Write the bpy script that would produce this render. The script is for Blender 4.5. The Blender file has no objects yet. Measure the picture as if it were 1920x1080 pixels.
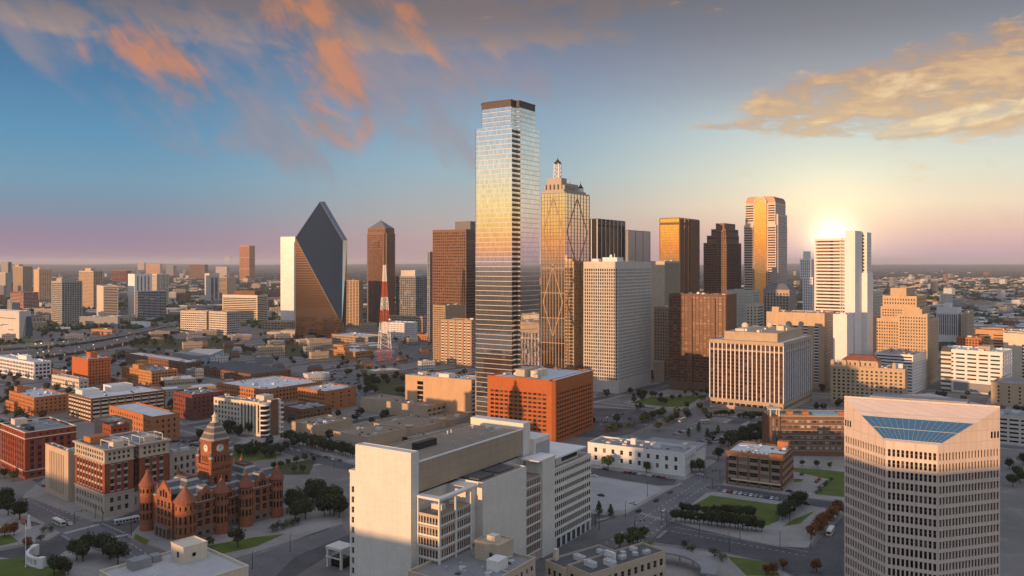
import bpy, bmesh, math, random
from mathutils import Vector, Matrix, noise as mnoise
random.seed(7)
SC = bpy.context.scene
COL = SC.collection
# ------------------------------------------------------------------ camera
H, F, HV = 143.0, 1561.0, 492.0          # eye height (m), focal length and horizon row of the 1920x1080 photograph
cam = bpy.data.objects.new("camera", bpy.data.cameras.new("camera")); COL.objects.link(cam)
cam.location = (0, 0, H); cam.rotation_euler = (math.radians(90), 0, 0)
cam.data.sensor_width = 36; cam.data.lens = 36*F/1920; cam.data.shift_y = -(540-HV)/1920
cam.data.clip_start = 1; cam.data.clip_end = 400000
SC.camera = cam
SC.view_settings.view_transform = 'Standard'; SC.view_settings.look = 'None'
SC.view_settings.exposure = 0.3; SC.view_settings.gamma = 1
# ------------------------------------------------------------------ sun (behind the viewer, to the left, low)
SUN_EL, SUN_AZ = math.radians(2.6), math.radians(180+38)
sl = bpy.data.lights.new("sun", 'SUN'); sun = bpy.data.objects.new("sun", sl); COL.objects.link(sun)
sl.energy = 5.0; sl.angle = math.radians(0.5); sl.color = (1.0, 0.56, 0.27)
sd = Vector((math.sin(SUN_AZ)*math.cos(SUN_EL), math.cos(SUN_AZ)*math.cos(SUN_EL), math.sin(SUN_EL)))
sun.rotation_euler = sd.to_track_quat('Z', 'Y').to_euler()
sun.location = (0, -200, 400)
# ------------------------------------------------------------------ colour helpers
def s2l(c): return c/12.92 if c <= 0.04045 else ((c+0.055)/1.055)**2.4
def rgb(r, g, b): return (s2l(r/255), s2l(g/255), s2l(b/255), 1)
class NT:
    """small helper to write node trees"""
    def __init__(s, tree): s.t = tree; s.n = tree.nodes; s.l = tree.links
    def new(s, ty, **kw):
        n = s.n.new(ty)
        for k, v in kw.items(): setattr(n, k, v)
        return n
    def put(s, sock, v):
        if hasattr(v, 'is_output') or isinstance(v, bpy.types.NodeSocket): s.l.new(v, sock)
        else: sock.default_value = v
    def m(s, op, a, b=0.0, c=0.0, clamp=False):
        n = s.new('ShaderNodeMath', operation=op); n.use_clamp = clamp
        s.put(n.inputs[0], a); s.put(n.inputs[1], b); s.put(n.inputs[2], c)
        return n.outputs[0]
    def mix(s, f, a, b, mode='MIX'):
        n = s.new('ShaderNodeMix', data_type='RGBA', blend_type=mode)
        s.put(n.inputs[0], f); s.put(n.inputs[6], a); s.put(n.inputs[7], b)
        return n.outputs[2]
    def ss(s, x, a, b):
        n = s.new('ShaderNodeMapRange', interpolation_type='SMOOTHSTEP')
        s.put(n.inputs[0], x); n.inputs[1].default_value = a; n.inputs[2].default_value = b
        return n.outputs[0]
    def ramp(s, x, stops):
        n = s.new('ShaderNodeValToRGB'); e = n.color_ramp.elements
        while len(e) < len(stops): e.new(0.5)
        for k, (p, c) in enumerate(stops): e[k].position = p; e[k].color = c
        s.put(n.inputs[0], x); return n.outputs[0]
    def noise(s, vec, scale, detail=4, rough=0.55, dist=0.0):
        n = s.new('ShaderNodeTexNoise'); s.put(n.inputs['Vector'], vec)
        n.inputs['Scale'].default_value = scale; n.inputs['Detail'].default_value = detail
        n.inputs['Roughness'].default_value = rough; n.inputs['Distortion'].default_value = dist
        return n.outputs[0]
    def xyz(s, v):
        n = s.new('ShaderNodeSeparateXYZ'); s.put(n.inputs[0], v); return n.outputs
    def vec(s, x, y, z):
        n = s.new('ShaderNodeCombineXYZ'); s.put(n.inputs[0], x); s.put(n.inputs[1], y); s.put(n.inputs[2], z)
        return n.outputs[0]
# ------------------------------------------------------------------ sky
def build_sky():
    w = bpy.data.worlds.new("World"); SC.world = w; w.use_nodes = True
    T = NT(w.node_tree); T.n.clear()
    out = T.new('ShaderNodeOutputWorld'); bg = T.new('ShaderNodeBackground'); T.l.new(bg.outputs[0], out.inputs[0])
    tc = T.new('ShaderNodeTexCoord'); x, y, z = T.xyz(tc.outputs['Generated'])[0:3]
    az = T.m('ARCTAN2', x, y); el = T.m('ARCSINE', z)
    ef = T.m('DIVIDE', T.m('MAXIMUM', el, 0.0), 1.2)
    def R(st): return T.ramp(ef, [(e/1.2, rgb(*c)) for e, c in st+[(.85, (186,192,210))]])
    left = R([(0,(138,114,138)),(.03,(136,122,146)),(.055,(116,134,155)),(.09,(104,144,168)),(.14,(84,136,170)),(.20,(70,116,154)),(.25,(68,104,138)),(.3,(72,90,114)),(.5,(66,76,100))])
    mid = R([(0,(176,142,146)),(.03,(178,156,154)),(.06,(166,164,162)),(.11,(144,168,180)),(.17,(128,154,176)),(.23,(116,128,152)),(.3,(94,99,114)),(.5,(66,74,96))])
    right = R([(0,(170,142,166)),(.018,(196,158,166)),(.04,(214,180,166)),(.065,(222,204,180)),(.1,(204,206,192)),(.15,(178,192,194)),(.2,(146,152,162)),(.26,(118,120,130)),(.31,(100,103,111)),(.5,(66,74,96))])
    west = R([(0,(236,132,70)),(.02,(255,168,88)),(.045,(255,206,120)),(.075,(250,226,160)),(.11,(222,222,205)),(.15,(176,196,208)),(.22,(140,170,196)),(.32,(140,164,190)),(.5,(158,172,196))])
    fwd = T.mix(T.ss(az, -0.46, 0.0), left, mid)
    fwd = T.mix(T.ss(az, -0.02, 0.36), fwd, right)
    # ---- clouds: banks of soft streaks around chosen directions
    def ell(u, v, a, b, rot):
        dx, dz = u-960.0, HV-v
        A = math.atan2(dx, F); E = math.atan2(dz, math.hypot(F, dx)); k = math.cos(A)
        ca, sa = math.cos(math.radians(rot)), math.sin(math.radians(rot))
        px = T.m('SUBTRACT', az, A); pe = T.m('SUBTRACT', el, E)
        p = T.m('ADD', T.m('MULTIPLY', px, ca*F/a/k), T.m('MULTIPLY', pe, sa*F/a/k))
        q = T.m('ADD', T.m('MULTIPLY', px, -sa*F/b/k), T.m('MULTIPLY', pe, ca*F/b/k))
        r = T.m('ADD', T.m('MULTIPLY', p, p), T.m('MULTIPLY', q, q))
        return T.m('POWER', 2.71828, T.m('MULTIPLY', r, -1.0))
    def total(L):
        s = None
        for e in L:
            v = ell(*e[:5]); v = T.m('MULTIPLY', v, e[5]) if len(e) > 5 else v
            s = v if s is None else T.m('ADD', s, v)
        return s
    # streaky noise for the left banks (drawn out down to the right), flat noise for the right ones; both warped
    def warp(v, sc, amt):
        n = T.new('ShaderNodeTexNoise'); T.l.new(v, n.inputs['Vector']); n.inputs['Scale'].default_value = sc; n.inputs['Detail'].default_value = 3
        q = T.new('ShaderNodeVectorMath', operation='MULTIPLY_ADD'); T.l.new(n.outputs['Color'], q.inputs[0]); q.inputs[1].default_value = (amt,)*3; T.l.new(v, q.inputs[2]); return q.outputs[0]
    c1, s1 = math.cos(math.radians(40)), math.sin(math.radians(40))
    pa = T.m('SUBTRACT', T.m('MULTIPLY', az, c1), T.m('MULTIPLY', el, s1)); pb = T.m('ADD', T.m('MULTIPLY', az, s1), T.m('MULTIPLY', el, c1))
    cv = warp(T.vec(pa, T.m('MULTIPLY', pb, 1.9), 0.3), 7.0, .10)
    n1 = T.noise(cv, 8.0, 8, 0.5, 0.25); n2 = T.noise(cv, 26.0, 7, 0.55, 0.2)
    cv2 = warp(T.vec(az, T.m('MULTIPLY', el, 2.6), 1.7), 9.0, .07)
    n3 = T.noise(cv2, 12.0, 8, 0.5, 0.25); n4 = T.noise(cv2, 40.0, 7, 0.56, 0.2)
    def dens(L, n, lo, hi, k=0.2):
        s = T.m('MINIMUM', total(L), 1.0)
        return T.ss(T.m('ADD', T.m('MULTIPLY', T.m('SUBTRACT', n, .5), 4.8), T.m('SUBTRACT', T.m('MULTIPLY', s, 1.3+k), .85)), lo, hi)
    nn = T.m('ADD', T.m('MULTIPLY', n1, 0.78), T.m('MULTIPLY', n2, 0.22))
    mauve = dens([(110,110,120,46,-30),(215,175,190,56,-32),(330,222,140,60,-24),(450,110,130,80,-20),(560,285,140,46,-20,.8),(830,260,120,50,-30,.85),(760,110,230,80,-8,.85),(690,180,170,90,-30,.75),(160,310,110,30,-12,.6),(230,90,110,40,-20,.6),(480,210,90,36,-40,.4),(940,140,120,60,-20,.4),(40,350,90,26,-5,.4)], nn, -.2, 1.0, .1)
    orange = dens([(270,95,110,48,-26),(345,160,110,46,-46),(585,130,170,66,-62,1.1),(640,195,100,50,-55),(560,25,120,56,-50,.9),(770,40,120,40,-35,.8),(190,120,110,36,-34,.8),(800,120,80,50,-60,.45),(1210,60,70,26,0,.4)], nn, -.1, 1.1, .3)
    n5 = T.m('ADD', T.m('MULTIPLY', n3, 0.7), T.m('MULTIPLY', n2, 0.3))
    band = dens([(60,25,260,50,0,1.1),(430,45,420,40,-3),(840,55,300,40,-1,.9),(420,0,560,34,0,1.1),(1040,4,260,34,0,.8),(720,20,260,50,0,.9),(980,52,110,24,0,.6)], n5, -.25, .9, .12)
    ng = T.m('ADD', T.m('MULTIPLY', n3, 0.6), T.m('MULTIPLY', n4, 0.4))
    gold = dens([(1500,190,105,40,6),(1640,192,200,52,-3,1.1),(1660,125,120,38,14,.7),(1790,108,100,46,8,.8),(1590,232,190,22,-1,.85),(1345,238,70,8,-1,.7),(1740,205,200,40,6),(1880,188,110,36,8,1.0),(1905,60,50,26,-35,.8),(1790,100,70,30,10,.7),(1875,130,70,24,4,.75),(1690,285,90,54,-70,.45),(1890,250,100,24,6,.55)], ng, -.15, .9, .34)
    lit = dens([(1700,240,180,18,7,1.1),(1850,212,130,18,8,1.1),(1620,150,130,26,4,.7),(1760,170,120,24,4,.7),(1520,232,120,14,-2,.7)], ng, .0, 1.2)
    c = T.mix(T.m('MULTIPLY', mauve, 0.58), fwd, T.mix(n2, rgb(124, 118, 132), rgb(160, 138, 136)))
    c = T.mix(T.m('MULTIPLY', band, 0.6), c, T.mix(T.ss(el, .215, .29), T.mix(n2, rgb(168, 142, 126), rgb(200, 158, 126)), rgb(124, 106, 100)))
    c = T.mix(T.m('MULTIPLY', orange, 0.72), c, T.mix(T.ss(n2, .35, .65), rgb(150, 116, 102), rgb(196, 124, 80)))
    c = T.mix(T.m('MULTIPLY', gold, 0.74), c, T.mix(T.ss(ng, .38, .66), rgb(172, 130, 96), rgb(220, 176, 118)))
    c = T.mix(T.m('MULTIPLY', lit, 0.62), c, rgb(234, 216, 178))
    # ---- bright low sun patch above the right-hand towers
    g = ell(1562, 446, 36, 34, 0); h = ell(1562, 432, 110, 100, 0); h2 = ell(1580, 400, 360, 220, 0)
    c = T.mix(1.0, c, T.mix(h2, (0,0,0,1), (.10,.075,.02,1)), 'ADD')
    c = T.mix(1.0, c, T.mix(h, (0,0,0,1), (.28,.22,.10,1)), 'ADD')
    c = T.mix(1.0, c, T.mix(g, (0,0,0,1), (1.2,1.05,.7,1)), 'ADD')
    c = T.mix(T.ss(y, 0.25, -0.25), c, west)
    nish = T.new('ShaderNodeTexSky', sky_type='NISHITA'); nish.sun_disc = False
    nish.sun_elevation = SUN_EL; nish.sun_rotation = SUN_AZ; nish.altitude = 150; nish.dust_density = 2.0
    nk = T.mix(1.0, nish.outputs[0], (.10, .10, .10, 1), 'MULTIPLY')
    c = T.mix(0.06, c, nk)
    T.l.new(c, bg.inputs[0]); bg.inputs[1].default_value = 1.0
    w.cycles.sampling_method = 'MANUAL'; w.cycles.sample_map_resolution = 512
build_sky()
# ------------------------------------------------------------------ photo pixel -> place in the world (metres)
def P(u, v, z=0.0):
    Y = (H-z)*F/(v-HV); return Vector(((u-960)/F*Y, Y, z))
def at(u, Y, z=0.0): return Vector(((u-960)/F*Y, Y, z))
def zat(v, Y): return H-(v-HV)*Y/F
# ------------------------------------------------------------------ materials
MATS = {}
def mat(name, fn):
    if name in MATS: return MATS[name]
    m = bpy.data.materials.new(name); m.use_nodes = True
    T = NT(m.node_tree); b = T.n['Principled BSDF']; fn(T, b); MATS[name] = m; return m
def lin(c): return tuple(c[:3])+(1,)
def wall(name, col, rough=0.85, var=0.16, kind='plain', col2=None, bs=(0.5, 0.16)):
    """masonry, concrete or panel wall: blotches, rain streaks, courses"""
    def fn(T, b):
        tc = T.new('ShaderNodeTexCoord'); o = tc.outputs['Object']; x, y, z = T.xyz(o)[0:3]
        n1 = T.noise(o, 0.11, 5, 0.6); n2 = T.noise(o, 1.3, 4, 0.6)
        st = T.noise(T.vec(T.m('MULTIPLY', x, 1.1), T.m('MULTIPLY', y, 1.1), T.m('MULTIPLY', z, 0.06)), 1.0, 4, 0.6)
        k = T.m('ADD', T.m('MULTIPLY', T.m('SUBTRACT', n1, .5), var*2.2), T.m('MULTIPLY', T.m('SUBTRACT', n2, .5), var*1.4))
        k = T.m('ADD', k, T.m('MULTIPLY', T.m('SUBTRACT', st, .5), var*2.0))
        base = lin(col)
        if kind in ('brick', 'panel'):
            t = T.new('ShaderNodeTexBrick'); T.l.new(T.vec(T.m('ADD', x, y), z, 0.0), t.inputs[0])
            w, h = bs; t.inputs['Scale'].default_value = 1.0
            t.inputs['Brick Width'].default_value = w; t.inputs['Row Height'].default_value = h
            t.inputs['Mortar Size'].default_value = 0.035*h if kind == 'panel' else 0.05*h
            c2 = col2 or tuple(v*(.93 if kind == 'panel' else .78) for v in col[:3])
            t.inputs['Color1'].default_value = base; t.inputs['Color2'].default_value = lin(c2)
            t.inputs['Mortar'].default_value = lin([v*(0.8 if kind == 'panel' else 0.85) for v in col[:3]])
            t.offset = 0.0 if kind == 'panel' else 0.5
            base = t.outputs[0]
        f = T.m('ADD', 1.0, k)
        hsv = T.new('ShaderNodeHueSaturation'); T.put(hsv.inputs['Color'], base); T.put(hsv.inputs['Value'], f)
        T.l.new(hsv.outputs[0], b.inputs['Base Color'])
        b.inputs['Roughness'].default_value = rough; b.inputs['Specular IOR Level'].default_value = 0.3
        bp = T.new('ShaderNodeBump'); bp.inputs['Strength'].default_value = 0.35; bp.inputs['Distance'].default_value = 0.05
        T.l.new(n2, bp.inputs['Height']); T.l.new(bp.outputs[0], b.inputs['Normal'])
    return mat(name, fn)
def paint(name, col, rough=0.5, metal=0.0, var=0.06, scale=1.0):
    def fn(T, b):
        tc = T.new('ShaderNodeTexCoord'); n = T.noise(tc.outputs['Object'], scale, 4)
        hsv = T.new('ShaderNodeHueSaturation'); hsv.inputs['Color'].default_value = lin(col)
        T.l.new(T.m('ADD', 1.0, T.m('MULTIPLY', T.m('SUBTRACT', n, .5), var*4)), hsv.inputs['Value'])
        T.l.new(hsv.outputs[0], b.inputs['Base Color'])
        b.inputs['Roughness'].default_value = rough; b.inputs['Metallic'].default_value = metal
    return mat(name, fn)
def pane(name, col=(.018, .022, .028), blind=(.30, .26, .21), frac=0.22, rough=0.07, ior=1.65, metal=0.0):
    """window glass; some panes have blinds drawn behind them"""
    def fn(T, b):
        oi = T.new('ShaderNodeObjectInfo'); ge = T.new('ShaderNodeNewGeometry')
        r = T.m('FRACT', T.m('ADD', oi.outputs['Random'], ge.outputs['Random Per Island']))
        r2 = T.m('FRACT', T.m('MULTIPLY', r, 17.3))
        f = T.m('GREATER_THAN', r, 1-frac)
        c = T.mix(f, T.mix(r2, lin([v*.5 for v in col]), lin([v*1.6 for v in col])), T.mix(r2, lin([v*.35 for v in blind]), lin(blind)))
        T.l.new(c, b.inputs['Base Color']); b.inputs['Roughness'].default_value = rough
        b.inputs['IOR'].default_value = ior; b.inputs['Metallic'].default_value = metal
        bp = T.new('ShaderNodeBump'); bp.inputs['Strength'].default_value = 0.06
        tc = T.new('ShaderNodeTexCoord'); T.l.new(T.noise(tc.outputs['Object'], 0.7, 2), bp.inputs['Height'])
        T.l.new(bp.outputs[0], b.inputs['Normal'])
    return mat(name, fn)
def curtain(name, tint, pw=1.6, ph=4.0, rough=0.04, metal=1.0, line=(.05, .05, .05), lw=0.07, lh=0.06, wob=0.12, var=0.16, span=None, spf=0.0):
    """mirror curtain wall: panels with joints, each panel tilted a little; optional spandrel band"""
    def fn(T, b):
        tc = T.new('ShaderNodeTexCoord'); o = tc.outputs['Object']; x, y, z = T.xyz(o)[0:3]
        h = T.m('DIVIDE', T.m('ADD', x, y), pw); v = T.m('DIVIDE', z, ph)
        hf = T.m('FRACT', h); vf = T.m('FRACT', v)
        wn = T.new('ShaderNodeTexWhiteNoise'); T.l.new(T.vec(T.m('FLOOR', h), T.m('FLOOR', v), 0.0), wn.inputs[0])
        r = wn.outputs['Value']
        n = T.noise(o, 0.05, 3)
        k = T.m('ADD', 1.0, T.m('ADD', T.m('MULTIPLY', T.m('SUBTRACT', r, .5), var), T.m('MULTIPLY', T.m('SUBTRACT', n, .5), var*1.5)))
        hsv = T.new('ShaderNodeHueSaturation'); hsv.inputs['Color'].default_value = lin(tint); T.l.new(k, hsv.inputs['Value'])
        c = hsv.outputs[0]
        if span: c = T.mix(T.m('LESS_THAN', vf, spf), c, lin(span))
        ln = T.m('MAXIMUM', T.m('LESS_THAN', hf, lw), T.m('LESS_THAN', vf, lh))
        c = T.mix(ln, c, lin(line))
        T.l.new(c, b.inputs['Base Color'])
        b.inputs['Metallic'].default_value = metal
        T.l.new(T.m('ADD', rough, T.m('MULTIPLY', ln, 0.06)), b.inputs['Roughness'])
        bp = T.new('ShaderNodeBump'); bp.inputs['Strength'].default_value = wob; bp.inputs['Distance'].default_value = 0.25
        hh = T.m('ADD', T.m('MULTIPLY', T.m('SUBTRACT', r, .5), T.m('ADD', hf, vf)), T.noise(o, 0.25, 2))
        T.l.new(hh, bp.inputs['Height']); T.l.new(bp.outputs[0], b.inputs['Normal'])
    return mat(name, fn)
def ground_mat(name, cols, scales, rough=0.95):
    def fn(T, b):
        g = T.new('ShaderNodeNewGeometry'); p = g.outputs['Position']
        n = [T.noise(p, s, 5, 0.6) for s in scales]
        c = T.mix(T.ss(n[0], .35, .65), lin(cols[0]), lin(cols[1]))
        c = T.mix(T.m('MULTIPLY', T.ss(n[1], .5, .72), .7), c, lin(cols[2]))
        T.l.new(c, b.inputs['Base Color']); b.inputs['Roughness'].default_value = rough
        b.inputs['Specular IOR Level'].default_value = 0.2
    return mat(name, fn)
def leaf(name, c1, c2, c3=None):
    def fn(T, b):
        ge = T.new('ShaderNodeNewGeometry'); oi = T.new('ShaderNodeObjectInfo')
        r = ge.outputs['Random Per Island']
        c = T.mix(r, lin(c1), lin(c2))
        if c3: c = T.mix(T.m('GREATER_THAN', r, .8), c, lin(c3))
        hsv = T.new('ShaderNodeHueSaturation'); T.put(hsv.inputs['Color'], c)
        T.l.new(T.m('ADD', .65, T.m('MULTIPLY', oi.outputs['Random'], .7)), hsv.inputs['Value'])
        T.l.new(T.m('ADD', .48, T.m('MULTIPLY', oi.outputs['Random'], .03)), hsv.inputs['Hue'])
        T.l.new(hsv.outputs[0], b.inputs['Base Color']); b.inputs['Roughness'].default_value = .7
        b.inputs['Specular IOR Level'].default_value = .2
    return mat(name, fn)
# ------------------------------------------------------------------ mesh builder
class MB:
    def __init__(s): s.v = []; s.f = []; s.m = []
    def face(s, pts, mi=0):
        i = len(s.v); s.v.extend(tuple(p) for p in pts); s.f.append(tuple(range(i, i+len(pts)))); s.m.append(mi)
    def box(s, x0, y0, z0, x1, y1, z1, mi=0, mt=None):
        p = [(x0,y0),(x1,y0),(x1,y1),(x0,y1)]; s.prism(p, z0, z1, mi, mt)
    def prism(s, poly, z0, z1, mi=0, mt=None, bottom=True):
        i = len(s.v); n = len(poly)
        s.v.extend((x, y, z0) for x, y in poly); s.v.extend((x, y, z1) for x, y in poly)
        for k in range(n):
            a, c = i+k, i+(k+1) % n
            s.f.append((a, c, c+n, a+n)); s.m.append(mi)
        s.f.append(tuple(range(i+n, i+2*n))); s.m.append(mi if mt is None else mt)
        if bottom: s.f.append(tuple(range(i+n-1, i-1, -1))); s.m.append(mi)
    def loft(s, rings, mi=0, cap=True, closed=True):
        i = len(s.v); n = len(rings[0])
        for r in rings: s.v.extend(tuple(p) for p in r)
        for j in range(len(rings)-1):
            for k in range(n if closed else n-1):
                a = i+j*n+k; c = i+j*n+(k+1) % n
                s.f.append((a, c, c+n, a+n)); s.m.append(mi)
        if cap:
            s.f.append(tuple(range(i+n-1, i-1, -1))); s.m.append(mi)
            e = i+(len(rings)-1)*n; s.f.append(tuple(range(e, e+n))); s.m.append(mi)
    def lathe(s, cx, cy, prof, n=12, mi=0, cap=True, ph=0.0):
        s.loft([[(cx+r*math.cos(2*math.pi*k/n+ph), cy+r*math.sin(2*math.pi*k/n+ph), z) for k in range(n)] for r, z in prof], mi, cap)
    def bar(s, p, q, r, n=4, mi=0, r2=None):
        p, q = Vector(p), Vector(q); d = (q-p).normalized()
        a = d.cross(Vector((0,0,1)) if abs(d.z) < .95 else Vector((1,0,0))).normalized(); c = d.cross(a)
        rr = r if r2 is None else r2
        ring = lambda o, R: [o+(a*math.cos(2*math.pi*(k+.5)/n)+c*math.sin(2*math.pi*(k+.5)/n))*R for k in range(n)]
        s.loft([ring(p, r), ring(q, rr)], mi)
    def frame(s, x0, y0, x1, y1, z0, z1, w, mi=0):
        """hollow rectangular ring (parapet, coping)"""
        s.box(x0, y0, z0, x1, y0+w, z1, mi); s.box(x0, y1-w, z0, x1, y1, z1, mi)
        s.box(x0, y0+w, z0, x0+w, y1-w, z1, mi); s.box(x1-w, y0+w, z0, x1, y1-w, z1, mi)
    def build(s, name, mats, parent=None, loc=None, rz=0.0, smooth=False):
        me = bpy.data.meshes.new(name); me.from_pydata(s.v, [], s.f); 
        mats = mats if isinstance(mats, (list, tuple)) else [mats]
        for m in mats: me.materials.append(m)
        if len(mats) > 1: me.polygons.foreach_set('material_index', s.m)
        if smooth: me.polygons.foreach_set('use_smooth', [True]*len(s.f))
        me.update()
        return link(name, me, parent, loc, rz)
def link(name, me, parent=None, loc=None, rz=0.0):
    o = bpy.data.objects.new(name, me); COL.objects.link(o)
    if parent: o.parent = parent
    if loc is not None: o.location = loc
    if rz: o.rotation_euler = (0, 0, rz)
    return o
def tag(o, label=None, cat=None, group=None, kind=None):
    if label: o['label'] = label
    if cat: o['category'] = cat
    if group: o['group'] = group
    if kind: o['kind'] = kind
    return o
def thing(name, label, cat, loc=(0,0,0), rz=0.0, group=None):
    o = link(name, None, None, loc, rz); o.empty_display_size = 1
    return tag(o, label, cat, group)
KIDS = {}
def dup(root, loc, rz, label, group=None, sc=1.0, swap=None):
    """a copy of a thing with copies of its parts and sub-parts"""
    if root.name not in KIDS: KIDS[root.name] = [(c, list(c.children)) for c in root.children]
    r = root.copy(); COL.objects.link(r); r.location = loc; r.rotation_euler = (0, 0, rz); r.scale = (sc, sc, sc)
    r['label'] = label
    if group: r['group'] = group
    for ch, gs in KIDS[root.name]:
        c = ch.copy(); COL.objects.link(c); c.parent = r
        if swap and ch.material_slots and ch.material_slots[0].link == 'OBJECT': c.material_slots[0].material = swap
        for g in gs:
            d = g.copy(); COL.objects.link(d); d.parent = c
    return r
# ------------------------------------------------------------------ palette
BR_RED = wall('red_brick', (.27,.07,.035), kind='brick', bs=(1.0,.33)); BR_ORG = wall('orange_brick', (.46,.18,.07), kind='brick', bs=(1.0,.33))
BR_DRK = wall('dark_brick', (.20,.062,.04), kind='brick', bs=(1.0,.33)); BR_BRN = wall('brown_brick', (.20,.105,.06), kind='brick', bs=(1.0,.33))
BR_TAN = wall('tan_brick', (.40,.29,.19), kind='brick', bs=(1.0,.33)); TAN = wall('tan_stone', (.44,.34,.24), kind='panel', bs=(3.0,1.9))
BEIGE = wall('beige_stone', (.50,.41,.31), kind='panel', bs=(2.4,1.3)); CREAM = wall('cream_stucco', (.60,.52,.41)); PALE = wall('pale_concrete', (.55,.51,.46), kind='panel', bs=(4.0,3.8))
WHITE = wall('white_stone', (.70,.68,.65), kind='panel', bs=(2.2,1.1), var=.10); WHT = wall('white_paint', (.72,.70,.68), var=.10); CONC = wall('concrete', (.36,.34,.31)); GREY = wall('grey_concrete', (.25,.25,.25))
BROWN = wall('brown_panel', (.17,.095,.06), kind='panel', bs=(3,1.9)); DARK = wall('dark_panel', (.05,.05,.055), rough=.5); GRANITE = wall('brown_granite', (.19,.105,.068), rough=.45, kind='panel', bs=(1.5,1.9))
BLUSH = wall('pink_stone', (.62,.51,.44), kind='panel', bs=(3.2,4.0), var=.08)
RF_WHT = wall('white_roof_membrane', (.62,.62,.62), var=.22); RF_GRY = wall('grey_roof_gravel', (.24,.24,.245), var=.28); RF_TAN = wall('tan_roof_gravel', (.25,.20,.15), var=.3); RF_DRK = wall('dark_roof_felt', (.09,.09,.095), var=.3)
STEEL = paint('galvanised_steel', (.45,.46,.47), .45, .3); UNITW = paint('rooftop_unit_paint', (.58,.58,.56), .6); DKMET = paint('dark_metal', (.03,.03,.032), .5, .3)
GL = pane('window_glass', (.012,.014,.018), (.20,.17,.14), .16, .1, 1.45); GLB = pane('bronze_window_glass', (.022,.012,.007), (.16,.09,.05), .15, .1, 1.5); GLD = pane('dark_window_glass', (.009,.010,.012), (.10,.085,.07), .1, .1, 1.4)
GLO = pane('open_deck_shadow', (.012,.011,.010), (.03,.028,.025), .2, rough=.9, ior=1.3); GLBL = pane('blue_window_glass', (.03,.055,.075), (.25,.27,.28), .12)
FRM = paint('window_frame', (.22,.21,.2), .5)
def st(bw=3.6, sh=3.8, fw=.5, fh=.52, rec=.3, bot=1.2, top=1.6, side=.8, sr=0.0): return (bw, sh, fw, fh, rec, bot, top, side, sr)
def facade(wm, panes, O, U, N, W, z0, z1, s):
    """one wall with real openings: piers, spandrels, reveals; the panes sit back in the openings"""
    def p(t, z, d=0.0): return (O[0]+U[0]*t-N[0]*d, O[1]+U[1]*t-N[1]*d, z)
    if s is None or W < 1.5 or z1-z0 < 2.2:
        wm.face([p(0,z0), p(W,z0), p(W,z1), p(0,z1)], 0); return
    bw, sh, fw, fh, rec, bot, top, side, sr = s
    side = min(side, W*.3); iw = W-2*side; ih = z1-z0-bot-top
    if ih < 1.0 or iw < .6: wm.face([p(0,z0), p(W,z0), p(W,z1), p(0,z1)], 0); return
    nx = max(1, round(iw/bw)); nz = max(1, round(ih/sh)); cw = iw/nx; ch = ih/nz; ww = cw*fw; wh = ch*fh
    za, zb = z0+bot, z1-top
    wm.face([p(0,z0), p(W,z0), p(W,za), p(0,za)], 0); wm.face([p(0,zb), p(W,zb), p(W,z1), p(0,z1)], 0)
    xs = [(side+cw*(i+.5)-ww/2, side+cw*(i+.5)+ww/2) for i in range(nx)]
    zs = [(za+ch*(j+.5)-wh/2, za+ch*(j+.5)+wh/2) for j in range(nz)]
    e = [0]+[q for x in xs for q in x]+[W]
    for k in range(0, len(e), 2):
        wm.face([p(e[k],za), p(e[k+1],za), p(e[k+1],zb), p(e[k],zb)], 0)
    g = [za]+[q for z in zs for q in z]+[zb]
    phi = math.atan2(N[0], -N[1])
    for x0, x1 in xs:
        for X in (x0, x1): wm.face([p(X,za), p(X,za,rec), p(X,zb,rec), p(X,zb)], 0)
        for k in range(0, len(g), 2):
            if g[k+1]-g[k] > 1e-3: wm.face([p(x0,g[k],sr), p(x1,g[k],sr), p(x1,g[k+1],sr), p(x0,g[k+1],sr)], 1)
        for w0, w1 in zs:
            wm.face([p(x0,w0,sr), p(x1,w0,sr), p(x1,w0,rec), p(x0,w0,rec)], 1)
            wm.face([p(x0,w1,sr), p(x1,w1,sr), p(x1,w1,rec), p(x0,w1,rec)], 1)
            c = p((x0+x1)/2, (w0+w1)/2, rec-.02)
            panes.append((c[0], c[1], c[2], x1-x0, w1-w0, phi, N))
PMESH = {}
def pane_mesh(g):
    if g.name not in PMESH:
        m = MB(); m.face([(-.5,0,-.5),(.5,0,-.5),(.5,0,.5),(-.5,0,.5)], 0)
        for q in [(-.5,-.5,-.44,.5),(.44,-.5,.5,.5),(-.44,-.5,.44,-.46),(-.44,.46,.44,.5),(-.44,-.02,.44,.02)]:
            m.face([(q[0],-.05,q[1]),(q[2],-.05,q[1]),(q[2],-.05,q[3]),(q[0],-.05,q[3])], 1)
        me = bpy.data.meshes.new('window_pane'); me.from_pydata(m.v, [], m.f); me.materials.append(g); me.materials.append(FRM)
        me.polygons.foreach_set('material_index', m.m); PMESH[g.name] = me
    return PMESH[g.name]
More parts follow.
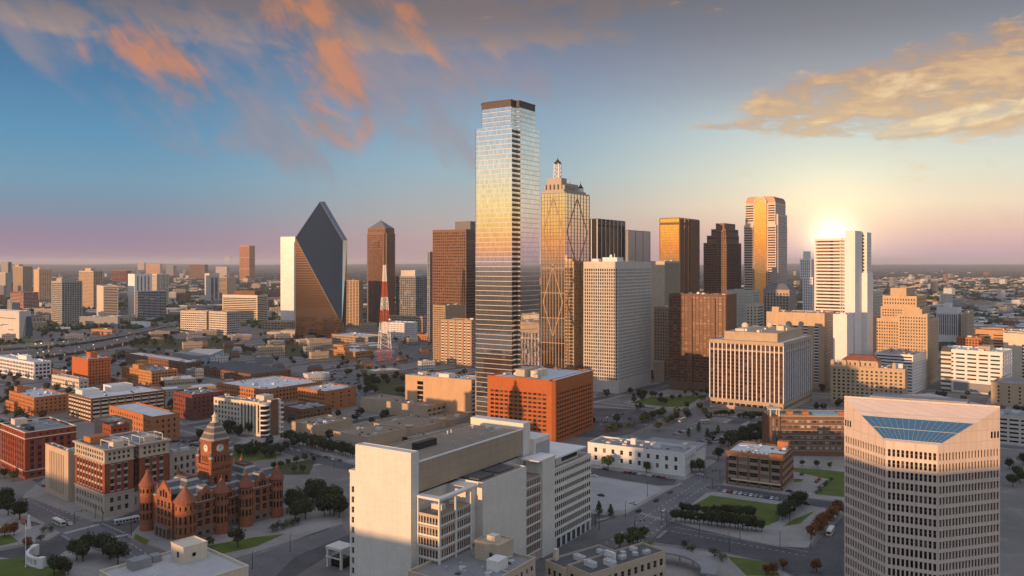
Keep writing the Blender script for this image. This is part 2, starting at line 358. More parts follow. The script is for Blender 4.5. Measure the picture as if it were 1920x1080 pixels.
def finish_panes(root, panes, g, name='window', maxn=100, minpx=2.0):
    """the largest panes as parts of their own, the rest as one part"""
    if not panes: return
    ca, sa = math.cos(root.rotation_euler.z), math.sin(root.rotation_euler.z); L = root.location
    sel = []; rest = []
    for q in panes:
        wx = L.x+q[0]*ca-q[1]*sa; wy = L.y+q[0]*sa+q[1]*ca; wz = q[2]-H
        nx = q[6][0]*ca-q[6][1]*sa; ny = q[6][0]*sa+q[6][1]*ca
        d = math.sqrt(wx*wx+wy*wy+wz*wz); face = -(nx*wx+ny*wy)/d
        k = .533*F/d
        infr = abs(wx/wy) < .62 and (H-q[2])/wy*F+HV < 1085
        if face > .03 and infr and q[4]*k >= minpx and q[3]*k*face >= .7: sel.append((-q[3]*q[4]*face/d/d, q))
        else: rest.append(q)
    sel.sort(key=lambda t: t[0])
    rest += [q for _, q in sel[maxn:]]
    for _, q in sel[:maxn]:
        o = link(name, pane_mesh(g), root, q[:3], q[5]); o.scale = (q[3], 1, q[4])
    if rest:
        m = MB()
        for x, y, z, w, h, phi, N in rest:
            ux, uy = math.cos(phi)*w/2, math.sin(phi)*w/2
            m.face([(x-ux,y-uy,z-h/2),(x+ux,y+uy,z-h/2),(x+ux,y+uy,z+h/2),(x-ux,y-uy,z+h/2)])
        o = m.build(name, g, root); o['kind'] = 'stuff'
UNITS = []
def unit_meshes():
    for w, d, h in ((3.2,2.2,1.7),(5.5,2.6,2.3),(2.0,2.0,1.4)):
        m = MB(); m.box(-w/2,-d/2,.25,w/2,d/2,h,0); m.box(-w/2-.06,-d/2-.06,0,w/2+.06,d/2+.06,.28,1)
        for k in range(5): m.box(-w/2+.2,-d/2-.05,.5+k*(h-.8)/5,w/2-.2,-d/2,.5+k*(h-.8)/5+.1,1); m.box(-w/2-.05,-d/2+.2,.5+k*(h-.8)/5,-w/2,d/2-.2,.5+k*(h-.8)/5+.1,1)
        for c in ((-w/4,), (w/4,)) if w > 3 else ((0,),): m.lathe(c[0], 0, [(min(d,w/2)*.38,h),(min(d,w/2)*.38,h+.3),(min(d,w/2)*.1,h+.3)], 10, 1)
        me = bpy.data.meshes.new('rooftop_unit'); me.from_pydata(m.v, [], m.f); me.materials.append(UNITW); me.materials.append(STEEL)
        me.polygons.foreach_set('material_index', m.m); UNITS.append(me)
unit_meshes()
def roof_units(root, x0, y0, x1, y1, z, n, rnd):
    pl = []
    for _ in range(n*6):
        if len(pl) >= n: break
        x, y = rnd.uniform(x0+3, max(x0+3.1, x1-3)), rnd.uniform(y0+3, max(y0+3.1, y1-3))
        if all(abs(x-a)+abs(y-b) > 7 for a, b in pl):
            pl.append((x, y)); link('rooftop_unit', rnd.choice(UNITS), root, (x, y, z), rnd.choice((0, math.pi/2)))
def split_face(m, f):
    q = MB(); q.face([m.v[i] for i in f]); return q
CLUT = []
def clutter(root, a, b, z, rnd, n):
    if not CLUT:
        for k in range(3):
            m = MB()
            if k == 0: m.lathe(0, 0, [(.3,0),(.3,1),(.55,1.05),(.55,1.35),(.1,1.5)], 8)
            elif k == 1: m.box(-.9,-.9,0,.9,.9,.5); m.box(-.75,-.75,.5,.75,.75,.7)
            else: m.bar((-3.5,0,.5),(3.5,0,.5),.28); m.bar((3.5,0,.5),(3.5,2.5,.5),.28); m.box(-3.6,-.3,0,-3.4,.3,.5); m.box(3.4,-.3,0,3.6,.3,.5)
            me = bpy.data.meshes.new(('roof_vent','roof_hatch','roof_duct')[k]); me.from_pydata(m.v, [], m.f); me.materials.append((STEEL, RF_DRK, UNITW)[k]); CLUT.append(me)
    for _ in range(n):
        k = rnd.choice((0,0,1,2)); link(CLUT[k].name, CLUT[k], root, (rnd.uniform(4.5, max(4.6,a-4.5)), rnd.uniform(4.5, max(4.6,b-4.5)), z), rnd.choice((0,math.pi/2)))
FOOT = []
class Bld:
    """a building in its own frame: near corner at the origin, x along its right face, y along its left face"""
    def __init__(s, name, label, cat, uL, uN, uR, vt, Y=None, vb=None, th=33, a=None, b=None, h=None, group=None):
        if Y is None: Y = H*F/(vb-HV)
        t = math.radians(th); sn, c = math.sin(t), math.cos(t); X = (uN-960)/F*Y
        kR, kL = (uR-960)/F, (uL-960)/F
        s.a = a if a is not None else (kR*Y-X)/(sn-kR*c)
        s.b = b if b is not None else (X-kL*Y)/(c+kL*sn)
        s.h = h if h is not None else zat(vt, Y)
        s.root = thing(name, label, cat, (X, Y, 0), math.pi/2-t, group)
        s.wm = MB(); s.panes = []; s.th = th; s.X = X; s.Y = Y; s.rnd = random.Random(hash((round(X), round(Y))) & 0xffff)
        s.rf = MB(); s.cp = MB(); FOOT.append((X, Y, t, s.a, s.b))
    def vol(s, x0, y0, x1, y1, z0, z1, L=None, R=None, para=.9, bk=None):
        facade(s.wm, s.panes, (x0,y0), (0,1), (-1,0), y1-y0, z0, z1, L)
        facade(s.wm, s.panes, (x0,y0), (1,0), (0,-1), x1-x0, z0, z1, R)
        s.wm.face([(x1,y0,z0),(x1,y1,z0),(x1,y1,z1),(x1,y0,z1)]); s.wm.face([(x0,y1,z0),(x1,y1,z0),(x1,y1,z1),(x0,y1,z1)])
        if para > 0:
            s.wm.frame(x0+.02,y0+.02,x1-.02,y1-.02,z1-para,z1,.35)
            s.rf.face([(x0+.3,y0+.3,z1-para),(x1-.3,y0+.3,z1-para),(x1-.3,y1-.3,z1-para),(x0+.3,y1-.3,z1-para)])
        else: s.rf.face([(x0,y0,z1),(x1,y0,z1),(x1,y1,z1),(x0,y1,z1)])
    def cope(s, x0, y0, x1, y1, z, o=.15, t=.3, w=.6): s.cp.frame(x0-o, y0-o, x1+o, y1+o, z, z+t, w)
    def done(s, wm, glass=GL, roof=RF_GRY, sp=None, coping=None, units=0, wname='window', maxn=100, minpx=2.0):
        s.wm.build('wall', [wm, sp or wm], s.root); [split_face(s.rf, f).build('roof', roof, s.root) for f in s.rf.f]
        for i in range(0, len(s.cp.v), 32):
            q = MB(); q.v = s.cp.v[i:i+32]; q.f = [tuple(k-i for k in f) for f in s.cp.f if i <= f[0] < i+32]; q.m = [0]*len(q.f)
            q.build('coping' if coping is None else 'cornice', coping or wm, s.root)
        finish_panes(s.root, s.panes, glass, wname, maxn, minpx)
        if units:
            roof_units(s.root, 0, 0, s.a, s.b, s.h-.9, units, s.rnd)
            if s.Y < 1000 and s.a > 8 and s.b > 8: clutter(s.root, s.a, s.b, s.h-.9, s.rnd, min(14, int(s.a*s.b/90)))
        return s
def simple(name, label, cat, uL, uN, uR, vt, wm, L=None, R=None, Y=None, vb=None, th=33, glass=GL, roof=RF_GRY, sp=None, units=2, pent=None, group=None, a=None, b=None, cope=True, coping=None, h=None, maxn=100, extra=None, pm=None, minpx=2.0):
    k = Bld(name, label, cat, uL, uN, uR, vt, Y, vb, th, a, b, h, group)
    k.vol(0, 0, k.a, k.b, 0, k.h, L, R)
    if cope: k.cope(0, 0, k.a, k.b, k.h)
    if extra:
        for e in extra: k.vol(*e)
    if pent:
        for fx0, fy0, fx1, fy1, ph in pent:
            m = MB(); m.box(k.a*fx0, k.b*fy0, k.h-.9, k.a*fx1, k.b*fy1, k.h+ph); m.frame(k.a*fx0-.1, k.b*fy0-.1, k.a*fx1+.1, k.b*fy1+.1, k.h+ph, k.h+ph+.25, .5)
            m.build('penthouse', pm or wm, k.root)
    k.done(wm, glass, roof, sp, coping, units, maxn=maxn, minpx=minpx)
    return k
def strip(root, name, m, mi=None): return m.build(name, mi, root)
# ------------------------------------------------------------------ skyline towers
SILVER = curtain('silver_mirror_glass', (.80,.79,.77), 1.6, 4.1, .03, .96, (.30,.28,.26), .05, .05, .02)
GOLDM = curtain('gold_mirror_glass', (.93,.68,.32), 1.5, 3.9, .06, 1, (.2,.11,.05), .05, .05, .02)
BRONZ = curtain('bronze_mirror_glass', (.62,.40,.22), 1.6, 3.9, .05, 1, (.12,.07,.04), .08, .12, .08)
STEELG = curtain('dark_blue_glass', (.065,.075,.085), 1.6, 3.9, .04, .9, (.03,.036,.042), .04, .16, .015, var=.15)
PRISM = curtain('prism_glass', (.20,.145,.105), 1.5, 4.6, .04, .95, (.11,.075,.055), .04, .2, .012, var=.08)
BLKG = curtain('black_curtain_wall', (.06,.065,.075), 1.5, 3.9, .07, .8, (.02,.02,.02), .1, .1)
WHTG = curtain('white_curtain_wall', (.88,.88,.88), 1.6, 3.4, .18, .35, (.6,.6,.6), .08, .1, .03)
def rings(poly, z0, z1, step, t, off, m, mi=0):
    cx = sum(p[0] for p in poly)/len(poly); cy = sum(p[1] for p in poly)/len(poly)
    R = max(math.hypot(p[0]-cx, p[1]-cy) for p in poly); k = 1+off/R
    q = [(cx+(x-cx)*k, cy+(y-cy)*k) for x, y in poly]
    z = z0
    while z < z1: m.prism(q, z, z+t, mi, bottom=True); z += step
def af(k, u): q = (u-960)/F; t = math.radians(k.th); return (q*k.Y-k.X)/(math.sin(t)-q*math.cos(t))
def bf(k, u): q = (u-960)/F; t = math.radians(k.th); return (k.X-q*k.Y)/(math.cos(t)+q*math.sin(t))
def tallest():
    k = Bld('office_tower', 'tallest silver mirrored skyscraper with a stepped dark capped crown', 'skyscraper', 885, 966, 1018, 230, Y=690, th=33)
    a, b = k.a, k.b; W = BAND = paint('aluminium_band', (.62,.58,.54), .35, .5)
    n = 7; lo = [(0,3.2),(8,3.2),(8,0),(a-6,0),(a-6,5),(a,5),(a,b-6),(a-6,b-6),(a-6,b),(5,b),(0,b-4.5)]
    z1, z2 = zat(234, 690), zat(188, 690)
    m = MB(); m.prism(lo, 0, z1); m.build('curtain_wall', SILVER, k.root)
    up = [(2.5,6),(10,6),(10,2.5),(a-9,2.5),(a-9,7),(a-4,7),(a-4,b-9),(a-9,b-9),(a-9,b-4.5),(8,b-4.5),(2.5,b-9)]
    m = MB(); m.prism(up, z1, z2-4); m.build('upper_curtain_wall', SILVER, k.root)
    m = MB(); rings(lo, 4, z1, 4.1, .45, .12, m); rings(up, z1+.3, z2-4, 4.1, .45, .2, m); m.build('floor_band', W, k.root)
    m = MB(); m.prism([(x, y) for x, y in up], z2-4, z2+1.2); rings(up, z2+1.2, z2+1.3, 9, .8, .5, m); m.build('crown', paint('dark_crown_cladding', (.06,.045,.04), .5), k.root)
    m = MB()
    for z in range(0, int((z1-4)/4.1)): m.box(.2, 3.05, 4+z*4.1+1.2, 7.9, 3.18, 4+z*4.1+3.6)
    m.build('corner_notch_glazing', GLD, k.root)
    m = MB(); m.box(10, b*.5, z2+1, 20, b*.8, z2+4); m.build('roof_plant_room', DKMET, k.root)
tallest()
def spires():
    Y = 905
    k = Bld('office_tower', 'bronze mirrored tower with crossing diamond pattern and white rooftop spires', 'skyscraper', 1015, 1059, 1105, 361, Y=Y, th=33)
    a, b, h = k.a, k.b, k.h
    m = MB(); m.prism([(0,0),(a,0),(a,b),(0,b)], 0, h); m.build('curtain_wall', curtain('tan_mirror_glass', (.86,.72,.54), 1.6, 3.9, .05, 1, (.30,.22,.15), .10, .12, .025), k.root)
    m = MB()
    for i in range(9):
        y = b*i/8; m.box(-.35, y-.3, 0, 0, y+.3, h); 
    for i in range(9):
        x = a*i/8; m.box(x-.3, -.35, 0, x+.3, 0, h)
    for j in range(1, 8): m.box(-.3, -.3, h*j/8-.35, a+.1, b+.1, h*j/8+.35)
    m.build('mullion_grid', paint('bronze_trim', (.34,.23,.15), .5, .3), k.root)
    for (L, f) in ((b, lambda m, t, z: m.box(-.45, t-.6, z-1.1, -.05, t+.6, z+1.1)), (a, lambda m, t, z: m.box(t-.6, -.45, z-1.1, t+.6, -.05, z+1.1))):
        m = MB(); n = 62
        for i in range(n):
            z = h*.28+i*h*.70/n; q = (i/15.5) % 2; q = q if q < 1 else 2-q
            f(m, L*(.5-.42*q), z); f(m, L*(.5+.42*q), z)
        m.build('diamond_lights', paint('dark_lamp_panels', (.30,.21,.135), .5), k.root)
    m = MB(); m.frame(0, 0, a, b, h, h+1.4, 1.2); m.box(3, 3, h, a-3, b-3, h+4); m.box(8, 8, h+4, a-12, b-6, h+12); m.box(6, b-22, h+4, 18, b-4, h+17)
    for i in range(7): m.box(5+i*4, 3, h+4, 7+i*4, 6, h+9)
    for i in range(5): m.box(3, 6+i*5, h+4, 6, 8+i*5, h+10)
    m.build('roof_plant', paint('tan_plant_cladding', (.36,.31,.26), .7), k.root)
    wm_ = paint('white_steel', (.72,.70,.68), .5)
    def mast(px, py, z0, z1, w):
        m = MB(); n = max(3, int((z1-z0)/4)); H1 = (z1-z0)/n
        for sx in (-1, 1):
            for sy in (-1, 1): m.bar((px+sx*w, py+sy*w, z0), (px+sx*w*.8, py+sy*w*.8, z1), .5)
        for i in range(n):
            for sx, sy, tx, ty in ((-1,-1,1,-1),(1,-1,1,1),(1,1,-1,1),(-1,1,-1,-1)):
                m.bar((px+sx*w, py+sy*w, z0+i*H1), (px+tx*w, py+ty*w, z0+(i+1)*H1), .25); m.bar((px+sx*w, py+sy*w, z0+i*H1), (px+tx*w, py+ty*w, z0+i*H1), .25)
        o = m.build('spire', wm_, k.root)
        c = MB(); c.lathe(px, py, [(w*1.3,z1),(w*1.3,z1+1),(w*.7,z1+2.5),(.3,z1+5),(.1,z1+8)], 8); c.build('spire_cap', DKMET, o)
    mast(12, b-14, h+12, zat(303, Y), 3.3); mast(a-6, 8, h+3, zat(346, Y), 2.4); mast(a-3, b-6, h+3, h+10, 1.6); mast(16, 14, h+8, h+16, 1.6)
spires()
def prism_tower():
    # faceted glass prism: a wall plane below the slanting cut, a leaning facet above it
    Y0 = 1560; S = 1.5
    root = thing('office_tower', 'dark faceted glass prism skyscraper with pointed top and slanting diagonal edge', 'skyscraper', at(600, Y0), 0)
    o = root.location
    def q(u, v, Y): p = at(u, Y, zat(v, Y)); return p-Vector((o.x, o.y, 0))
    Lp = q(554, 446, 1040*S); Q = q(630, 590, 1026*S); Rp = q(643, 451, 1085*S)
    n = (Q-Lp).cross(Rp-Lp).normalized()
    def onplane(u, v):
        d = Vector(((u-960)/F, 1, -(v-HV)/F)); e = Vector((-o.x, -o.y, H)); t = n.dot(Lp-e)/n.dot(d); return e+d*t
    ap = onplane(600, 378); g = lambda p: Vector((p.x, p.y, 0))
    R2 = q(651, 450, 1100*S); ap2 = ap+(R2-Rp)*1.0
    Fr = q(641, 640, 1024*S); Fr.z = 0; Lb = g(Lp)
    K = q(641, 606, 1024*S); K2 = q(649, 600, 1075*S)
    Bk = Vector((Lp.x+27, Lp.y+93, 0)); BkT = Vector((Bk.x, Bk.y, Lp.z))
    bm = bmesh.new()
    for p in (Lp, Q, Rp, ap, R2, ap2, Fr, Lb, K, K2, g(K2), g(R2), Bk, BkT, g(Rp)+Vector((0,0,0))): bm.verts.new(p)
    bmesh.ops.convex_hull(bm, input=bm.verts[:]); bmesh.ops.dissolve_limit(bm, angle_limit=.01, verts=bm.verts[:], edges=bm.edges[:])
    me = bpy.data.meshes.new('glass_prism'); bm.to_mesh(me); bm.free(); me.materials.append(PRISM); me.materials.append(STEELG); me.materials.append(paint('sky_reflection_glass', (.45,.58,.66), .1, .9))
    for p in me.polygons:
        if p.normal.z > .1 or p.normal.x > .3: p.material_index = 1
        if p.normal.z > .15 and abs(p.normal.y) < .45 and p.normal.x > .3: p.material_index = 2  # upper right edge facet: its sky reflection is put into a lighter blue tint
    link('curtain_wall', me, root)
    m = MB()
    for a, b in ((Lp, Q), (Lp, ap), (ap, Rp), (Lp, Lb), (Rp, g(Rp)), (R2, ap2)): m.bar(a+Vector((0,-.15,.1)), b+Vector((0,-.15,.1)), .35)
    m.build('edge_trim', paint('dark_edge_metal', (.10,.12,.14), .5, .2), root)
    m = MB(); m.box(-75, 4, 0, -48, 44, 15); m.box(-102, 8, 0, -75.1, 44, 12); m.build('podium', BEIGE, root)
prism_tower()
def pyramid_tower():
    Y = 1850
    k = Bld('office_tower', 'brown granite tower with a grey pyramid roof behind the red and white lattice mast', 'skyscraper', 686, 723, 743, 437, Y=Y, th=30)
    a, b, h = k.a, k.b, k.h; s = st(3.4, 3.9, .55, .55, .4, 6, 3, 1.5)
    k.vol(0, 4, a, b-4, 0, h, s, None, 0); k.vol(4, 0, a-4, b, 0, h, None, s, 0)
    k.vol(-1.6, b*.34, 3, b*.66, 0, h-16, st(2.5,3.9,.6,.7,.4,6,2,.6), None, 0); k.vol(-.9, b*.22, 3, b*.78, 0, h-34, st(2.5,3.9,.6,.7,.4,6,2,.6), None, 0)
    k.vol(a*.36, -1.6, a*.64, 3, 0, h-16, None, st(2.5,3.9,.6,.7,.4,6,2,.6), 0); k.vol(3, 3, a-3, b-3, h, h+12, st(5,12,.3,.5), st(5,12,.3,.5), 0)
    k.done(GRANITE, GLB, GRANITE)
    m = MB(); c = (a/2, b/2); ht = zat(412, Y)
    m.loft([[(4,4,h+12),(a-4,4,h+12),(a-4,b-4,h+12),(4,b-4,h+12)], [(c[0]-.6,c[1]-.6,ht),(c[0]+.6,c[1]-.6,ht),(c[0]+.6,c[1]+.6,ht),(c[0]-.6,c[1]+.6,ht)]]); m.bar((c[0],c[1],ht),(c[0],c[1],ht+5),.3)
    m.build('pyramid_roof', paint('grey_metal_roof', (.16,.16,.17), .4, .3), k.root)
pyramid_tower()
simple('office_tower', 'chocolate brown gridded tower immediately left of the tallest skyscraper', 'skyscraper', 811, 874, 905, 430, GRANITE, st(3.8,4.6,.62,.5,.5,6,3,1), st(50,4.6,.97,.5,.5,6,3,.5), Y=1300, th=33, glass=GLB, units=0, pent=[(.25,.0,.95,.45,13)], pm=paint('slate_penthouse', (.13,.13,.14), .5), sp=BROWN)
simple('office_tower', 'thin dark grey tower edge peeking out left of the chocolate brown gridded tower', 'skyscraper', 801, 806, 830, 472, GREY, st(4,3.8,.7,.5), st(4,3.8,.7,.5), Y=1450, th=33, units=0)
simple('office_tower', 'grey tower with glossy window grid behind the lattice mast, right of the pyramid roofed tower', 'office block', 742, 795, 815, 518, GREY, st(6,5,.74,.68,.5,4,3), st(6,5,.74,.68,.5,4,3), Y=1850, th=30, glass=GLBL, units=2, pent=[(.1,.35,.8,.9,13)], pm=PALE, minpx=1.6)
simple('apartment_tower', 'white glowing glass tower standing behind the left edge of the dark prism', 'tower', 526, 553, 590, 444, WHT, None, None, Y=1830, th=20, units=0, extra=[(-4,0,0,28,0,188,None,None)])
for o_ in [o for o in bpy.data.objects if o.name.startswith('wall') and o.parent and 'white glowing' in str(o.parent.get('label',''))]: o_.data.materials[0] = WHTG
simple('apartment_tower', 'slim orange residential slab right beside the dark glass prism', 'tower', 649, 673, 681, 526, BR_TAN, st(9,3.3,.55,.5), st(3.2,3.3,.6,.5), Y=1800, th=36, glass=GLB)
def banded(name, label, uL, uN, uR, vt, Y, th, stripe, wm, glassm, n, mi=None, cap=None):
    k = Bld(name, label, 'skyscraper', uL, uN, uR, vt, Y=Y, th=th); a, b, h = k.a, k.b, k.h
    m = MB(); m.prism([(0,0),(a,0),(a,b),(0,b)], 0, h); m.build('curtain_wall', glassm, k.root)
    m = MB()
    for i in range(n+1): m.box(a*i/n-.5, -.5, 0, a*i/n+.5, 0, h+.1)
    m.box(-.5, -.5, 0, 0, .7, h+.1)
    for i in range(1, stripe+1): m.box(-.5, b*i/stripe-.45, 0, 0, b*i/stripe+.45, h+.1)
    m.build('vertical_fin', wm, k.root)
    m = MB(); m.frame(0, 0, a, b, h, h+1, 1)
    if cap: m.frame(-.4, -.4, a+.4, b+.4, h*cap, h*cap+3.4, .6)
    m.build('roof_parapet', DKMET if cap is None else BROWN, k.root); return k
banded('office_tower', 'black tower with thin white vertical stripes, right of the bronze diamond patterned tower', 1098, 1120, 1172, 411, 1180, 33, 2, WHT, BLKG, 7)
banded('office_tower', 'plain grey tower in the middle distance, right of the black striped tower', 1173, 1178, 1219, 432, 1560, 33, 1, GREY, curtain('grey_ribbon_glass', (.22,.22,.23), 2, 3.9, .2, .5, (.3,.28,.26), .05, .45), 3)
k = banded('office_tower', 'gold mirrored tower with a dark top band and brown ribbed right side', 1237, 1274, 1311, 409, 1220, 33, 1, GRANITE, GOLDM, 1, cap=.955)
m = MB()
for i in range(10):
    if i not in (2, 4): m.box(k.a*i/10+.4, -.9, 0, k.a*(i+1)/10-.2, -.05, k.h-.5)
m.build('brown_cladding', BROWN, k.root)
simple('office_tower', 'low slab with sandstone left end and dark grey side before the gold mirrored tower', 'office block', 1218, 1246, 1275, 490, BEIGE, None, st(1.8,60,.6,.93,.3,2,2,.6), Y=1060, th=33, glass=GLD, sp=DARK, units=5, roof=RF_WHT)
def stepped():
    k = Bld('office_tower', 'brown stepped tower with several setbacks, left of the barrel vaulted tower', 'skyscraper', 1319, 1362, 1390, 452, Y=1330, th=36); a, b = k.a, k.b; z = lambda v: zat(v, 1330)
    s1 = st(2.6,3.8,.62,.6,.4,5,2,1)
    k.vol(0, 0, a, b, 0, z(455), s1, s1, 0)
    k.vol(1, 1, a-8, b*.86, z(455), z(441), s1, s1, 0); k.vol(2, 2, a-8, b*.68, z(441), z(429), s1, s1, 0); k.vol(4, 5, a-14, b*.5, z(429), z(418), s1, None, 0)
    k.vol(-1.2, b*.1, 1, b*.42, 0, z(432), s1, None, 0); k.done(GRANITE, GLB, GRANITE)
stepped()
def vaulted():
    Y = 1300; k = Bld('office_tower', 'tall tower crowned by barrel vaults with a bright gold glass centre bay', 'skyscraper', 1395, 1455, 1476, 379, Y=Y, th=33); a, b, h = k.a, k.b, k.h
    s = st(60,3.9,.97,.5,.4,5,3,.7); s2 = st(3,3.9,.55,.55,.4,5,3,.8)
    low = zat(421, Y)
    k.vol(0, 0, a, b*.27, 0, low, s, s2, 0); k.vol(0, b*.70, a, b, 0, low, s, None, 0); k.vol(3, 2, a-2, b-2, 0, h, None, s2, 0)
    k.vol(2, b*.03, 5, b*.27, low, h, s, None, 0); k.vol(2, b*.70, 5, b*.97, low, h, s, None, 0); k.vol(a*.1, -1.5, a*.9, 2, 0, h-18, None, s2, 0)
    k.done(BLUSH, GLB, BLUSH)
    m = MB(); m.box(-1.0, b*.30, 6, 3, b*.66, h+1); m.build('centre_curtain_wall', GOLDM, k.root)
    VM = paint('copper_vault', (.23,.12,.085), .45, .3); m = MB(); n = 10; r = (b-4)/2
    def vault(pts0, pts1): m.loft([pts0, pts1])
    top = zat(367, Y)-h
    A = [(3+(a-5)*t, .12) for t in (0,)]
    prof = [(0,0)]+[((1-math.cos(math.pi/2*i/n))*6, math.sin(math.pi/2*i/n)*top) for i in range(n+1)]
    prof = prof[1:]+[(b-4-x, z) for x, z in reversed(prof[1:])]
    m.loft([[(3.2, 2+y, h+z) for y, z in prof], [(a-2, 2+y, h+z) for y, z in prof]])
    m.build('vault_roof', VM, k.root)
    m = MB(); R = b*.2; c = b*.48; ring = [(c+R*math.cos(math.pi*i/16), R*math.sin(math.pi*i/16)*.95) for i in range(17)]; rin = [(c+(R-2)*math.cos(math.pi*i/16), (R-2)*math.sin(math.pi*i/16)*.95) for i in range(17)]
    for i in range(16):
        for x in (-1.4, 14): m.face([(x,ring[i][0],h+ring[i][1]),(x,ring[i+1][0],h+ring[i+1][1]),(x,rin[i+1][0],h+rin[i+1][1]),(x,rin[i][0],h+rin[i][1])])
        m.face([(-1.4,ring[i][0],h+ring[i][1]),(-1.4,ring[i+1][0],h+ring[i+1][1]),(14,ring[i+1][0],h+ring[i+1][1]),(14,ring[i][0],h+ring[i][1])])
    m.build('arch_frame', BLUSH, k.root)
    m = MB(); m.face([(-.6, y, h+z) for y, z in rin]); m.build('arch_window', GOLDM, k.root)
vaulted()
def bright_tower():
    Y = 960; k = Bld('office_tower', 'pale tower with bright banded glass left bay and blank white slab under the sun glow', 'skyscraper', 1527, 1586, 1609, 446, Y=Y, th=38); a, b, h = k.a, k.b, k.h
    hb = zat(433, Y)
    k.vol(0, 0, a*.55, b, 0, h, st(60,3.9,.98,.55,.4,3,2,1), None, .8)
    k.vol(-1.5, b*.10, 1, b*.17, 0, h+.2, st(60,3.9,.7,.7,.4,3,2,.2), None, 0)
    k.vol(-3, -11, a*.5, -.05, 0, hb, None, None, .8)
    k.vol(a*.5, -17, a, -.05, 0, zat(512, Y), None, None, .6); k.vol(a*.62, -15, a, -.1, zat(512, Y), hb-1, st(5,3.9,.7,.6,.6,1,2,2), st(5,3.9,.45,.6,.6,1,2,2), .6)
    k.done(WHT, curtain('bright_ribbon_glass', (.95,.66,.28), 1.5, 3.9, .08, 1), RF_WHT, minpx=1.7)
bright_tower()
simple('office_building', 'white stepped art deco tower just left of the pale tower under the sun glow', 'tower', 1505, 1524, 1545, 520, WHT, st(3.4,4,.4,.6), st(3.4,4,.4,.6), Y=1270, th=33, units=0, extra=[(3,3,20,20,118,148,st(3.4,4,.4,.6),st(3.4,4,.4,.6)),(7,7,16,16,148,160,None,None)])
K = simple('office_tower', 'beige square tower with a full grid of small deep windows', 'skyscraper', 1094, 1159, 1221, 491, PALE, st(2.75,3.75,.64,.68,.7,14,7,.8), st(2.75,3.75,.52,.6,.5,14,7,.8), Y=905, th=33, glass=GLD, units=6, roof=RF_GRY, minpx=1.2)
m = MB(); m.box(14, 8, K.h-1, 30, 26, K.h+5); m.box(8, 28, K.h-1, 16, 36, K.h+3.5); m.build('roof_plant_room', WHT, K.root)
m = MB(); m.bar((20, 14, K.h+5), (20, 14, K.h+9), .35); m.lathe(23, 20, [(1.6,K.h+5),(1.6,K.h+7.5),(.2,K.h+8.5)], 10); m.build('roof_dish', WHT, K.root)
simple('apartment_tower', 'brown apartment tower with patchy balcony bands, left of the white pier federal block', 'apartment tower', 1254, 1362, 1381, 553, BROWN, st(4.4,3.2,.84,.55,.9,10,2,.6), st(8,3.2,.3,.4,.4,10,2,2), Y=905, th=30, glass=pane('balcony_glass', (.028,.014,.009), (.26,.13,.07), .35, .3, 1.4), sp=wall('balcony_front', (.19,.085,.045)), units=5, minpx=1.5,
    extra=[(-1.4,12,0,18,0,104,st(3,3.2,.5,.5),None,0),(-1.4,38,0,43,0,104,st(3,3.2,.5,.5),None,0),(-1.4,0,0,4,0,104,st(3,3.2,.5,.5),None,0)])
simple('office_building', 'old tan masonry block half hidden behind the brown apartment tower', 'office block', 1226, 1262, 1290, 577, BR_TAN, st(3.2,3.7,.42,.5), st(), Y=1000, th=33)
def silo():
    t = thing('round_tower', 'small round beige service tower at the foot of the beige window grid tower', 'tower', at(1235, 1000), 0)
    m = MB(); m.lathe(0, 0, [(6.5,0),(6.5,zat(678,1000)),(6,zat(678,1000)+.8)], 20); m.build('wall', TAN, t); m = MB(); m.lathe(0, 0, [(5.5,zat(678,1000)+.8),(5.5,zat(678,1000)+1)], 20); m.build('roof', RF_GRY, t)
silo()
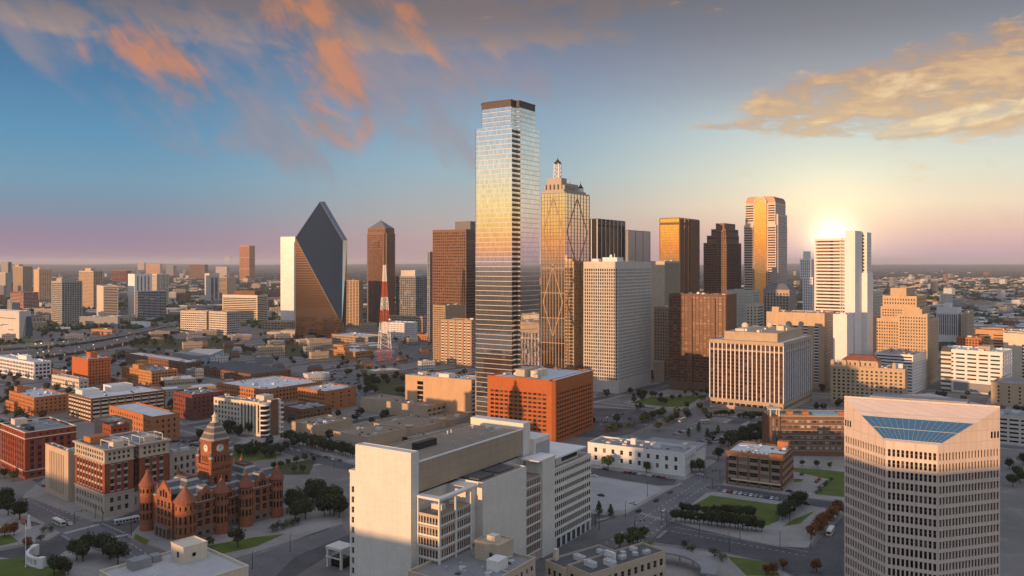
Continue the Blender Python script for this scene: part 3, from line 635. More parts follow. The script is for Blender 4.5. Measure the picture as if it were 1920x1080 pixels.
def federal():
    k = Bld('office_building', 'federal block with white vertical piers over rust brown windows', 'office block', 1331, 1469, 1522, 643, Y=785, th=34); a, b, h = k.a, k.b, k.h
    top = 8; zb = 9.5
    rust = wall('rust_spandrel', (.07,.022,.012), rough=.6); pierw = wall('white_pier', (.74,.72,.71), var=.06)
    k.wm.frame(-.3, -.3, a+.3, b+.3, h-3.4, h, 1.2)
    facade(k.wm, k.panes, (0,0), (0,1), (-1,0), b, 0, zb, st(6,9,.8,.5,.8,2,2.2,1)); facade(k.wm, k.panes, (0,0), (1,0), (0,-1), a, 0, zb, st(6,9,.8,.5,.8,2,2.2,1))
    k.rf.face([(.5,.5,h-.8),(a-.5,.5,h-.8),(a-.5,b-.5,h-.8),(.5,b-.5,h-.8)])
    k.wm.face([(a,0,0),(a,b,0),(a,b,h),(a,0,h)]); k.wm.face([(0,b,0),(a,b,0),(a,b,h),(0,b,h)])
    k.wm.box(-.25, -.25, h-10.2, a, b+.1, h-8.8)
    k.wm.box(8, 8, h-1, a-8, b-12, h+7.5); k.wm.frame(7.8, 7.8, a-7.8, b-11.8, h+7.5, h+8, .7)
    k.wm.build('wall', TAN, k.root); k.rf.build('roof', RF_WHT, k.root)
    P2 = []; m = MB(); n = 17
    for (O, U, N, W, cnt) in (((0,0),(0,1),(-1,0),b,n), ((0,0),(1,0),(0,-1),a,13)):
        O2 = (O[0]-N[0]*.9, O[1]-N[1]*.9)
        for j in ((zb, h-10.2), (h-8.8, h-3.4)):
            facade(m, P2, O2, U, N, W, j[0], j[1], st(W/cnt,3.7,.9,.5,.25,.3,.3,0))
    m.build('spandrel_wall', rust, k.root); finish_panes(k.root, P2, GLB, 'window', 100, 1.5)
    for i in range(n+1):
        m = MB(); y = b*i/n; m.box(-.4, y-.45, zb, .92, y+.45, h-3.4); m.build('pier', pierw, k.root)
    for i in range(1, 14):
        m = MB(); x = a*i/13; m.box(x-.45, -.4, zb, x+.45, .92, h-3.4); m.build('pier', pierw, k.root)
    finish_panes(k.root, k.panes, GLD, 'ground_window')
    m = MB(); m.lathe(0, 0, [(.8,0),(2.2,.8),(3.4,2.4),(3.6,3.8),(3.2,5.4),(2,6.7),(.1,7.2)], 16); o = m.build('radome', CREAM, k.root, (a*.45, b*.72, h+7.5), smooth=True)
    o2 = o.copy(); COL.objects.link(o2); o2.location = (a*.75, b*.5, h+7.5); o2.scale = (.85,)*3
    m = MB(); m.box(a*.5, b*.2, h+7.5, a*.68, b*.3, h+12); m.box(a*.2, b*.62, h+7.5, a*.4, b*.74, h+10); m.build('rooftop_housing', CREAM, k.root)
    roof_units(k.root, 10, 10, a-10, b-14, h+7.5, 6, k.rnd)
federal()
simple('office_building', 'pale green grey block behind the brown apartment tower, left of the mansard roofed block', 'office block', 1362, 1412, 1424, 545, wall('pale_green_wall', (.46,.46,.40)), st(4,4,.3,.15,.2,70,2), st(4,3.6,.5,.5), Y=1130, th=33)
simple('office_building', 'lower pale cream block with curved balconies left of the tan hotel', 'office block', 1398, 1420, 1432, 572, CREAM, st(4,3.8,.4,.5), st(40,3.8,.9,.5), Y=1080, th=33)
def mansard():
    k = Bld('classical_building', 'grey stone classical block with dark mansard roof in front of the vaulted tower', 'office block', 1431, 1480, 1492, 545, Y=1150, th=33); a, b, h = k.a, k.b, k.h
    k.vol(0, 0, a, b, 0, h, st(4.2,4,.45,.55,.5,4,3), st(4.2,4,.45,.55,.5,4,3), 0); k.cope(0, 0, a, b, h, .8, 1, 2); k.done(wall('grey_stone', (.36,.31,.27)), GLD, RF_DRK)
    m = MB(); z = zat(531, 1150); m.loft([[(0,0,h+1),(a,0,h+1),(a,b,h+1),(0,b,h+1)],[(6,6,z-2),(a-6,6,z-2),(a-6,b-6,z-2),(6,b-6,z-2)],[(10,10,z),(a-10,10,z),(a-10,b-10,z),(10,b-10,z)]]); m.build('mansard_roof', paint('slate_mansard', (.12,.12,.125), .6), k.root)
    m = MB(); m.box(a*.3, b*.55, z-1, a*.55, b*.8, z+14); m.box(a*.35, b*.6, z+14, a*.5, b*.75, z+22); m.build('roof_tower', wall('grey_stone', (.36,.31,.27)), k.root)
mansard()
k = simple('hotel', 'long tan hotel slab with vertical columns of balconies behind the white pier federal block', 'hotel', 1437, 1546, 1564, 588, wall('tan_hotel', (.50,.37,.25)), st(13,3.3,.38,.55,.8,8,14,3), st(4,3.3,.3,.4,.4,8,6,3), Y=930, th=34, glass=GLD, units=3, sp=WHT, minpx=1.3)
m = MB(); m.box(-.5, k.b*.78, k.h-13, 8, k.b*.9, k.h+6)
for f in (.05,.3,.55,.78): m.box(-.6, k.b*f, k.h-13.5, .4, k.b*f+1.2, k.h+1)
m.build('parapet_tower', wall('tan_hotel', (.50,.37,.25)), k.root)
simple('office_building', 'blank white concrete slab between the tan hotel and the pale sunlit tower', 'office block', 1562, 1588, 1600, 590, WHT, None, st(30,4.2,.1,.3,.4,8,4,12), Y=900, th=33, roof=RF_WHT)
k = simple('hotel', 'large tan masonry hotel with set back upper storeys, right of the pale tower', 'hotel', 1640, 1740, 1760, 600, wall('warm_masonry', (.50,.36,.23)), st(2.8,3.6,.5,.5,.3,5,3,1.5), st(2.8,3.6,.45,.5,.3,5,3,1.5), Y=960, th=37, units=0, minpx=1.2)
k.wm = MB(); k.rf = MB(); k.panes = []; k.cp = MB(); z = lambda v: zat(v, 960); s = st(2.8,3.6,.5,.5,.3,2,2.5,1.2)
k.vol(3, k.b*.16, k.a-2, k.b-6, k.h, z(577), s, s, .8); k.vol(4, k.b*.22, k.a-3, k.b-8, z(577), z(556), s, s, .8); k.vol(6, k.b*.42, k.a-10, k.b*.72, z(556), z(541), None, None, .8)
k.vol(-14, -2, 0, k.b*.50, 0, z(588), st(2.8,3.6,.5,.5,.3,5,3,1.2), st(2.8,3.6,.3,.5,.3,5,3,1.2), .8); k.vol(-13, 4, -3, k.b*.42, z(588), z(580), None, None, .5)
k.done(wall('warm_masonry', (.50,.36,.23)), GL, RF_TAN, minpx=1.2)
simple('apartment_building', 'narrow wing with white balconies between pale tower and large tan masonry hotel', 'apartment tower', 1633, 1640, 1655, 548, CREAM, None, st(6,3.6,.6,.5,.6), Y=1060, th=33)
simple('office_building', 'small white and blue striped block out at the right edge of downtown', 'office block', 1756, 1796, 1803, 577, WHT, st(3,40,.6,.85,.4,14,8,1), st(3,40,.6,.85,.4,14,8,1), Y=1430, th=40, glass=GLBL, units=2, pent=[(.2,.4,.8,.7,7)])
simple('office_building', 'tan concrete block stepping down beside the small blue striped block', 'office block', 1802, 1814, 1826, 588, TAN, st(4,4,.3,.4), st(4,4,.3,.4), Y=1400, th=33, units=1)
# ------------------------------------------------------------------ west end and foreground blocks
def depository():
    k = Bld('brick_building', 'seven storey red brick corner building with stone cornice and brick pilasters', 'brick building', 1, 47, 143, 812, vb=899, th=42); a, b, h = k.a, k.b, k.h
    s = st(4.6,4.1,.58,.6,.5,0,.6,2.2,.28)
    k.vol(0, 0, a, b, 0, 5, st(4.6,5,.7,.6,.5,.6,.8,2.2), st(4.6,5,.7,.6,.5,.6,.8,2.2), 0); k.vol(0, 0, a, b, 5.5, h-4.2, s, s, 0)
    k.vol(.05, .05, a, b, h-3.6, h, st(4.6,3.6,.4,.4,.3,.5,1,3), st(4.6,3.6,.4,.4,.3,.5,1,3), .9)
    k.cp.frame(-.35,-.35,a+.1,b+.1,h-4.2,h-3.6,1.2); k.cp.frame(-.25,-.25,a+.1,b+.1,5,5.5,1.2); k.cp.frame(-.3,-.3,a+.1,b+.1,h,h+.5,.8)
    k.done(wall('deep_red_brick', (.25,.055,.028), kind='brick', bs=(1,.33)), GL, RF_GRY, coping=CREAM, units=3)
    m = MB(); m.box(4, b-16, h-.9, 12, b-8, h+4); m.build('penthouse', CREAM, k.root); m = MB(); m.box(6, 10, h-.9, 9, 26, h+1.6); m.build('skylight', DKMET, k.root)
depository()
simple('office_annex', 'narrow beige annex with tall slit windows beside the red brick corner building', 'annex', 85, 128, 141, 848, wall('annex_stone', (.50,.38,.27)), st(2.6,80,.35,.93,.5,2.5,2,6), None, vb=942, th=41, glass=GLD, units=4)
def courts():
    k = Bld('classical_building', 'eight storey brick and limestone courthouse with heavy cornice and two wings', 'courthouse', 140, 196, 317, 844, vb=971, th=40); b, h = k.b, k.h
    x1, x2, x3 = af(k, 251), af(k, 262), af(k, 317); d = 14
    LS = wall('limestone', (.46,.39,.31), kind='panel', bs=(1.8,.9)); zb, zt = 12.5, h-7.5
    sB = st(3.6,5.5,.5,.55,.5,1.5,1,2); sT = st(2.9,3.3,.55,.6,.4,.6,1.4,1.6); sM = st(3.8,3.7,.60,.66,.5,.6,.6,2.4,.12)
    for (x0, xe) in ((0, x1), (x2, x3)):
        k.vol(x0, 0, xe, b, 0, zb, sB, sB, 0); k.vol(x0+.1, .1, xe-.1, b, zt, h, sT, sT, 1.2)
        k.cp.frame(x0-.9, -.9, xe+.9, b+.9, h-.8, h+.1, 2); k.cp.frame(x0-.4, -.4, xe+.4, b+.2, zt-.5, zt, 1); k.cp.frame(x0-.3, -.3, xe+.3, b+.2, zb-.1, zb+.5, 1)
    k.vol(x1, d, x2, b, 0, h-1, None, st(4,3.8,.4,.5), .6); k.vol(x1, 1, x2, d-.05, 0, zb-2, None, sB, .6)
    k.done(LS, GL, RF_GRY, coping=LS, maxn=90)
    m = MB(); P2 = []
    for (x0, xe) in ((.15, x1-.15), (x2+.15, x3-.15)):
        facade(m, P2, (x0,.15), (0,1), (-1,0), b-.2, zb+.5, zt-.5, sM); facade(m, P2, (x0,.15), (1,0), (0,-1), xe-x0, zb+.5, zt-.5, sM); m.face([(xe,.15,zb),(xe,b,zb),(xe,b,zt),(xe,.15,zt)])
    m.build('brick_wall', [wall('court_brick', (.25,.07,.04), kind='brick', bs=(1,.33)), LS], k.root); finish_panes(k.root, P2, GL, 'sash_window', 100)
    # rooftop pipe frames and plant
    for (x0, xe) in ((x1*.25, x1*.95), (x2+2, x3-2)):
        m = MB()
        for xx in (x0, xe):
            for yy in (4, 14):
                m.bar((xx,yy,h-1),(xx,yy,h+3.4),.22)
            m.bar((xx,4,h+3.3),(xx,14,h+3.3),.22)
        for yy in (4, 9, 14): m.bar((x0,yy,h+3.3),(xe,yy,h+3.3),.22)
        m.build('roof_frame', paint('white_steel', (.72,.70,.68), .5), k.root)
        m = MB(); m.box(x0+3, 5, h-.9, x0+9, 11, h+2.4); m.build('plant_room', CREAM, k.root)
    m = MB(); m.box(3, b-14, h-1, 14, b-5, h+3); m.build('lift_house', BR_ORG, k.root)
courts()
simple('office_building', 'beige stone wing with dark flat roof tucked behind the red sandstone clock tower', 'office block', 306, 318, 374, 851, wall('limestone', (.46,.39,.31), kind='panel', bs=(1.8,.9)), st(), st(3.4,4.2,.45,.6,.4,3,2,2), Y=500, th=40, roof=RF_GRY, units=3)
SAND = wall('red_sandstone', (.34,.122,.055), kind='panel', bs=(1.6,.7), var=.3, col2=(.25,.085,.04)); GRAN = wall('grey_granite', (.22,.145,.11), kind='panel', bs=(1.6,.8)); TILE = wall('red_clay_tile', (.25,.09,.055), kind='panel', bs=(.5,.45), var=.25)
def slate_fn(T, b):
    tc = T.new('ShaderNodeTexCoord'); o = tc.outputs['Object']; z = T.xyz(o)[2]
    f = T.m('LESS_THAN', T.m('FRACT', T.m('DIVIDE', z, 3.1)), .32); n = T.noise(o, 2.0, 4)
    c = T.mix(f, (.06,.085,.105,1), (.33,.30,.26,1)); hsv = T.new('ShaderNodeHueSaturation'); T.put(hsv.inputs['Color'], c); T.l.new(T.m('ADD', .7, T.m('MULTIPLY', n, .6)), hsv.inputs['Value'])
    T.l.new(hsv.outputs[0], b.inputs['Base Color']); b.inputs['Roughness'].default_value = .6
SLATE = mat('banded_slate', slate_fn)
def spire_fn(T, b):
    slate_fn(T, b); m = [n for n in T.n if n.type == 'MIX'][0]; m.inputs[6].default_value = (.12,.105,.10,1); m.inputs[7].default_value = (.36,.27,.19,1)
SPIRE = mat('spire_slate', spire_fn)
def old_courthouse():
    t = thing('courthouse', 'red sandstone romanesque courthouse with clock tower, cone roofed turrets and banded slate roofs', 'courthouse', at(347, 423), math.radians(90-38))
    A, B = 56.5, 37.0; EZ = 19.0
    def arch_wins(m, P, O, U, N, W, z0, z1, n, fw=.55):
        facade(m, P, O, U, N, W, z0, z1, st(W/n, z1-z0, fw, .8, .5, .3, .3, .6))
    wm = MB(); gm = MB(); P = []
    def block(x0, y0, x1, y1, h, L=0, R=0, gr=5.2):
        facade(gm, P, (x0,y0), (0,1), (-1,0), y1-y0, 0, gr, st((y1-y0)/max(L,1),gr,.5,.5,.6,.6,.8,1) if L else None); facade(gm, P, (x0,y0), (1,0), (0,-1), x1-x0, 0, gr, st((x1-x0)/max(R,1),gr,.5,.5,.6,.6,.8,1) if R else None)
        rows = st((y1-y0)/max(L,1),4.9,.62,.72,.55,.5,.8,1.0) if L else None; rr = st((x1-x0)/max(R,1),4.9,.62,.72,.55,.5,.8,1.0) if R else None
        facade(wm, P, (x0,y0), (0,1), (-1,0), y1-y0, gr, h, rows); facade(wm, P, (x0,y0), (1,0), (0,-1), x1-x0, gr, h, rr)
        for q in ([(x1,y0),(x1,y1)], [(x0,y1),(x1,y1)]): wm.face([(*q[0],0),(*q[1],0),(*q[1],h),(*q[0],h)])
        wm.frame(x0-.25, y0-.25, x1+.25, y1+.25, h-.5, h, .8)
    block(1.5, 1.5, 21.5, B-2, EZ, 0, 5); block(36.5, 1.5, A, B-2, EZ, 0, 5); block(21.5, 6, 36.5, B-4, EZ-3, 0, 6)
    block(-.8, 11, 1.45, 27, EZ+1, 5, 0); 
    def roof(pts, name='roof'): return pts
    def hip(x0, y0, x1, y1, z0, z1, ins, insy):
        m = MB(); o = .5
        m.loft([[(x0-o,y0-o,z0),(x1+o,y0-o,z0),(x1+o,y1+o,z0),(x0-o,y1+o,z0)],[(x0+ins,y0+insy,z1),(x1-ins,y0+insy,z1),(x1-ins,y1-insy,z1),(x0+ins,y1-insy,z1)]]); m.build('slate_roof', SLATE, t)
        r = MB(); r.bar((x0+ins,(y0+insy),z1+.2),(x1-ins,(y0+insy),z1+.2),.35); r.bar((x0+ins,y1-insy,z1+.2),(x1-ins,y1-insy,z1+.2),.35); r.bar((x0+ins,y0+insy,z1+.2),(x0+ins,y1-insy,z1+.2),.35); r.bar((x1-ins,y0+insy,z1+.2),(x1-ins,y1-insy,z1+.2),.35); r.build('roof_ridge', TILE, t)
    hip(1.5, 1.5, 21.5, B-2, EZ, EZ+10.5, 7.5, 12); hip(36.5, 1.5, A, B-2, EZ, EZ+10.5, 7.5, 12); hip(14, 6, 44, B-4, EZ-3, EZ+8.5, 6, 11.5)
    def gable(x, y, w, z0, zh, ax, dep=9):
        """gabled dormer: stone front with three windows and a slate back"""
        g = MB(); s = MB()
        f = (lambda p, q, z: (x+p, y+q, z)) if ax == 'x' else (lambda p, q, z: (x+q, y+p, z))
        fr = [f(-w/2,0,z0), f(w/2,0,z0), f(w/2,0,z0+zh*.35), f(0,0,z0+zh), f(-w/2,0,z0+zh*.35)]; bk = [f(-w/2,1,z0), f(w/2,1,z0), f(w/2,1,z0+zh*.35), f(0,1,z0+zh), f(-w/2,1,z0+zh*.35)]
        g.loft([fr, bk])
        for sx in (-1, 1): g.bar(f(sx*w/2,.4,z0-.5), f(sx*w/2,.4,z0+zh*.55), .5, 6); g.bar(f(sx*w/2,.4,z0+zh*.55), f(sx*w/2,.4,z0+zh*.8), .45, 6, 0, .05)
        go = g.build('gable', SAND, t)
        s.face([f(-w/2,.5,z0+zh*.33), f(0,.5,z0+zh*.95), f(0,dep,z0+zh*.95), f(-w/2,dep,z0+zh*.33)]); s.face([f(w/2,.5,z0+zh*.33), f(0,.5,z0+zh*.95), f(0,dep,z0+zh*.95), f(w/2,dep,z0+zh*.33)]); s.build('gable_roof', SLATE, t)
        for i in (-1, 0, 1):
            q = MB(); c = i*w*.2; ww = w*.065
            q.face([f(c-ww,-.06,z0+zh*.12), f(c+ww,-.06,z0+zh*.12), f(c+ww,-.06,z0+zh*(.42 if i else .52)), f(c-ww,-.06,z0+zh*(.42 if i else .52))]); q.build('gable_window', GLD, go)
    gable(12.5, 1.3, 8.5, EZ-.5, 8.5, 'x'); gable(29, 5.8, 7, EZ-3.5, 7.5, 'x'); gable(47, 1.3, 8.5, EZ-.5, 8.5, 'x'); gable(-.9, 19, 13, EZ+.5, 10, 'y', 10)
    def turret(x, y, r, ez=21.8, tip=29.6):
        m = MB(); n = 16; m.lathe(x, y, [(r+.3,0),(r+.2,5.2),(r+.05,5.25),(r,ez-6.2),(r+.35,ez-6),(r+.1,ez-5.4),(r+.1,ez-.8),(r+.5,ez-.5),(r+.5,ez)], n); o = m.build('turret', SAND, t)
        q = MB(); q.lathe(x, y, [(r+1.0,ez-.1),(r*.58,ez+(tip-ez)*.5),(.12,tip)], n); q.lathe(x, y, [(.3,tip-.3),(.35,tip+.3),(.05,tip+1.4)], 6); q.build('cone_roof', TILE, o)
        for z0, z1, rr in ((6.2,9.4,r),(11,15,r),(ez-3.9,ez-1.8,r+.12)):
            for j in range(12):
                an = 2*math.pi*(j+.5)/12+.3; wx, wy = math.cos(an), math.sin(an)
                if wx*.3+wy < .55 or wx < -.3:
                    if ((x > 1 and wx > .8) or wy > .9): continue
                    q = MB(); ww = .48 if z0 < 17 else .4; R = rr*math.cos(math.pi/16)+.1
                    q.face([(x+wx*R+wy*ww,y+wy*R-wx*ww,z0),(x+wx*R-wy*ww,y+wy*R+wx*ww,z0),(x+wx*R-wy*ww,y+wy*R+wx*ww,z1),(x+wx*R+wy*ww,y+wy*R-wx*ww,z1)]); q.build('turret_window', GLD, o)
    turret(0, 0, 4.9); turret(0, B, 3.6, 24.2, 31.9); turret(21.5, 1.2, 3.5); turret(36.5, 1.2, 3.6); turret(A, 1.2, 3.3); turret(A, B-2, 3.2); turret(18, B, 2.9)
    finish_panes(t, P, GLD, 'window', 100, 1.2)
    wm.build('wall', SAND, t); gm.build('granite_base', GRAN, t)
    # clock tower
    cx, cy, w = 28.5, 18.5, 6.3
    m = MB(); TP = []
    def sq(w, z0, z1, s=None, s2=None):
        for O, U, N in (((cx-w,cy-w),(0,1),(-1,0)), ((cx-w,cy-w),(1,0),(0,-1)), ((cx+w,cy-w),(0,1),(1,0)), ((cx-w,cy+w),(1,0),(0,1))): facade(m, TP, O, U, N, 2*w, z0, z1, s)
    sq(w, 0, 20); sq(w, 20, 28.6, st(3.2,8,.55,.75,.8,.4,.8,1.3)); m.frame(cx-w-.4, cy-w-.4, cx+w+.4, cy+w+.4, 28.6, 29.4, 1)
    sq(w, 29.4, 32.4, st(1.5,3,.5,.55,.4,.4,.4,.8)); m.frame(cx-w-.5, cy-w-.5, cx+w+.5, cy+w+.5, 32.4, 33.6, 1.2); m.box(cx-w, cy-w, 32.5, cx+w, cy+w, 33.2)
    w2 = 5.3; 
    def oct(r, z, c=.72): return [(cx+r*a, cy+r*b_, z) for a, b_ in ((-1,-c),(-c,-1),(c,-1),(1,-c),(1,c),(c,1),(-c,1),(-1,c))]
    sq(w2, 33.4, 38.8, st(2.2,5,.5,.75,.5,.4,.6,1.4)); sq(w2, 38.8, 45.2); m.frame(cx-w2-.5, cy-w2-.5, cx+w2+.5, cy+w2+.5, 45.0, 46.0, 1)
    tw = m.build('clock_tower', SAND, t); finish_panes(t, TP, GLD, 'belfry_window', 60, 1.0)
    for px, py in ((-1,-1),(1,-1),(1,1),(-1,1)):
        q = MB(); q.lathe(cx+px*(w-.2), cy+py*(w-.2), [(.9,31),(1.05,36.2),(1.25,36.6),(1.25,37.2)], 10); qo = q.build('pinnacle', SAND, tw)
        q = MB(); q.lathe(cx+px*(w-.2), cy+py*(w-.2), [(1.3,37.2),(.1,41.6)], 10); q.build('pinnacle_cap', SLATE, qo)
    for N in ((-1,0),(0,-1),(1,0),(0,1)):
        q = MB(); hnd = MB(); U = (-N[1], N[0]) ; c = (cx+N[0]*(w2+.12), cy+N[1]*(w2+.12))
        ringp = lambda R, d, n=20: [(c[0]+N[0]*d+U[0]*R*math.cos(2*math.pi*i/n), c[1]+N[1]*d+U[1]*R*math.cos(2*math.pi*i/n), 42.0+R*math.sin(2*math.pi*i/n)) for i in range(n)]
        q.loft([ringp(2.05,-.2), ringp(2.05,.12), ringp(1.75,.14)], cap=False); fo = q.build('clock_surround', CREAM, tw)
        q = MB(); q.face(ringp(1.8,.06)); q.build('clock_face', paint('clock_white', (.75,.72,.64), .4), fo)
        for an, L, wd in ((1.15, 1.4, .1), (2.75, .95, .13)):
            hnd.bar((c[0]+N[0]*.16, c[1]+N[1]*.16, 42), (c[0]+N[0]*.16+U[0]*L*math.cos(an), c[1]+N[1]*.16+U[1]*L*math.cos(an), 42+L*math.sin(an)), wd)
        for i in range(12):
            an = math.pi*i/6; hnd.bar((c[0]+N[0]*.16+U[0]*1.4*math.cos(an), c[1]+N[1]*.16+U[1]*1.4*math.cos(an), 42+1.4*math.sin(an)), (c[0]+N[0]*.16+U[0]*1.65*math.cos(an), c[1]+N[1]*.16+U[1]*1.65*math.cos(an), 42+1.65*math.sin(an)), .07)
        hnd.build('clock_hands', DKMET, fo)
    q = MB(); q.loft([oct(6.5,46), oct(5.1,49.2), oct(3.6,52.6), oct(2.1,55.4)]); so = q.build('spire_roof', SPIRE, tw)
    q = MB(); q.lathe(cx, cy, [(2.2,55.3),(2.3,55.8),(1.3,55.9),(1.2,58.2),(1.7,58.5),(1.1,59.3),(.4,60.2),(.1,61.4)], 10); q.build('lantern', CREAM, so)
    # arched entrance porch on the left face
    q = MB()
    for i in range(4): q.box(-2.6, 13+i*3.6, 0, -.85, 14.2+i*3.6, 4.8)
    q.box(-2.6, 12.5, 4.8, -.85, 26, 5.8); q.build('entrance_porch', GRAN, t)
old_courthouse()
# ---- west end blocks
DOCK = st(4.2,3.9,.55,.5,.35,1.2,1.6,1.2)
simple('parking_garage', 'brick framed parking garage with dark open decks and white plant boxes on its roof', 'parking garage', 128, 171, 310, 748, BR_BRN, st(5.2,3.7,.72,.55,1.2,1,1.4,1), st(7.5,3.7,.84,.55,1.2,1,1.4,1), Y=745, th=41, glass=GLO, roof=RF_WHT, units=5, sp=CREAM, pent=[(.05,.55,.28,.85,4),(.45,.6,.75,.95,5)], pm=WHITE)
simple('warehouse', 'long low warehouse with a bright white roof, brick on its left and tan windowed end', 'warehouse', 205, 285, 337, 782, BR_ORG, st(4.4,4.4,.35,.45,.3,2,2,2), st(4.4,4.4,.4,.5,.3,2,2,2), Y=652, th=42, roof=RF_WHT, units=0)
simple('brick_building', 'tan blank walled block behind the brick and limestone courthouse', 'brick building', 177, 207, 248, 793, BR_TAN, None, st(5,3.6,.4,.4,.3,3,2), Y=600, th=42, units=3, roof=RF_TAN)
simple('brick_building', 'small dark red brick block just in front of the tan blank walled block', 'brick building', 192, 208, 243, 799, BR_RED, st(4,3.4,.4,.4), st(4,3.4,.5,.45), Y=560, th=42, units=1)
simple('brick_building', 'orange brick warehouse with rows of small windows at the left edge below the highway', 'brick building', 17, 64, 127, 746, BR_ORG, st(3.6,3.8,.42,.48,.3,1.5,1.5,1), st(4,3.8,.42,.45,.3,1.5,1.5,1), Y=775, th=41, roof=RF_WHT, units=4, extra=[(2,50,10,57,0,22,None,None),(-4,40,0,62,0,9,st(),st())])
simple('brick_building', 'bright orange brick block with blank left wall, tallest of the west end warehouses', 'brick building', 135, 165, 208, 674, wall('vivid_brick', (.48,.135,.04), kind='brick', bs=(1,.33)), None, st(3.6,3.6,.5,.5), vb=724, th=42, roof=RF_WHT, units=1, pent=[(.35,.35,.65,.6,6)])
simple('brick_building', 'golden brick warehouse with regular square windows and a raised stair tower', 'brick building', 228, 284, 333, 697, wall('golden_brick', (.50,.24,.09), kind='brick', bs=(1,.33)), st(3.8,3.6,.42,.45,.3,1.5,1.2,1), st(3.8,3.6,.7,.5), vb=724, th=41, units=3, pent=[(.0,.42,.25,.62,5),(.5,.8,.8,.98,6)])
simple('brick_building', 'low golden brick wing left of the square windowed golden warehouse', 'brick building', 184, 222, 240, 711, wall('golden_brick', (.50,.24,.09), kind='brick', bs=(1,.33)), st(6,4,.75,.4), st(), Y=985, th=41, units=1)
simple('office_building', 'white painted loft building with large windows at the far left edge', 'loft building', -12, 64, 96, 680, WHT, st(4.4,4.2,.68,.62,.3,1,1.6,1), st(4.4,4.2,.7,.6,.3,1,1.6,1), vb=712, th=38, roof=RF_WHT, units=4, pent=[(.3,.3,.6,.5,5)])
simple('brick_building', 'small brown brick store between the white loft building and the bright orange block', 'brick building', 83, 124, 140, 698, BR_BRN, st(5,4,.4,.4), st(5,4,.4,.4), Y=1005, th=40, units=2)
simple('shop_building', 'single storey white fronted shop row below the bright orange block', 'shop', 97, 148, 166, 712, CREAM, st(4,4,.6,.45), st(4,4,.5,.4), Y=930, th=38, roof=RF_WHT, units=2)
simple('brick_building', 'dark red brick block with white roof units, left of the cream strip windowed building', 'brick building', 325, 360, 420, 741, BR_DRK, st(4,3.7,.48,.5,.35,1.5,1.4,1), st(4.2,3.7,.5,.5,.35,1.5,1.4,1), Y=752, th=42, roof=RF_GRY, units=5)
simple('brick_building', 'long brown brick warehouse with a flat white roof below the wedge roofed hall', 'brick building', 235, 349, 378, 680, BR_BRN, st(5,4,.4,.45), st(4,3.8,.5,.5), Y=1060, th=41, roof=RF_WHT, units=4)
def wedge():
    Y = 1150; t = thing('hall', 'exhibition hall with a tilted pale metal wedge roof beyond the brick warehouses', 'hall', at(372, Y), math.radians(50))
    m = MB(); m.prism([(0,0),(16,0),(16,70),(0,70)], 0, 14); m.build('wall', GREY, t)
    m = MB(); z = zat(671, Y); m.loft([[(-1,-1,z-4),(-1,74,z-6),(-1,74,z-5),(-1,-1,z-3)],[(38,-1,z+8),(38,74,z+4),(38,74,z+5),(38,-1,z+9)]]); m.build('roof', paint('pale_metal_roof', (.42,.42,.44), .45, .3), t)
    m = MB(); m.face([(38,-1,0),(38,74,0),(38,74,z+4),(38,-1,z+8)]); m.face([(0,-.5,0),(38,-.5,0),(38,-.5,z+8),(0,-.5,z-4)]); m.face([(0,73,0),(38,73,0),(38,73,z+4),(0,73,z-6)]); m.build('end_wall', paint('blue_metal_cladding', (.32,.42,.5), .4, .2), t)
wedge()
def sawtooth():
    k = Bld('warehouse', 'brick market hall with dark ribbed roof panels in parallel rows', 'warehouse', 366, 470, 546, 702, Y=985, th=40); a, b, h = k.a, k.b, k.h
    k.vol(0, 0, a, b, 0, h, st(5,4,.5,.5,.3,1,1.5), st(5,4,.4,.5,.3,1,1.5), .8); k.cope(0, 0, a, b, h); k.done(BR_BRN, GL, RF_DRK)
    m = MB()
    for i in range(7):
        y0 = b*i/7+1.5; y1 = b*(i+1)/7-.5; m.loft([[(2,y0,h-.8),(2,y1,h-.8),(2,y1,h+.4),(2,(y0+y1)/2,h+2.2)],[(a-2,y0,h-.8),(a-2,y1,h-.8),(a-2,y1,h+.4),(a-2,(y0+y1)/2,h+2.2)]])
    m.build('ribbed_roof', paint('dark_ribbed_roof', (.045,.055,.06), .45, .2), k.root)
sawtooth()
k = simple('brick_building', 'long orange brick warehouse with patched white roof right of the west end courtyard', 'brick building', 407, 495, 604, 731, BR_ORG, st(4.2,3.8,.45,.5,.3,1.2,1.5,1.2), st(4.2,3.8,.45,.5,.3,1.2,1.5,1.2), Y=835, th=38, roof=RF_WHT, units=9)
simple('brick_building', 'brown brick block with balconies on its left face and a plain right wall', 'brick building', 558, 610, 668, 734, BR_ORG, st(4,3.7,.7,.5,.8,1,1.6,1), st(9,3.7,.22,.4,.3,1.5,1.5,4), Y=800, th=38, roof=RF_WHT, units=3)
simple('brick_building', 'low old brick block in front of the brown balconied brick block', 'brick building', 530, 566, 622, 768, BR_BRN, st(4,3.6,.4,.5), st(4,3.6,.5,.5), Y=735, th=40, roof=RF_GRY, units=4)
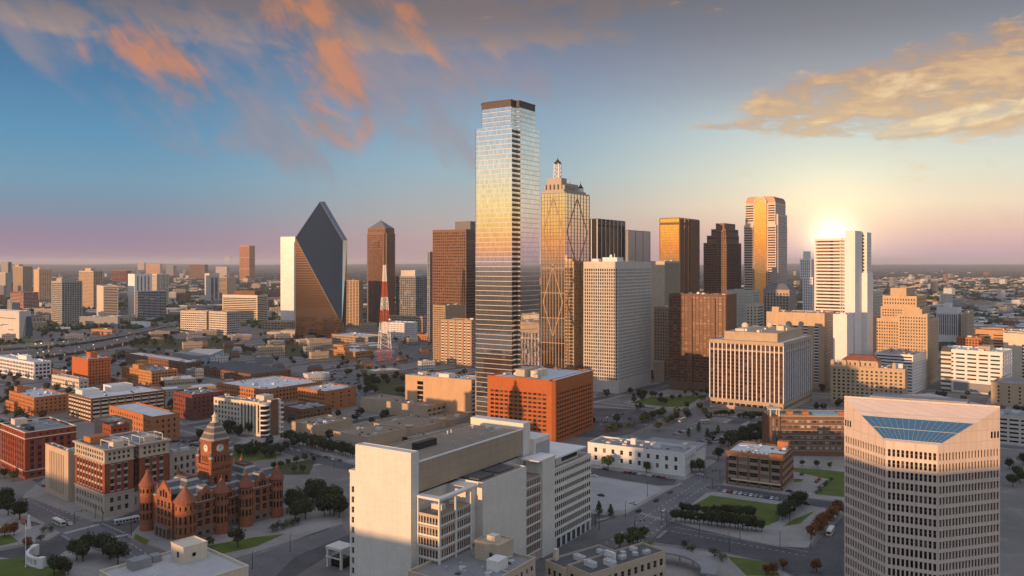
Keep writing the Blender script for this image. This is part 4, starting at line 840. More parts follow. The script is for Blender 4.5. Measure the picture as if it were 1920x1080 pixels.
def strips():
    k = Bld('office_building', 'cream office building with vertical window strips and rounded white corner balconies', 'office block', 397, 496, 529, 756, Y=680, th=33); a, b, h = k.a, k.b, k.h
    y1 = bf(k, 448)
    k.vol(2, y1, a-6, b, 0, h-1, st(4,3.9,.5,.55,.35,1,1.6,1), None, .9); k.vol(0, 4, a-2, y1-.05, 0, h, st(4.2,40,.48,.94,.6,1.5,1.2,1.4), None, .9)
    k.vol(6, -1, a-2, 3.95, 0, h+1.5, None, None, .8); k.done(CREAM, GL, RF_GRY, units=4)
    m = MB(); m.box(5.9, -1.2, 0, a-5, -.98, h+1.6); m.build('brown_end_wall', BR_BRN, k.root)
    for j in range(7):
        m = MB(); z = 1.5+(h-3)*j/6.2; m.lathe(1.5, 1.8, [(4.2,z),(4.2,z+1.1)], 18); m.build('balcony', WHT, k.root)
        m = MB(); m.box(a-4.5, -2.6, z, a-.5, -1.25, z+1.1); m.build('balcony', WHT, k.root)
    m = MB(); m.lathe(1.5, 1.8, [(3.2,0),(3.2,h-1)], 18); m.build('corner_glazing', GLD, k.root); m = MB(); m.lathe(1.5, 1.8, [(4.4,h-1),(4.4,h)], 18); m.box(8, 10, h-1, 18, 20, h+4); m.build('roof_slab', CREAM, k.root)
strips()
# ---- beige low complex
LOW = wall('tan_render', (.43,.33,.23))
simple('civic_building', 'low windowless tan block, leftmost of the flat roofed tan complex', 'civic building', 545, 592, 661, 799, LOW, None, None, Y=680, th=38, roof=RF_TAN, units=4)
simple('civic_building', 'low windowless tan block with gravel roof directly behind the big white office block', 'civic building', 625, 689, 762, 820, LOW, None, None, Y=632, th=36, roof=RF_TAN, units=3)
k = simple('civic_building', 'long low tan wing with dark window slots and small round drums at its corners', 'civic building', 690, 770, 884, 806, LOW, st(4,4,.4,.4), st(5,4.2,.6,.5,.8,2,2.4,1), Y=690, th=36, roof=RF_TAN, units=5, glass=GLD)
for fx, fy in ((.03,.1),(.52,.05),(.98,.08)):
    m = MB(); m.lathe(k.a*fx, k.b*fy-1, [(3.6,0),(3.6,k.h+2.2),(4,k.h+2.3),(4,k.h+3),(.5,k.h+3.6)], 18); m.build('corner_drum', LOW, k.root)
simple('civic_building', 'raised rear roof block of the tan complex below the apricot parking slab', 'civic building', 676, 800, 838, 783, LOW, None, st(6,5,.7,.5,.8), Y=755, th=36, roof=RF_TAN, units=3, h=12)
def slab():
    k = Bld('parking_garage', 'apricot windowless slab with one column of louvred openings and gridded garage end', 'parking garage', 760, 884, 913, 713, Y=762, th=30); a, b, h = k.a, k.b, k.h
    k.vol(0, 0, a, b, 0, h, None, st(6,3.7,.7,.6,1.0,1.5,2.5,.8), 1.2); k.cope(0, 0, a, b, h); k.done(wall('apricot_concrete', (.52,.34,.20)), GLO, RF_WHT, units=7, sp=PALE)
    m = MB()
    for i in range(6): m.box(-.25, b*.72, 4+i*4.6, -.02, b*.81, 7.2+i*4.6)
    m.build('louvre_column', GLD, k.root)
    m = MB(); m.box(2, b*.35, h-1.2, 12, b*.5, h+3.5); m.build('penthouse', WHITE, k.root)
slab()
def orange_block():
    k = Bld('office_building', 'deep orange brick civic building with gridded slot windows and cylindrical roof plant', 'office block', 914, 1038, 1112, 714, Y=652, th=30); a, b, h = k.a, k.b, k.h
    B = wall('deep_orange_brick', (.44,.125,.035), kind='brick', bs=(1.2,.4), var=.1)
    s = st(4.3,3.55,.76,.5,.8,2,10,2.4)
    k.vol(0, 3.6, a, b, 0, h, s, None, 1.0); k.vol(3.6, 0, a, 3.55, 0, h, None, s, 0)
    k.cp.frame(-.2, 3.4, a+.1, b+.1, h, h+.3, .7)
    k.done(B, GLB, wall('pale_blue_roof', (.50,.56,.60), var=.2), sp=B, minpx=1.5)
    m = MB(); m.prism([(-1.2,1.2),(1.2,-1.2),(4,-1.2),(4,4),(-1.2,4)], 0, h-.5); m.build('corner_shaft', B, k.root)
    for i in range(3):
        m = MB(); m.lathe(16+i*7.5, b*.42, [(3.3,h-1),(3.3,h+4.5),(2.8,h+4.8),(2.8,h+4.2)], 16); m.build('cooling_tower', CREAM, k.root)
    m = MB(); m.box(10, b*.52, h-1, 34, b*.66, h+5.4); m.box(8, b*.30, h-1, 13, b*.38, h+2.5); m.build('roof_plant_room', BEIGE, k.root); roof_units(k.root, 6, 6, a-4, b-4, h-.9, 5, k.rnd)
orange_block()
# ---- broadcast quarter behind
simple('brick_building', 'yellow orange brick studio building at the foot of the lattice mast', 'brick building', 606, 666, 700, 660, wall('golden_brick', (.50,.24,.09), kind='brick', bs=(1,.33)), st(3.6,3.6,.5,.5), st(5,3.8,.7,.4), Y=1215, th=38, roof=RF_WHT, units=4, pent=[(.0,.35,.3,.55,5),(.4,.6,.7,.95,6)])
simple('brick_building', 'low tan studio roofs behind the yellow orange brick studio building', 'brick building', 622, 690, 725, 632, BR_TAN, st(), st(), Y=1420, th=38, roof=RF_WHT, units=3)
simple('office_building', 'white office block with a blue painted corner and rows of small windows behind the mast', 'office block', 716, 758, 782, 606, WHT, st(3.6,3.6,.5,.5), st(3.6,3.6,.5,.5), Y=1560, th=34, roof=RF_WHT, units=3)
simple('office_building', 'flat tan block with overhanging roof behind the white office block with blue corner', 'office block', 730, 792, 800, 594, TAN, st(6,5,.7,.5), st(6,5,.7,.5), Y=1700, th=34, roof=RF_TAN, units=2)
simple('brick_building', 'low orange brick shop row beside the parking lot left of the twin balcony tower', 'shop', 782, 826, 840, 629, BR_ORG, st(5,4,.4,.5), st(), Y=1480, th=30, units=2)
k = simple('apartment_tower', 'tan apartment tower with stacked balconies standing left of the tallest skyscraper base', 'apartment tower', 825, 884, 905, 601, BR_TAN, st(7.5,3.9,.6,.45,1.1,3,2.5,1), st(6,3.9,.6,.45,1.1,3,2.5,1), Y=1130, th=33, units=3, glass=GLD, sp=CREAM)
for i in range(5):
    m = MB(); m.box(-.5, k.b*i/4-.8, 0, 0, k.b*i/4+.8, k.h+.5); m.build('brick_pier', BR_ORG, k.root)
simple('apartment_tower', 'twin slab of grey and orange concrete rising behind the tan balcony tower', 'apartment tower', 812, 835, 872, 573, BR_TAN, st(3.4,3.1,.6,.5), None, Y=1190, th=40, units=2, glass=GL)
# ---- lattice broadcast mast
def lattice():
    Y = 1170; t = thing('radio_mast', 'red and white lattice broadcast mast', 'mast', at(721, Y), .4)
    R, Wt = paint('mast_red', (.50,.085,.03), .55), paint('mast_white', (.82,.79,.75), .55)
    top = zat(497, Y); lv = [0, 22, 40, 58, 76, 94, 116, top]; col = [R, R, Wt, R, Wt, R, Wt]
    wd = lambda z: 12.0*(1-z/top)**1.05*.92+1.9
    col = [R, Wt, Wt, R, Wt, R, Wt]
    for i in range(7):
        m = MB(); z0, z1 = lv[i], lv[i+1]; n = max(2, int((z1-z0)/(wd((z0+z1)/2)*.75)))
        for j in range(n):
            a, c = z0+(z1-z0)*j/n, z0+(z1-z0)*(j+1)/n; wa, wc = wd(a)/1.45, wd(c)/1.45
            C = ((-1,-1),(1,-1),(1,1),(-1,1))
            for q in range(4):
                p, r = C[q], C[(q+1) % 4]
                m.bar((p[0]*wa,p[1]*wa,a),(p[0]*wc,p[1]*wc,c),.42); m.bar((p[0]*wa,p[1]*wa,a),(r[0]*wc,r[1]*wc,c),.2); m.bar((r[0]*wa,r[1]*wa,a),(p[0]*wc,p[1]*wc,c),.2); m.bar((p[0]*wc,p[1]*wc,c),(r[0]*wc,r[1]*wc,c),.22)
        m.build('lattice_section', col[i], t)
    for z, s in ((62,1),(84,-1),(46,-1)):
        m = MB(); m.lathe(s*wd(z)/1.3, -wd(z)/1.3, [(1.8,z),(2,z+.4),(.3,z+2.4)], 10); m.build('dish', Wt, t)
lattice()
# ------------------------------------------------------------------ right-hand side
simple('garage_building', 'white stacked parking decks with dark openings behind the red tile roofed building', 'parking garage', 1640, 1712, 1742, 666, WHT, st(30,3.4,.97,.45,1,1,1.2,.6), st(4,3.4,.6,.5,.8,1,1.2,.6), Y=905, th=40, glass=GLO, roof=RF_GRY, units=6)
def tiled():
    k = Bld('classical_building', 'tan masonry building with a red tile hipped roof and parapet turrets', 'office block', 1557, 1697, 1709, 693, Y=815, th=30, a=30); a, b, h = k.a, k.b, k.h; W = wall('tan_masonry', (.47,.35,.23))
    k.vol(0, 0, a, b, 0, h, st(4.4,3.7,.5,.52,.35,3,2.5,1.6), st(4.4,3.7,.4,.5,.35,3,2.5,1.6), 1); k.cope(0, 0, a, b, h); k.vol(4, b*.35, a-6, b*.85, h-1, h+6, st(5,6,.3,.5,.3,1,1), None, 0); k.done(W, GL, RF_GRY, units=4, minpx=1.4)
    m = MB(); x0, x1, y0, y1, z = 3.4, a-5.4, b*.35-.6, b*.85+.6, h+6; m.loft([[(x0,y0,z),(x1,y0,z),(x1,y1,z),(x0,y1,z)],[(x0+7,y0+7,z+5),(x1-7,y0+7,z+5),(x1-7,y1-7,z+5),(x0+7,y1-7,z+5)]]); m.build('tile_roof', TILE, k.root)
    for i in (.12,.35,.6,.78,.95): m = MB(); m.box(-.3, b*i, h, 2.6, b*i+3.2, h+4.6); m.box(.2, b*i+.6, h+4.6, 2.1, b*i+2.6, h+6); m.build('parapet_turret', W, k.root)
    m = MB(); m.box(10, 3, h-1, 17, 10, h+4); m.build('penthouse', WHT, k.root)
tiled()
k = simple('parking_garage', 'white concrete parking garage with a checkered stair tower at its left corner', 'parking garage', 1766, 1880, 1898, 661, WHT, st(12,4.4,.82,.4,1.6,13,2.5,1.5), st(12,4.4,.8,.4,1.6,5,2.5,1.5), Y=890, th=42, glass=GLO, roof=RF_WHT, units=8, pent=[(.3,.25,.7,.45,4)], pm=TAN, minpx=1.4)
for j in range(9): m = MB(); m.box(-1.6, k.b-10, 2+j*4.9, 5, k.b+.6, 4.6+j*4.9); m.build('stair_tower_panel', WHT if j % 2 else CREAM, k.root)
m = MB(); m.box(-1.0, k.b-9.5, 0, 5, k.b+.2, k.h+1.5); m.build('stair_tower', DARK, k.root)
m = MB(); m.box(-.3, k.b*.08, 2, 0, k.b*.8, 11); m.build('ground_floor_screen', GREY, k.root)
simple('office_building', 'tan low masonry block at the right edge in front of the white parking garage', 'office block', 1858, 1990, 2030, 727, wall('tan_masonry', (.47,.35,.23)), st(9,4,.18,.5,.3,2.5,2,2), st(), Y=800, th=40, a=40, units=4, coping=BEIGE)
simple('office_building', 'plain cream tower rising at the right edge behind the white parking garage', 'tower', 1881, 1960, 1990, 628, CREAM, st(40,4,.2,.5,.4,4,12,12), st(), Y=985, th=40, a=30, units=3)
simple('office_building', 'low orange block with dark ribbon windows behind the white parking garage', 'office block', 1826, 1925, 1960, 622, wall('orange_stucco', (.50,.29,.15)), st(24,4,.75,.35,.6,3,5), st(), Y=1150, th=40, a=40, roof=RF_TAN, units=5)
simple('brick_building', 'orange brick warehouse roofs left of the low orange ribbon windowed block', 'brick building', 1793, 1840, 1850, 634, BR_ORG, st(), st(), Y=1120, th=40, a=20, units=2)
simple('parking_garage', 'low tan parking garage right of the large pale tower with blue skylight', 'parking garage', 1866, 1960, 1990, 786, PALE, st(7,3.6,.8,.45,1,1,1.5,1), st(), Y=640, th=35, a=30, glass=GLO, units=2)
def belo():
    # near corner cut off at forty-five degrees; the cut leans back into a sloping plane with a blue skylight
    def pp(u, v, Y): return at(u, Y, zat(v, Y))
    root = thing('office_tower', 'large pale stone tower in the right foreground with sloped blue skylight on top', 'tower', (0,0,0))
    C1 = at(1661.4, 314.0); C2 = at(1759, 306.0); R = at(1875, 314.6); L = at(1583, 338.5); Bk = L+(R-C2)+(C2-C1)*.0+(R-C2)*.25; Bk = Vector((R.x+(L.x-C1.x)*1.45, R.y+(L.y-C1.y)*1.45, 0)); o = C2.copy(); root.location = o
    zt, zc = 88.0, 75.8
    q = lambda p, z=0: Vector((p.x-o.x, p.y-o.y, z)); W = MB(); P = []
    s = st(1.52,4.0,.62,.68,.45,0,2.2,.35)
    def fc(a, b, z1, top_n=None, ss=s):
        d = (b-a); Wd = d.length; U = (d.x/Wd, d.y/Wd); N = (U[1], -U[0]); a2 = q(a); facade(W, P, (a2.x,a2.y), U, N, Wd, 0, z1, ss)
    zf = zc-.2
    fc(L, C1, zf); fc(C1, C2, zf); fc(C2, R, zf); fc(R, Bk, zt, ss=None)
    for a, b, hi in ((L, C1, 0), (R, C2, 1)):
        W.face([q(a,zf), q(b,zf), q(a,zt)]); 
        d = (b-a).normalized(); n = Vector((d.y, -d.x, 0)) if not hi else Vector((-d.y, d.x, 0))
        g = MB()
        for i in range(3):
            w0 = .6+i*1.5; p0, p1 = q(a)+d*w0+n*.05, q(a)+d*(w0+.85)+n*.05
            g.face([(p0.x,p0.y,zf+1.2),(p1.x,p1.y,zf+1.2),(p1.x,p1.y,zf+3.7),(p0.x,p0.y,zf+3.7)])
        g.build('upper_window_group', GLD, root)
    sl = [q(C1,zf), q(C2,zf), q(R,zt), q(L,zt)]
    W.face(sl); W.face([q(L,0), q(Bk,0), q(Bk,zt), q(L,zt)]); W.face([q(L,zt), q(R,zt), q(Bk,zt)])
    W.build('wall', BLUSH, root); finish_panes(root, P, GLD, 'window', 100, 2)
    nrm = (sl[1]-sl[0]).cross(sl[2]-sl[0]).normalized(); nrm = nrm if nrm.z > 0 else -nrm
    cc = Vector((0,0,0)); f = lambda s_, t_: sl[0].lerp(sl[1], s_).lerp(sl[3].lerp(sl[2], s_), t_)+nrm*.12
    t0, t1 = .05, .57
    m = MB(); m.face([f(.0,t0), f(1.0,t0), f(1-.0,t1), f(0,t1)]); 
    sk = m.build('skylight', pane('skylight_glass', (.025,.10,.20), (.04,.12,.22), .3, .12, 1.6), root)
    m = MB()
    for i in range(17): m.bar(f(i/16,t0)+nrm*.1, f(i/16,t1)+nrm*.1, .1)
    for t_ in (t0, (t0+t1)/2, t1): m.bar(f(0,t_)+nrm*.1, f(1,t_)+nrm*.1, .09)
    m.build('glazing_bar', paint('blue_grey_bar', (.30,.36,.42), .4, .4), sk)
    m = MB(); b1 = q(L,zt).lerp(q(R,zt), .17); b2 = q(L,zt).lerp(q(R,zt), .80); bk = Vector((0,0,0)); dv = (q(Bk,0)-q(L,0).lerp(q(R,0), .5)).normalized()
    m.loft([[b1+dv*1.2, b2+dv*1.2, b2+dv*9, b1+dv*9], [p+Vector((0,0,1.3)) for p in (b1+dv*1.2, b2+dv*1.2, b2+dv*9, b1+dv*9)]]); m.build('roof_slab', RF_GRY, root)
    m = MB(); e1, e2 = q(L,zt), q(R,zt); m.loft([[e1+dv*.1, e2+dv*.1, e2+dv*1, e1+dv*1], [p+Vector((0,0,.7)) for p in (e1+dv*.1, e2+dv*.1, e2+dv*1, e1+dv*1)]]); m.build('parapet', BLUSH, root)
belo()
# ---- blocks round the lawn
k = simple('civic_building', 'low white stone post office style building with a long flat grey roof', 'civic building', 1102, 1284, 1307, 851, WHITE, st(6.2,5.6,.34,.55,.5,2.4,1.6,3), st(5,5.6,.35,.5,.4,2.4,1.6,1.5), vb=894, th=30, roof=RF_GRY, units=7, a=24, minpx=1.5)
m = MB(); m.box(24.2, 2, k.h-4.6, 58, k.b*.62, k.h-3.8); m.build('rear_roof', RF_GRY, k.root)
m = MB(); m.box(24.1, 3, 0, 57, k.b*.6, k.h-4.7); m.build('rear_wing', WHITE, k.root); m = MB(); m.box(10, k.b*.55, k.h-.9, 13, k.b*.6, k.h+4); m.build('chimney', WHITE, k.root); m = MB(); m.box(16, k.b*.06, k.h-.9, 21, k.b*.10, k.h+3); m.build('lift_house', PALE, k.root)
k = simple('brick_building', 'five storey brown brick building with a white roof and terracotta corner, beside the lawn', 'brick building', 1361, 1467, 1488, 857, BR_BRN, st(6.2,4.2,.82,.58,.5,.6,2.0,.8), st(4.4,4.2,.6,.55,.5,.6,2.0,1), vb=921, th=30, roof=RF_WHT, units=3, minpx=1.5, sp=wall('pale_lintel', (.32,.22,.15)))
m = MB(); m.box(-.3, -.3, k.h-2.5, 5, 8, k.h+1); m.build('brick_parapet', BR_ORG, k.root)
m = MB(); m.box(k.a-7, 2, k.h-.9, k.a-1, 9, k.h+4); m.build('lift_house', BR_ORG, k.root)
m = MB(); m.box(-1.6, 1, 3.6, 0, k.b*.9, 4.1); m.build('awning', CREAM, k.root)
for i in range(16): 
    m = MB(); m.bar((4, 6+i*1.4, k.h-.8), (4, 6+i*1.4+1.0, k.h+.9), .25); m.build('roof_sign_strut', DKMET, k.root) if i % 2 == 0 else None
def flats():
    Y = 612; k = Bld('apartment_building', 'wide brick apartment block with rows of white windows and an open roof pavilion', 'apartment block', 1462, 1640, 1650, 782, Y=Y, th=3, a=22, b=None); b, h = k.b, k.h
    k.vol(0, 0, 22, b, 0, h, st(4.4,3.7,.68,.48,.4,4,1.8,1), None, 1); k.cope(0, 0, 22, b, h); k.vol(-1.5, b, 22, b+7.5, 0, h, st(3.5,7.6,.5,.8,.6,1,1,1), None, 0)
    k.done(BR_BRN, pane('white_blind_window', (.05,.055,.06), (.5,.48,.45), .55), RF_TAN, sp=BR_BRN, coping=CREAM)
    m = MB()
    for j in range(9): m.box(-.15, 0, 4+j*3.75-.12, 0, b, 4+j*3.75+.12)
    m.build('stone_course', BEIGE, k.root)
    m = MB()
    for y in (b+.4, b+6.6):
        for x in (-1.2, 6): m.box(x, y, h, x+.9, y+.9, h+5)
    m.box(-2, b-.4, h+5, 8, b+8, h+5.8); m.build('roof_pavilion', CREAM, k.root)
    m = MB(); m.box(4, b*.35, h-1, 18, b*.62, h+1.2); m.build('blue_roof_deck', paint('blue_roof', (.16,.36,.52), .5), k.root)
    for y in (.3,.68,.85): m = MB(); m.box(3, b*y, h-1, 8, b*y+4, h+3); m.build('chimney_block', BR_ORG, k.root)
flats()
# ---- big white office block in the middle foreground
def allen():
    th = 33; sn, cs = math.sin(math.radians(th)), math.cos(math.radians(th))
    # origin at the near end of its street front; x runs away along the street, y into the block
    OX = 20.8-sn*96; OY = 413-cs*96
    root = thing('office_building', 'big white stone civic office block with blank slabs and louvred tan roof screen', 'office block', (OX, OY, 0), math.radians(90-th))
    X = lambda t: 96-t
    W = MB(); P = []; WS = wall('white_ashlar', (.66,.63,.57), kind='panel', bs=(2.4,.9), var=.11)
    rf = MB()
    def roof(x0, y0, x1, y1, z): m = MB(); m.face([(x0,y0,z),(x1,y0,z),(x1,y1,z),(x0,y1,z)]); m.build('roof', RF_TAN, root)
    # near blank slab
    W.box(0, 11.5, 0, 5, 42.2, 65); W.frame(.1, 11.6, 4.9, 42.1, 65, 65.4, .5)
    # main block core, screen and roof
    W.box(5, 13, 0, X(9), 42, 47); W.box(5, 14.5, 47, X(11), 41.5, 59.2)
    roof(5.02, 12.2, X(11), 43.5, 60.0)
    scr = MB()
    scr.box(5.02, 11.5, 48.4, X(11.5), 12.2, 60.5); scr.box(5.02, 43.5, 48.4, X(11.5), 44.2, 60.5)
    so = scr.build('roof_screen', wall('tan_mesh_screen', (.36,.29,.21), kind='panel', bs=(7.5,4.1), var=.1), root)
    sb = MB(); sb.box(4.9, 11.3, 60.5, X(11.5), 12.3, 61.0); sb.build('screen_cap', WHITE, so)
    m = MB(); m.box(6, 13.5, 47.05, X(12), 14.4, 48.8); m.build('recessed_glazing', GLD, root)
    # far slab with parapet
    W.box(X(11), 11, 0, X(4.5), 43, 63.6)
    # white box with louvres
    W.box(X(4.5), 8.7, 0, X(-11), 40, 55); W.box(X(4.45), 12, 55, X(-4), 42, 62.5) if False else None
    lv = MB(); lv.box(X(4)+1, 8.5, 45, X(-10), 8.68, 52.5); lv.build('louvre', wall('grey_louvre', (.34,.34,.34), kind='panel', bs=(8,.35)), root)
    lv = MB(); lv.box(X(-11.05), 14, 44, X(-11.2), 26, 52.5); lv.build('louvre', wall('grey_louvre', (.34,.34,.34), kind='panel', bs=(8,.35)), root)
    # right hand block with ribbon storeys
    x0, x1 = X(0), X(-39.5); s = st(2.1,4.15,.74,.66,.22,5.6,.6,.5)
    facade(W, P, (x0,0), (1,0), (0,-1), x1-x0, 0, 40.7, s); facade(W, P, (x0,0), (0,1), (-1,0), 8.6, 0, 40.7, None)
    W.face([(x1,0,0),(x1,30,0),(x1,30,40.7),(x1,0,40.7)]); roof(x0+.1, .1, x1, 34, 40.2); W.frame(x0, .02, x1, 30, 40.2, 40.75, .5)
    W.box(x0+6, 2.5, 40.3, x1-10, 20, 45); m = MB(); m.box(x0-4, -.5, 45, x1-6, 22, 45.7); m.build('roof_canopy', WHITE, root)
    m = MB(); m.box(x0+12, 2.3, 41.6, x0+28, 2.48, 44); m.build('clerestory_window', GL, root)
    for i in range(7): m = MB(); m.box(x0+3+i*5.2, -.12, .3, x0+6.2+i*5.2, .0, 5); m.build('shop_window', GLBL, root)
    for i in range(9): m = MB(); m.box(x0-.1, -.3, 5.6+i*4.15-.3, x1+.1, 0, 5.6+i*4.15+.3); m.build('floor_band', WS, root)
    # pier
    W.box(X(12), -.6, 0, X(.02), 9, 47); m = MB(); m.box(X(16), -.9, 46.99, X(-1), 9.5, 47.6); m.build('pier_cap', WHITE, root)
    # windowed recess, middle slab, corner block
    sv = st(1.55,4.5,.64,.86,.28,4.5,1.0,.4,.1)
    TW = wall('tan_fin_wall', (.44,.36,.29))
    w2 = MB(); P2 = []
    facade(w2, P2, (X(27),.5), (1,0), (0,-1), 15, 0, 40.5, sv); roof(X(27), .6, X(12), 13, 40.4)
    facade(w2, P2, (X(92),.3), (1,0), (0,-1), 22, 0, 40.6, sv); facade(w2, P2, (X(92),.3), (0,1), (-1,0), 11.4, 0, 40.6, sv); roof(X(92), .4, X(70), 11.4, 40.4)
    w2.build('windowed_wall', TW, root); finish_panes(root, P2, GLD, 'tall_window', 100, 2)
    W.box(X(62.5), -.8, 0, X(27), 16, 47.0); roof(X(62), -.3, X(27.5), 15.5, 47.1); W.frame(X(62.5)+.05, -.75, X(27)-.05, 15.9, 47, 47.7, .5)
    W.box(X(70), 3, 0, X(62.6), 14, 47)
    for z in range(8):
        zz = 4.6+z*4.55
        m = MB(); m.box(X(92)-.35, -.05, zz-.45, X(70), .29, zz+.35); m.box(X(92)-.35, .3, zz-.45, X(92), 11.4, zz+.35); m.build('floor_band', WS, root)
        m = MB(); m.box(X(27), .15, zz-.45, X(12), .49, zz+.35); m.build('floor_band', WS, root)
    for x in (X(92)-.4, X(81.5), X(70.6)): m = MB(); m.box(x, -.3, 0, x+.9, .28, 47.2); m.build('column', WS, root)
    m = MB(); m.box(X(92)-.4, 10.6, 0, X(92)+.4, 11.45, 47.2); m.build('column', WS, root)
    m = MB(); m.box(X(92)-.6, -.5, 46.6, X(66), 2.2, 47.6); m.box(X(92)-.6, 2.2, 46.6, X(89), 11.45, 47.6); m.build('pergola_frame', WS, root)
    roof_units(root, X(90), 2, X(72), 11, 40.5, 3, random.Random(3))
    # far left windowed strip
    w2 = MB(); P3 = []; facade(w2, P3, (3,42.3), (0,1), (-1,0), 6, 0, 52, st(3,4.6,.6,.6,.5,3,5,.6)); w2.box(3.1, 42.25, 51.9, 16, 49, 53); w2.build('side_bay', WS, root); finish_panes(root, P3, GLB, 'side_window', 40)
    W.build('wall', WS, root); finish_panes(root, P, GLD, 'ribbon_window', 100, 2)
    m = MB(); m.box(X(72), 28, 60, X(58), 31, 63); m.build('dark_plant', DKMET, root)
    rr = random.Random(5)
    for _ in range(14): m = MB(); x, y = rr.uniform(12, 76), rr.uniform(16, 40); m.lathe(x, y, [(.35,60),(.35,61.2),(.6,61.3),(.6,61.6)], 8); m.build('roof_vent', STEEL, root)
    roof_units(root, X(22), 14, X(12), 40, 60.02, 3, rr)
    m = MB(); m.box(X(60), 3, 47.1, X(48), 12, 48.2); m.build('skylight_box', RF_DRK, root); m = MB(); m.box(X(45), 3, 47.1, X(32), 12, 47.9); m.build('skylight_box', RF_DRK, root)
allen()
# ---- buildings along the bottom edge
def corner_roof():
    Y = 366; z = zat(1019, Y); t = thing('office_building', 'low grey roofed building with a white stair penthouse at the bottom left', 'office block', at(372, Y), math.radians(90-128))
    W = MB(); W.box(0, -48, 0, 46, 0, z); W.frame(0.02, -47.98, 45.98, -.02, z, z+1, .5); W.build('wall', CREAM, t)
    m = MB(); m.face([(.5,-47.5,z+.1),(45.5,-47.5,z+.1),(45.5,-.5,z+.1),(.5,-.5,z+.1)]); m.build('roof', RF_WHT, t)
    return t, z
def bottom_left():
    Y = 372; k = Bld('office_building', 'low white roofed building with a cream stair penthouse at the bottom left', 'office block', 120, 330, 506, 1110, Y=345, th=45, a=60, b=60, h=15); a, b = k.a, k.b
    k.vol(0, 0, a, b, 0, 15, st(5,4,.4,.5), st(5,4,.4,.5), .9); k.cope(0, 0, a, b, 15); k.done(CREAM, GL, RF_WHT, units=3)
bl = Bld('office_building', 'low white roofed building with a cream stair penthouse at the bottom left edge', 'office block', 0, 372, 400, 1030, Y=338, th=-20+57, a=44, b=46, h=14)
def bl_place():
    k = bl; c = P(372, 1020, 14); t = math.radians(41); A = Vector((math.sin(t), math.cos(t), 0)); Bv = Vector((-math.cos(t), math.sin(t), 0))
    o = c-A*k.a; k.root.location = (o.x-0, o.y, 0); k.root.rotation_euler = (0, 0, math.pi/2-t)
    # far corner of the roof lies at the end of the right face; the building spreads to the right as well
    k.vol(0, -42, k.a, 0, 0, 14, None, None, .9); k.cope(0, -42, k.a, 0, 14); k.done(CREAM, GL, wall('pale_grey_roof', (.42,.42,.42), var=.25))
    m = MB(); m.box(k.a-16, -17, 13, k.a-5, -6, 20); m.frame(k.a-16.2, -17.2, k.a-4.8, -5.8, 20, 20.4, .5); po = m.build('penthouse', CREAM, k.root)
    m = MB(); m.box(k.a-16.2, -13, 15, k.a-16, -11.6, 17.4); m.build('door', DKMET, po); m = MB(); m.box(k.a-12, -17.3, 15.5, k.a-10.5, -17.1, 17); m.build('window', GLD, po)
    roof_units(k.root, 4, -40, k.a-18, -20, 13.1, 3, random.Random(8)); m = MB(); m.box(k.a-34, -9, 13, k.a-26, -3, 17); m.box(k.a-24, -6, 13, k.a-20, -1.5, 16); m.build('plant_enclosure', GREY, k.root)
bl_place()
def bottom_mid():
    t = math.radians(33); c = P(1004, 1046, 22); k = Bld('office_building', 'low building with a beige penthouse and rooftop plant along the bottom edge, middle', 'office block', 800, 900, 1004, 1046, Y=320, th=33, a=40, b=30, h=22)
    A = Vector((math.sin(t), math.cos(t), 0)); o = c-A*40; k.root.location = (o.x, o.y, 0)
    k.vol(0, 0, 40, 34, 0, 22, None, st(4,4,.4,.5), .9); k.cope(0, 0, 40, 34, 22); k.done(BEIGE, GL, RF_GRY, units=5)
    m = MB(); m.box(28, 10, 21, 39, 22, 28); m.frame(27.9, 9.9, 39.1, 22.1, 28, 28.7, .5); po = m.build('penthouse', BEIGE, k.root); m = MB(); m.box(31, 14, 28, 35, 18, 30.6); m.build('vent_house', CREAM, po); m = MB(); m.box(27.7, 13, 23, 27.9, 14.5, 25); m.build('window', GLD, po)
    m = MB(); m.box(20, 5, 21, 27, 10.5, 25.4); m.build('plant_housing', WHITE, k.root)
bottom_mid()
def bottom_right():
    k = Bld('office_building', 'flat dark roofed block with clustered air handlers along the bottom edge, right of middle', 'office block', 1080, 1140, 1276, 1084, Y=352, th=52, h=15, a=36, b=20)
    c = P(1170, 1028, 15); t = math.radians(52); A = Vector((math.sin(t), math.cos(t), 0)); Bv = Vector((-math.cos(t), math.sin(t), 0))
    o = P(1152, 1062, 15)-A*14; k.root.location = (o.x, o.y, 0)
    k.vol(0, 0, 46, 14, 0, 15, st(4,5,.5,.5), st(4,5,.5,.5), .9); k.vol(-2, 14.1, 30, 26, 0, 14, st(4,5,.5,.5), None, .9); k.done(BEIGE, GLD, RF_DRK)
    rr = random.Random(4); roof_units(k.root, 4, 0, 44, 14, 14.1, 8, rr); roof_units(k.root, 2, 14, 28, 26, 13.1, 3, rr)
    m = MB(); m.box(20, 6, 14, 21, 12, 17.5); m.build('screen_wall', WHT, k.root); m = MB(); m.box(2, 24, 13, 4, 25.6, 18); m.build('chimney', CREAM, k.root)
bottom_right()
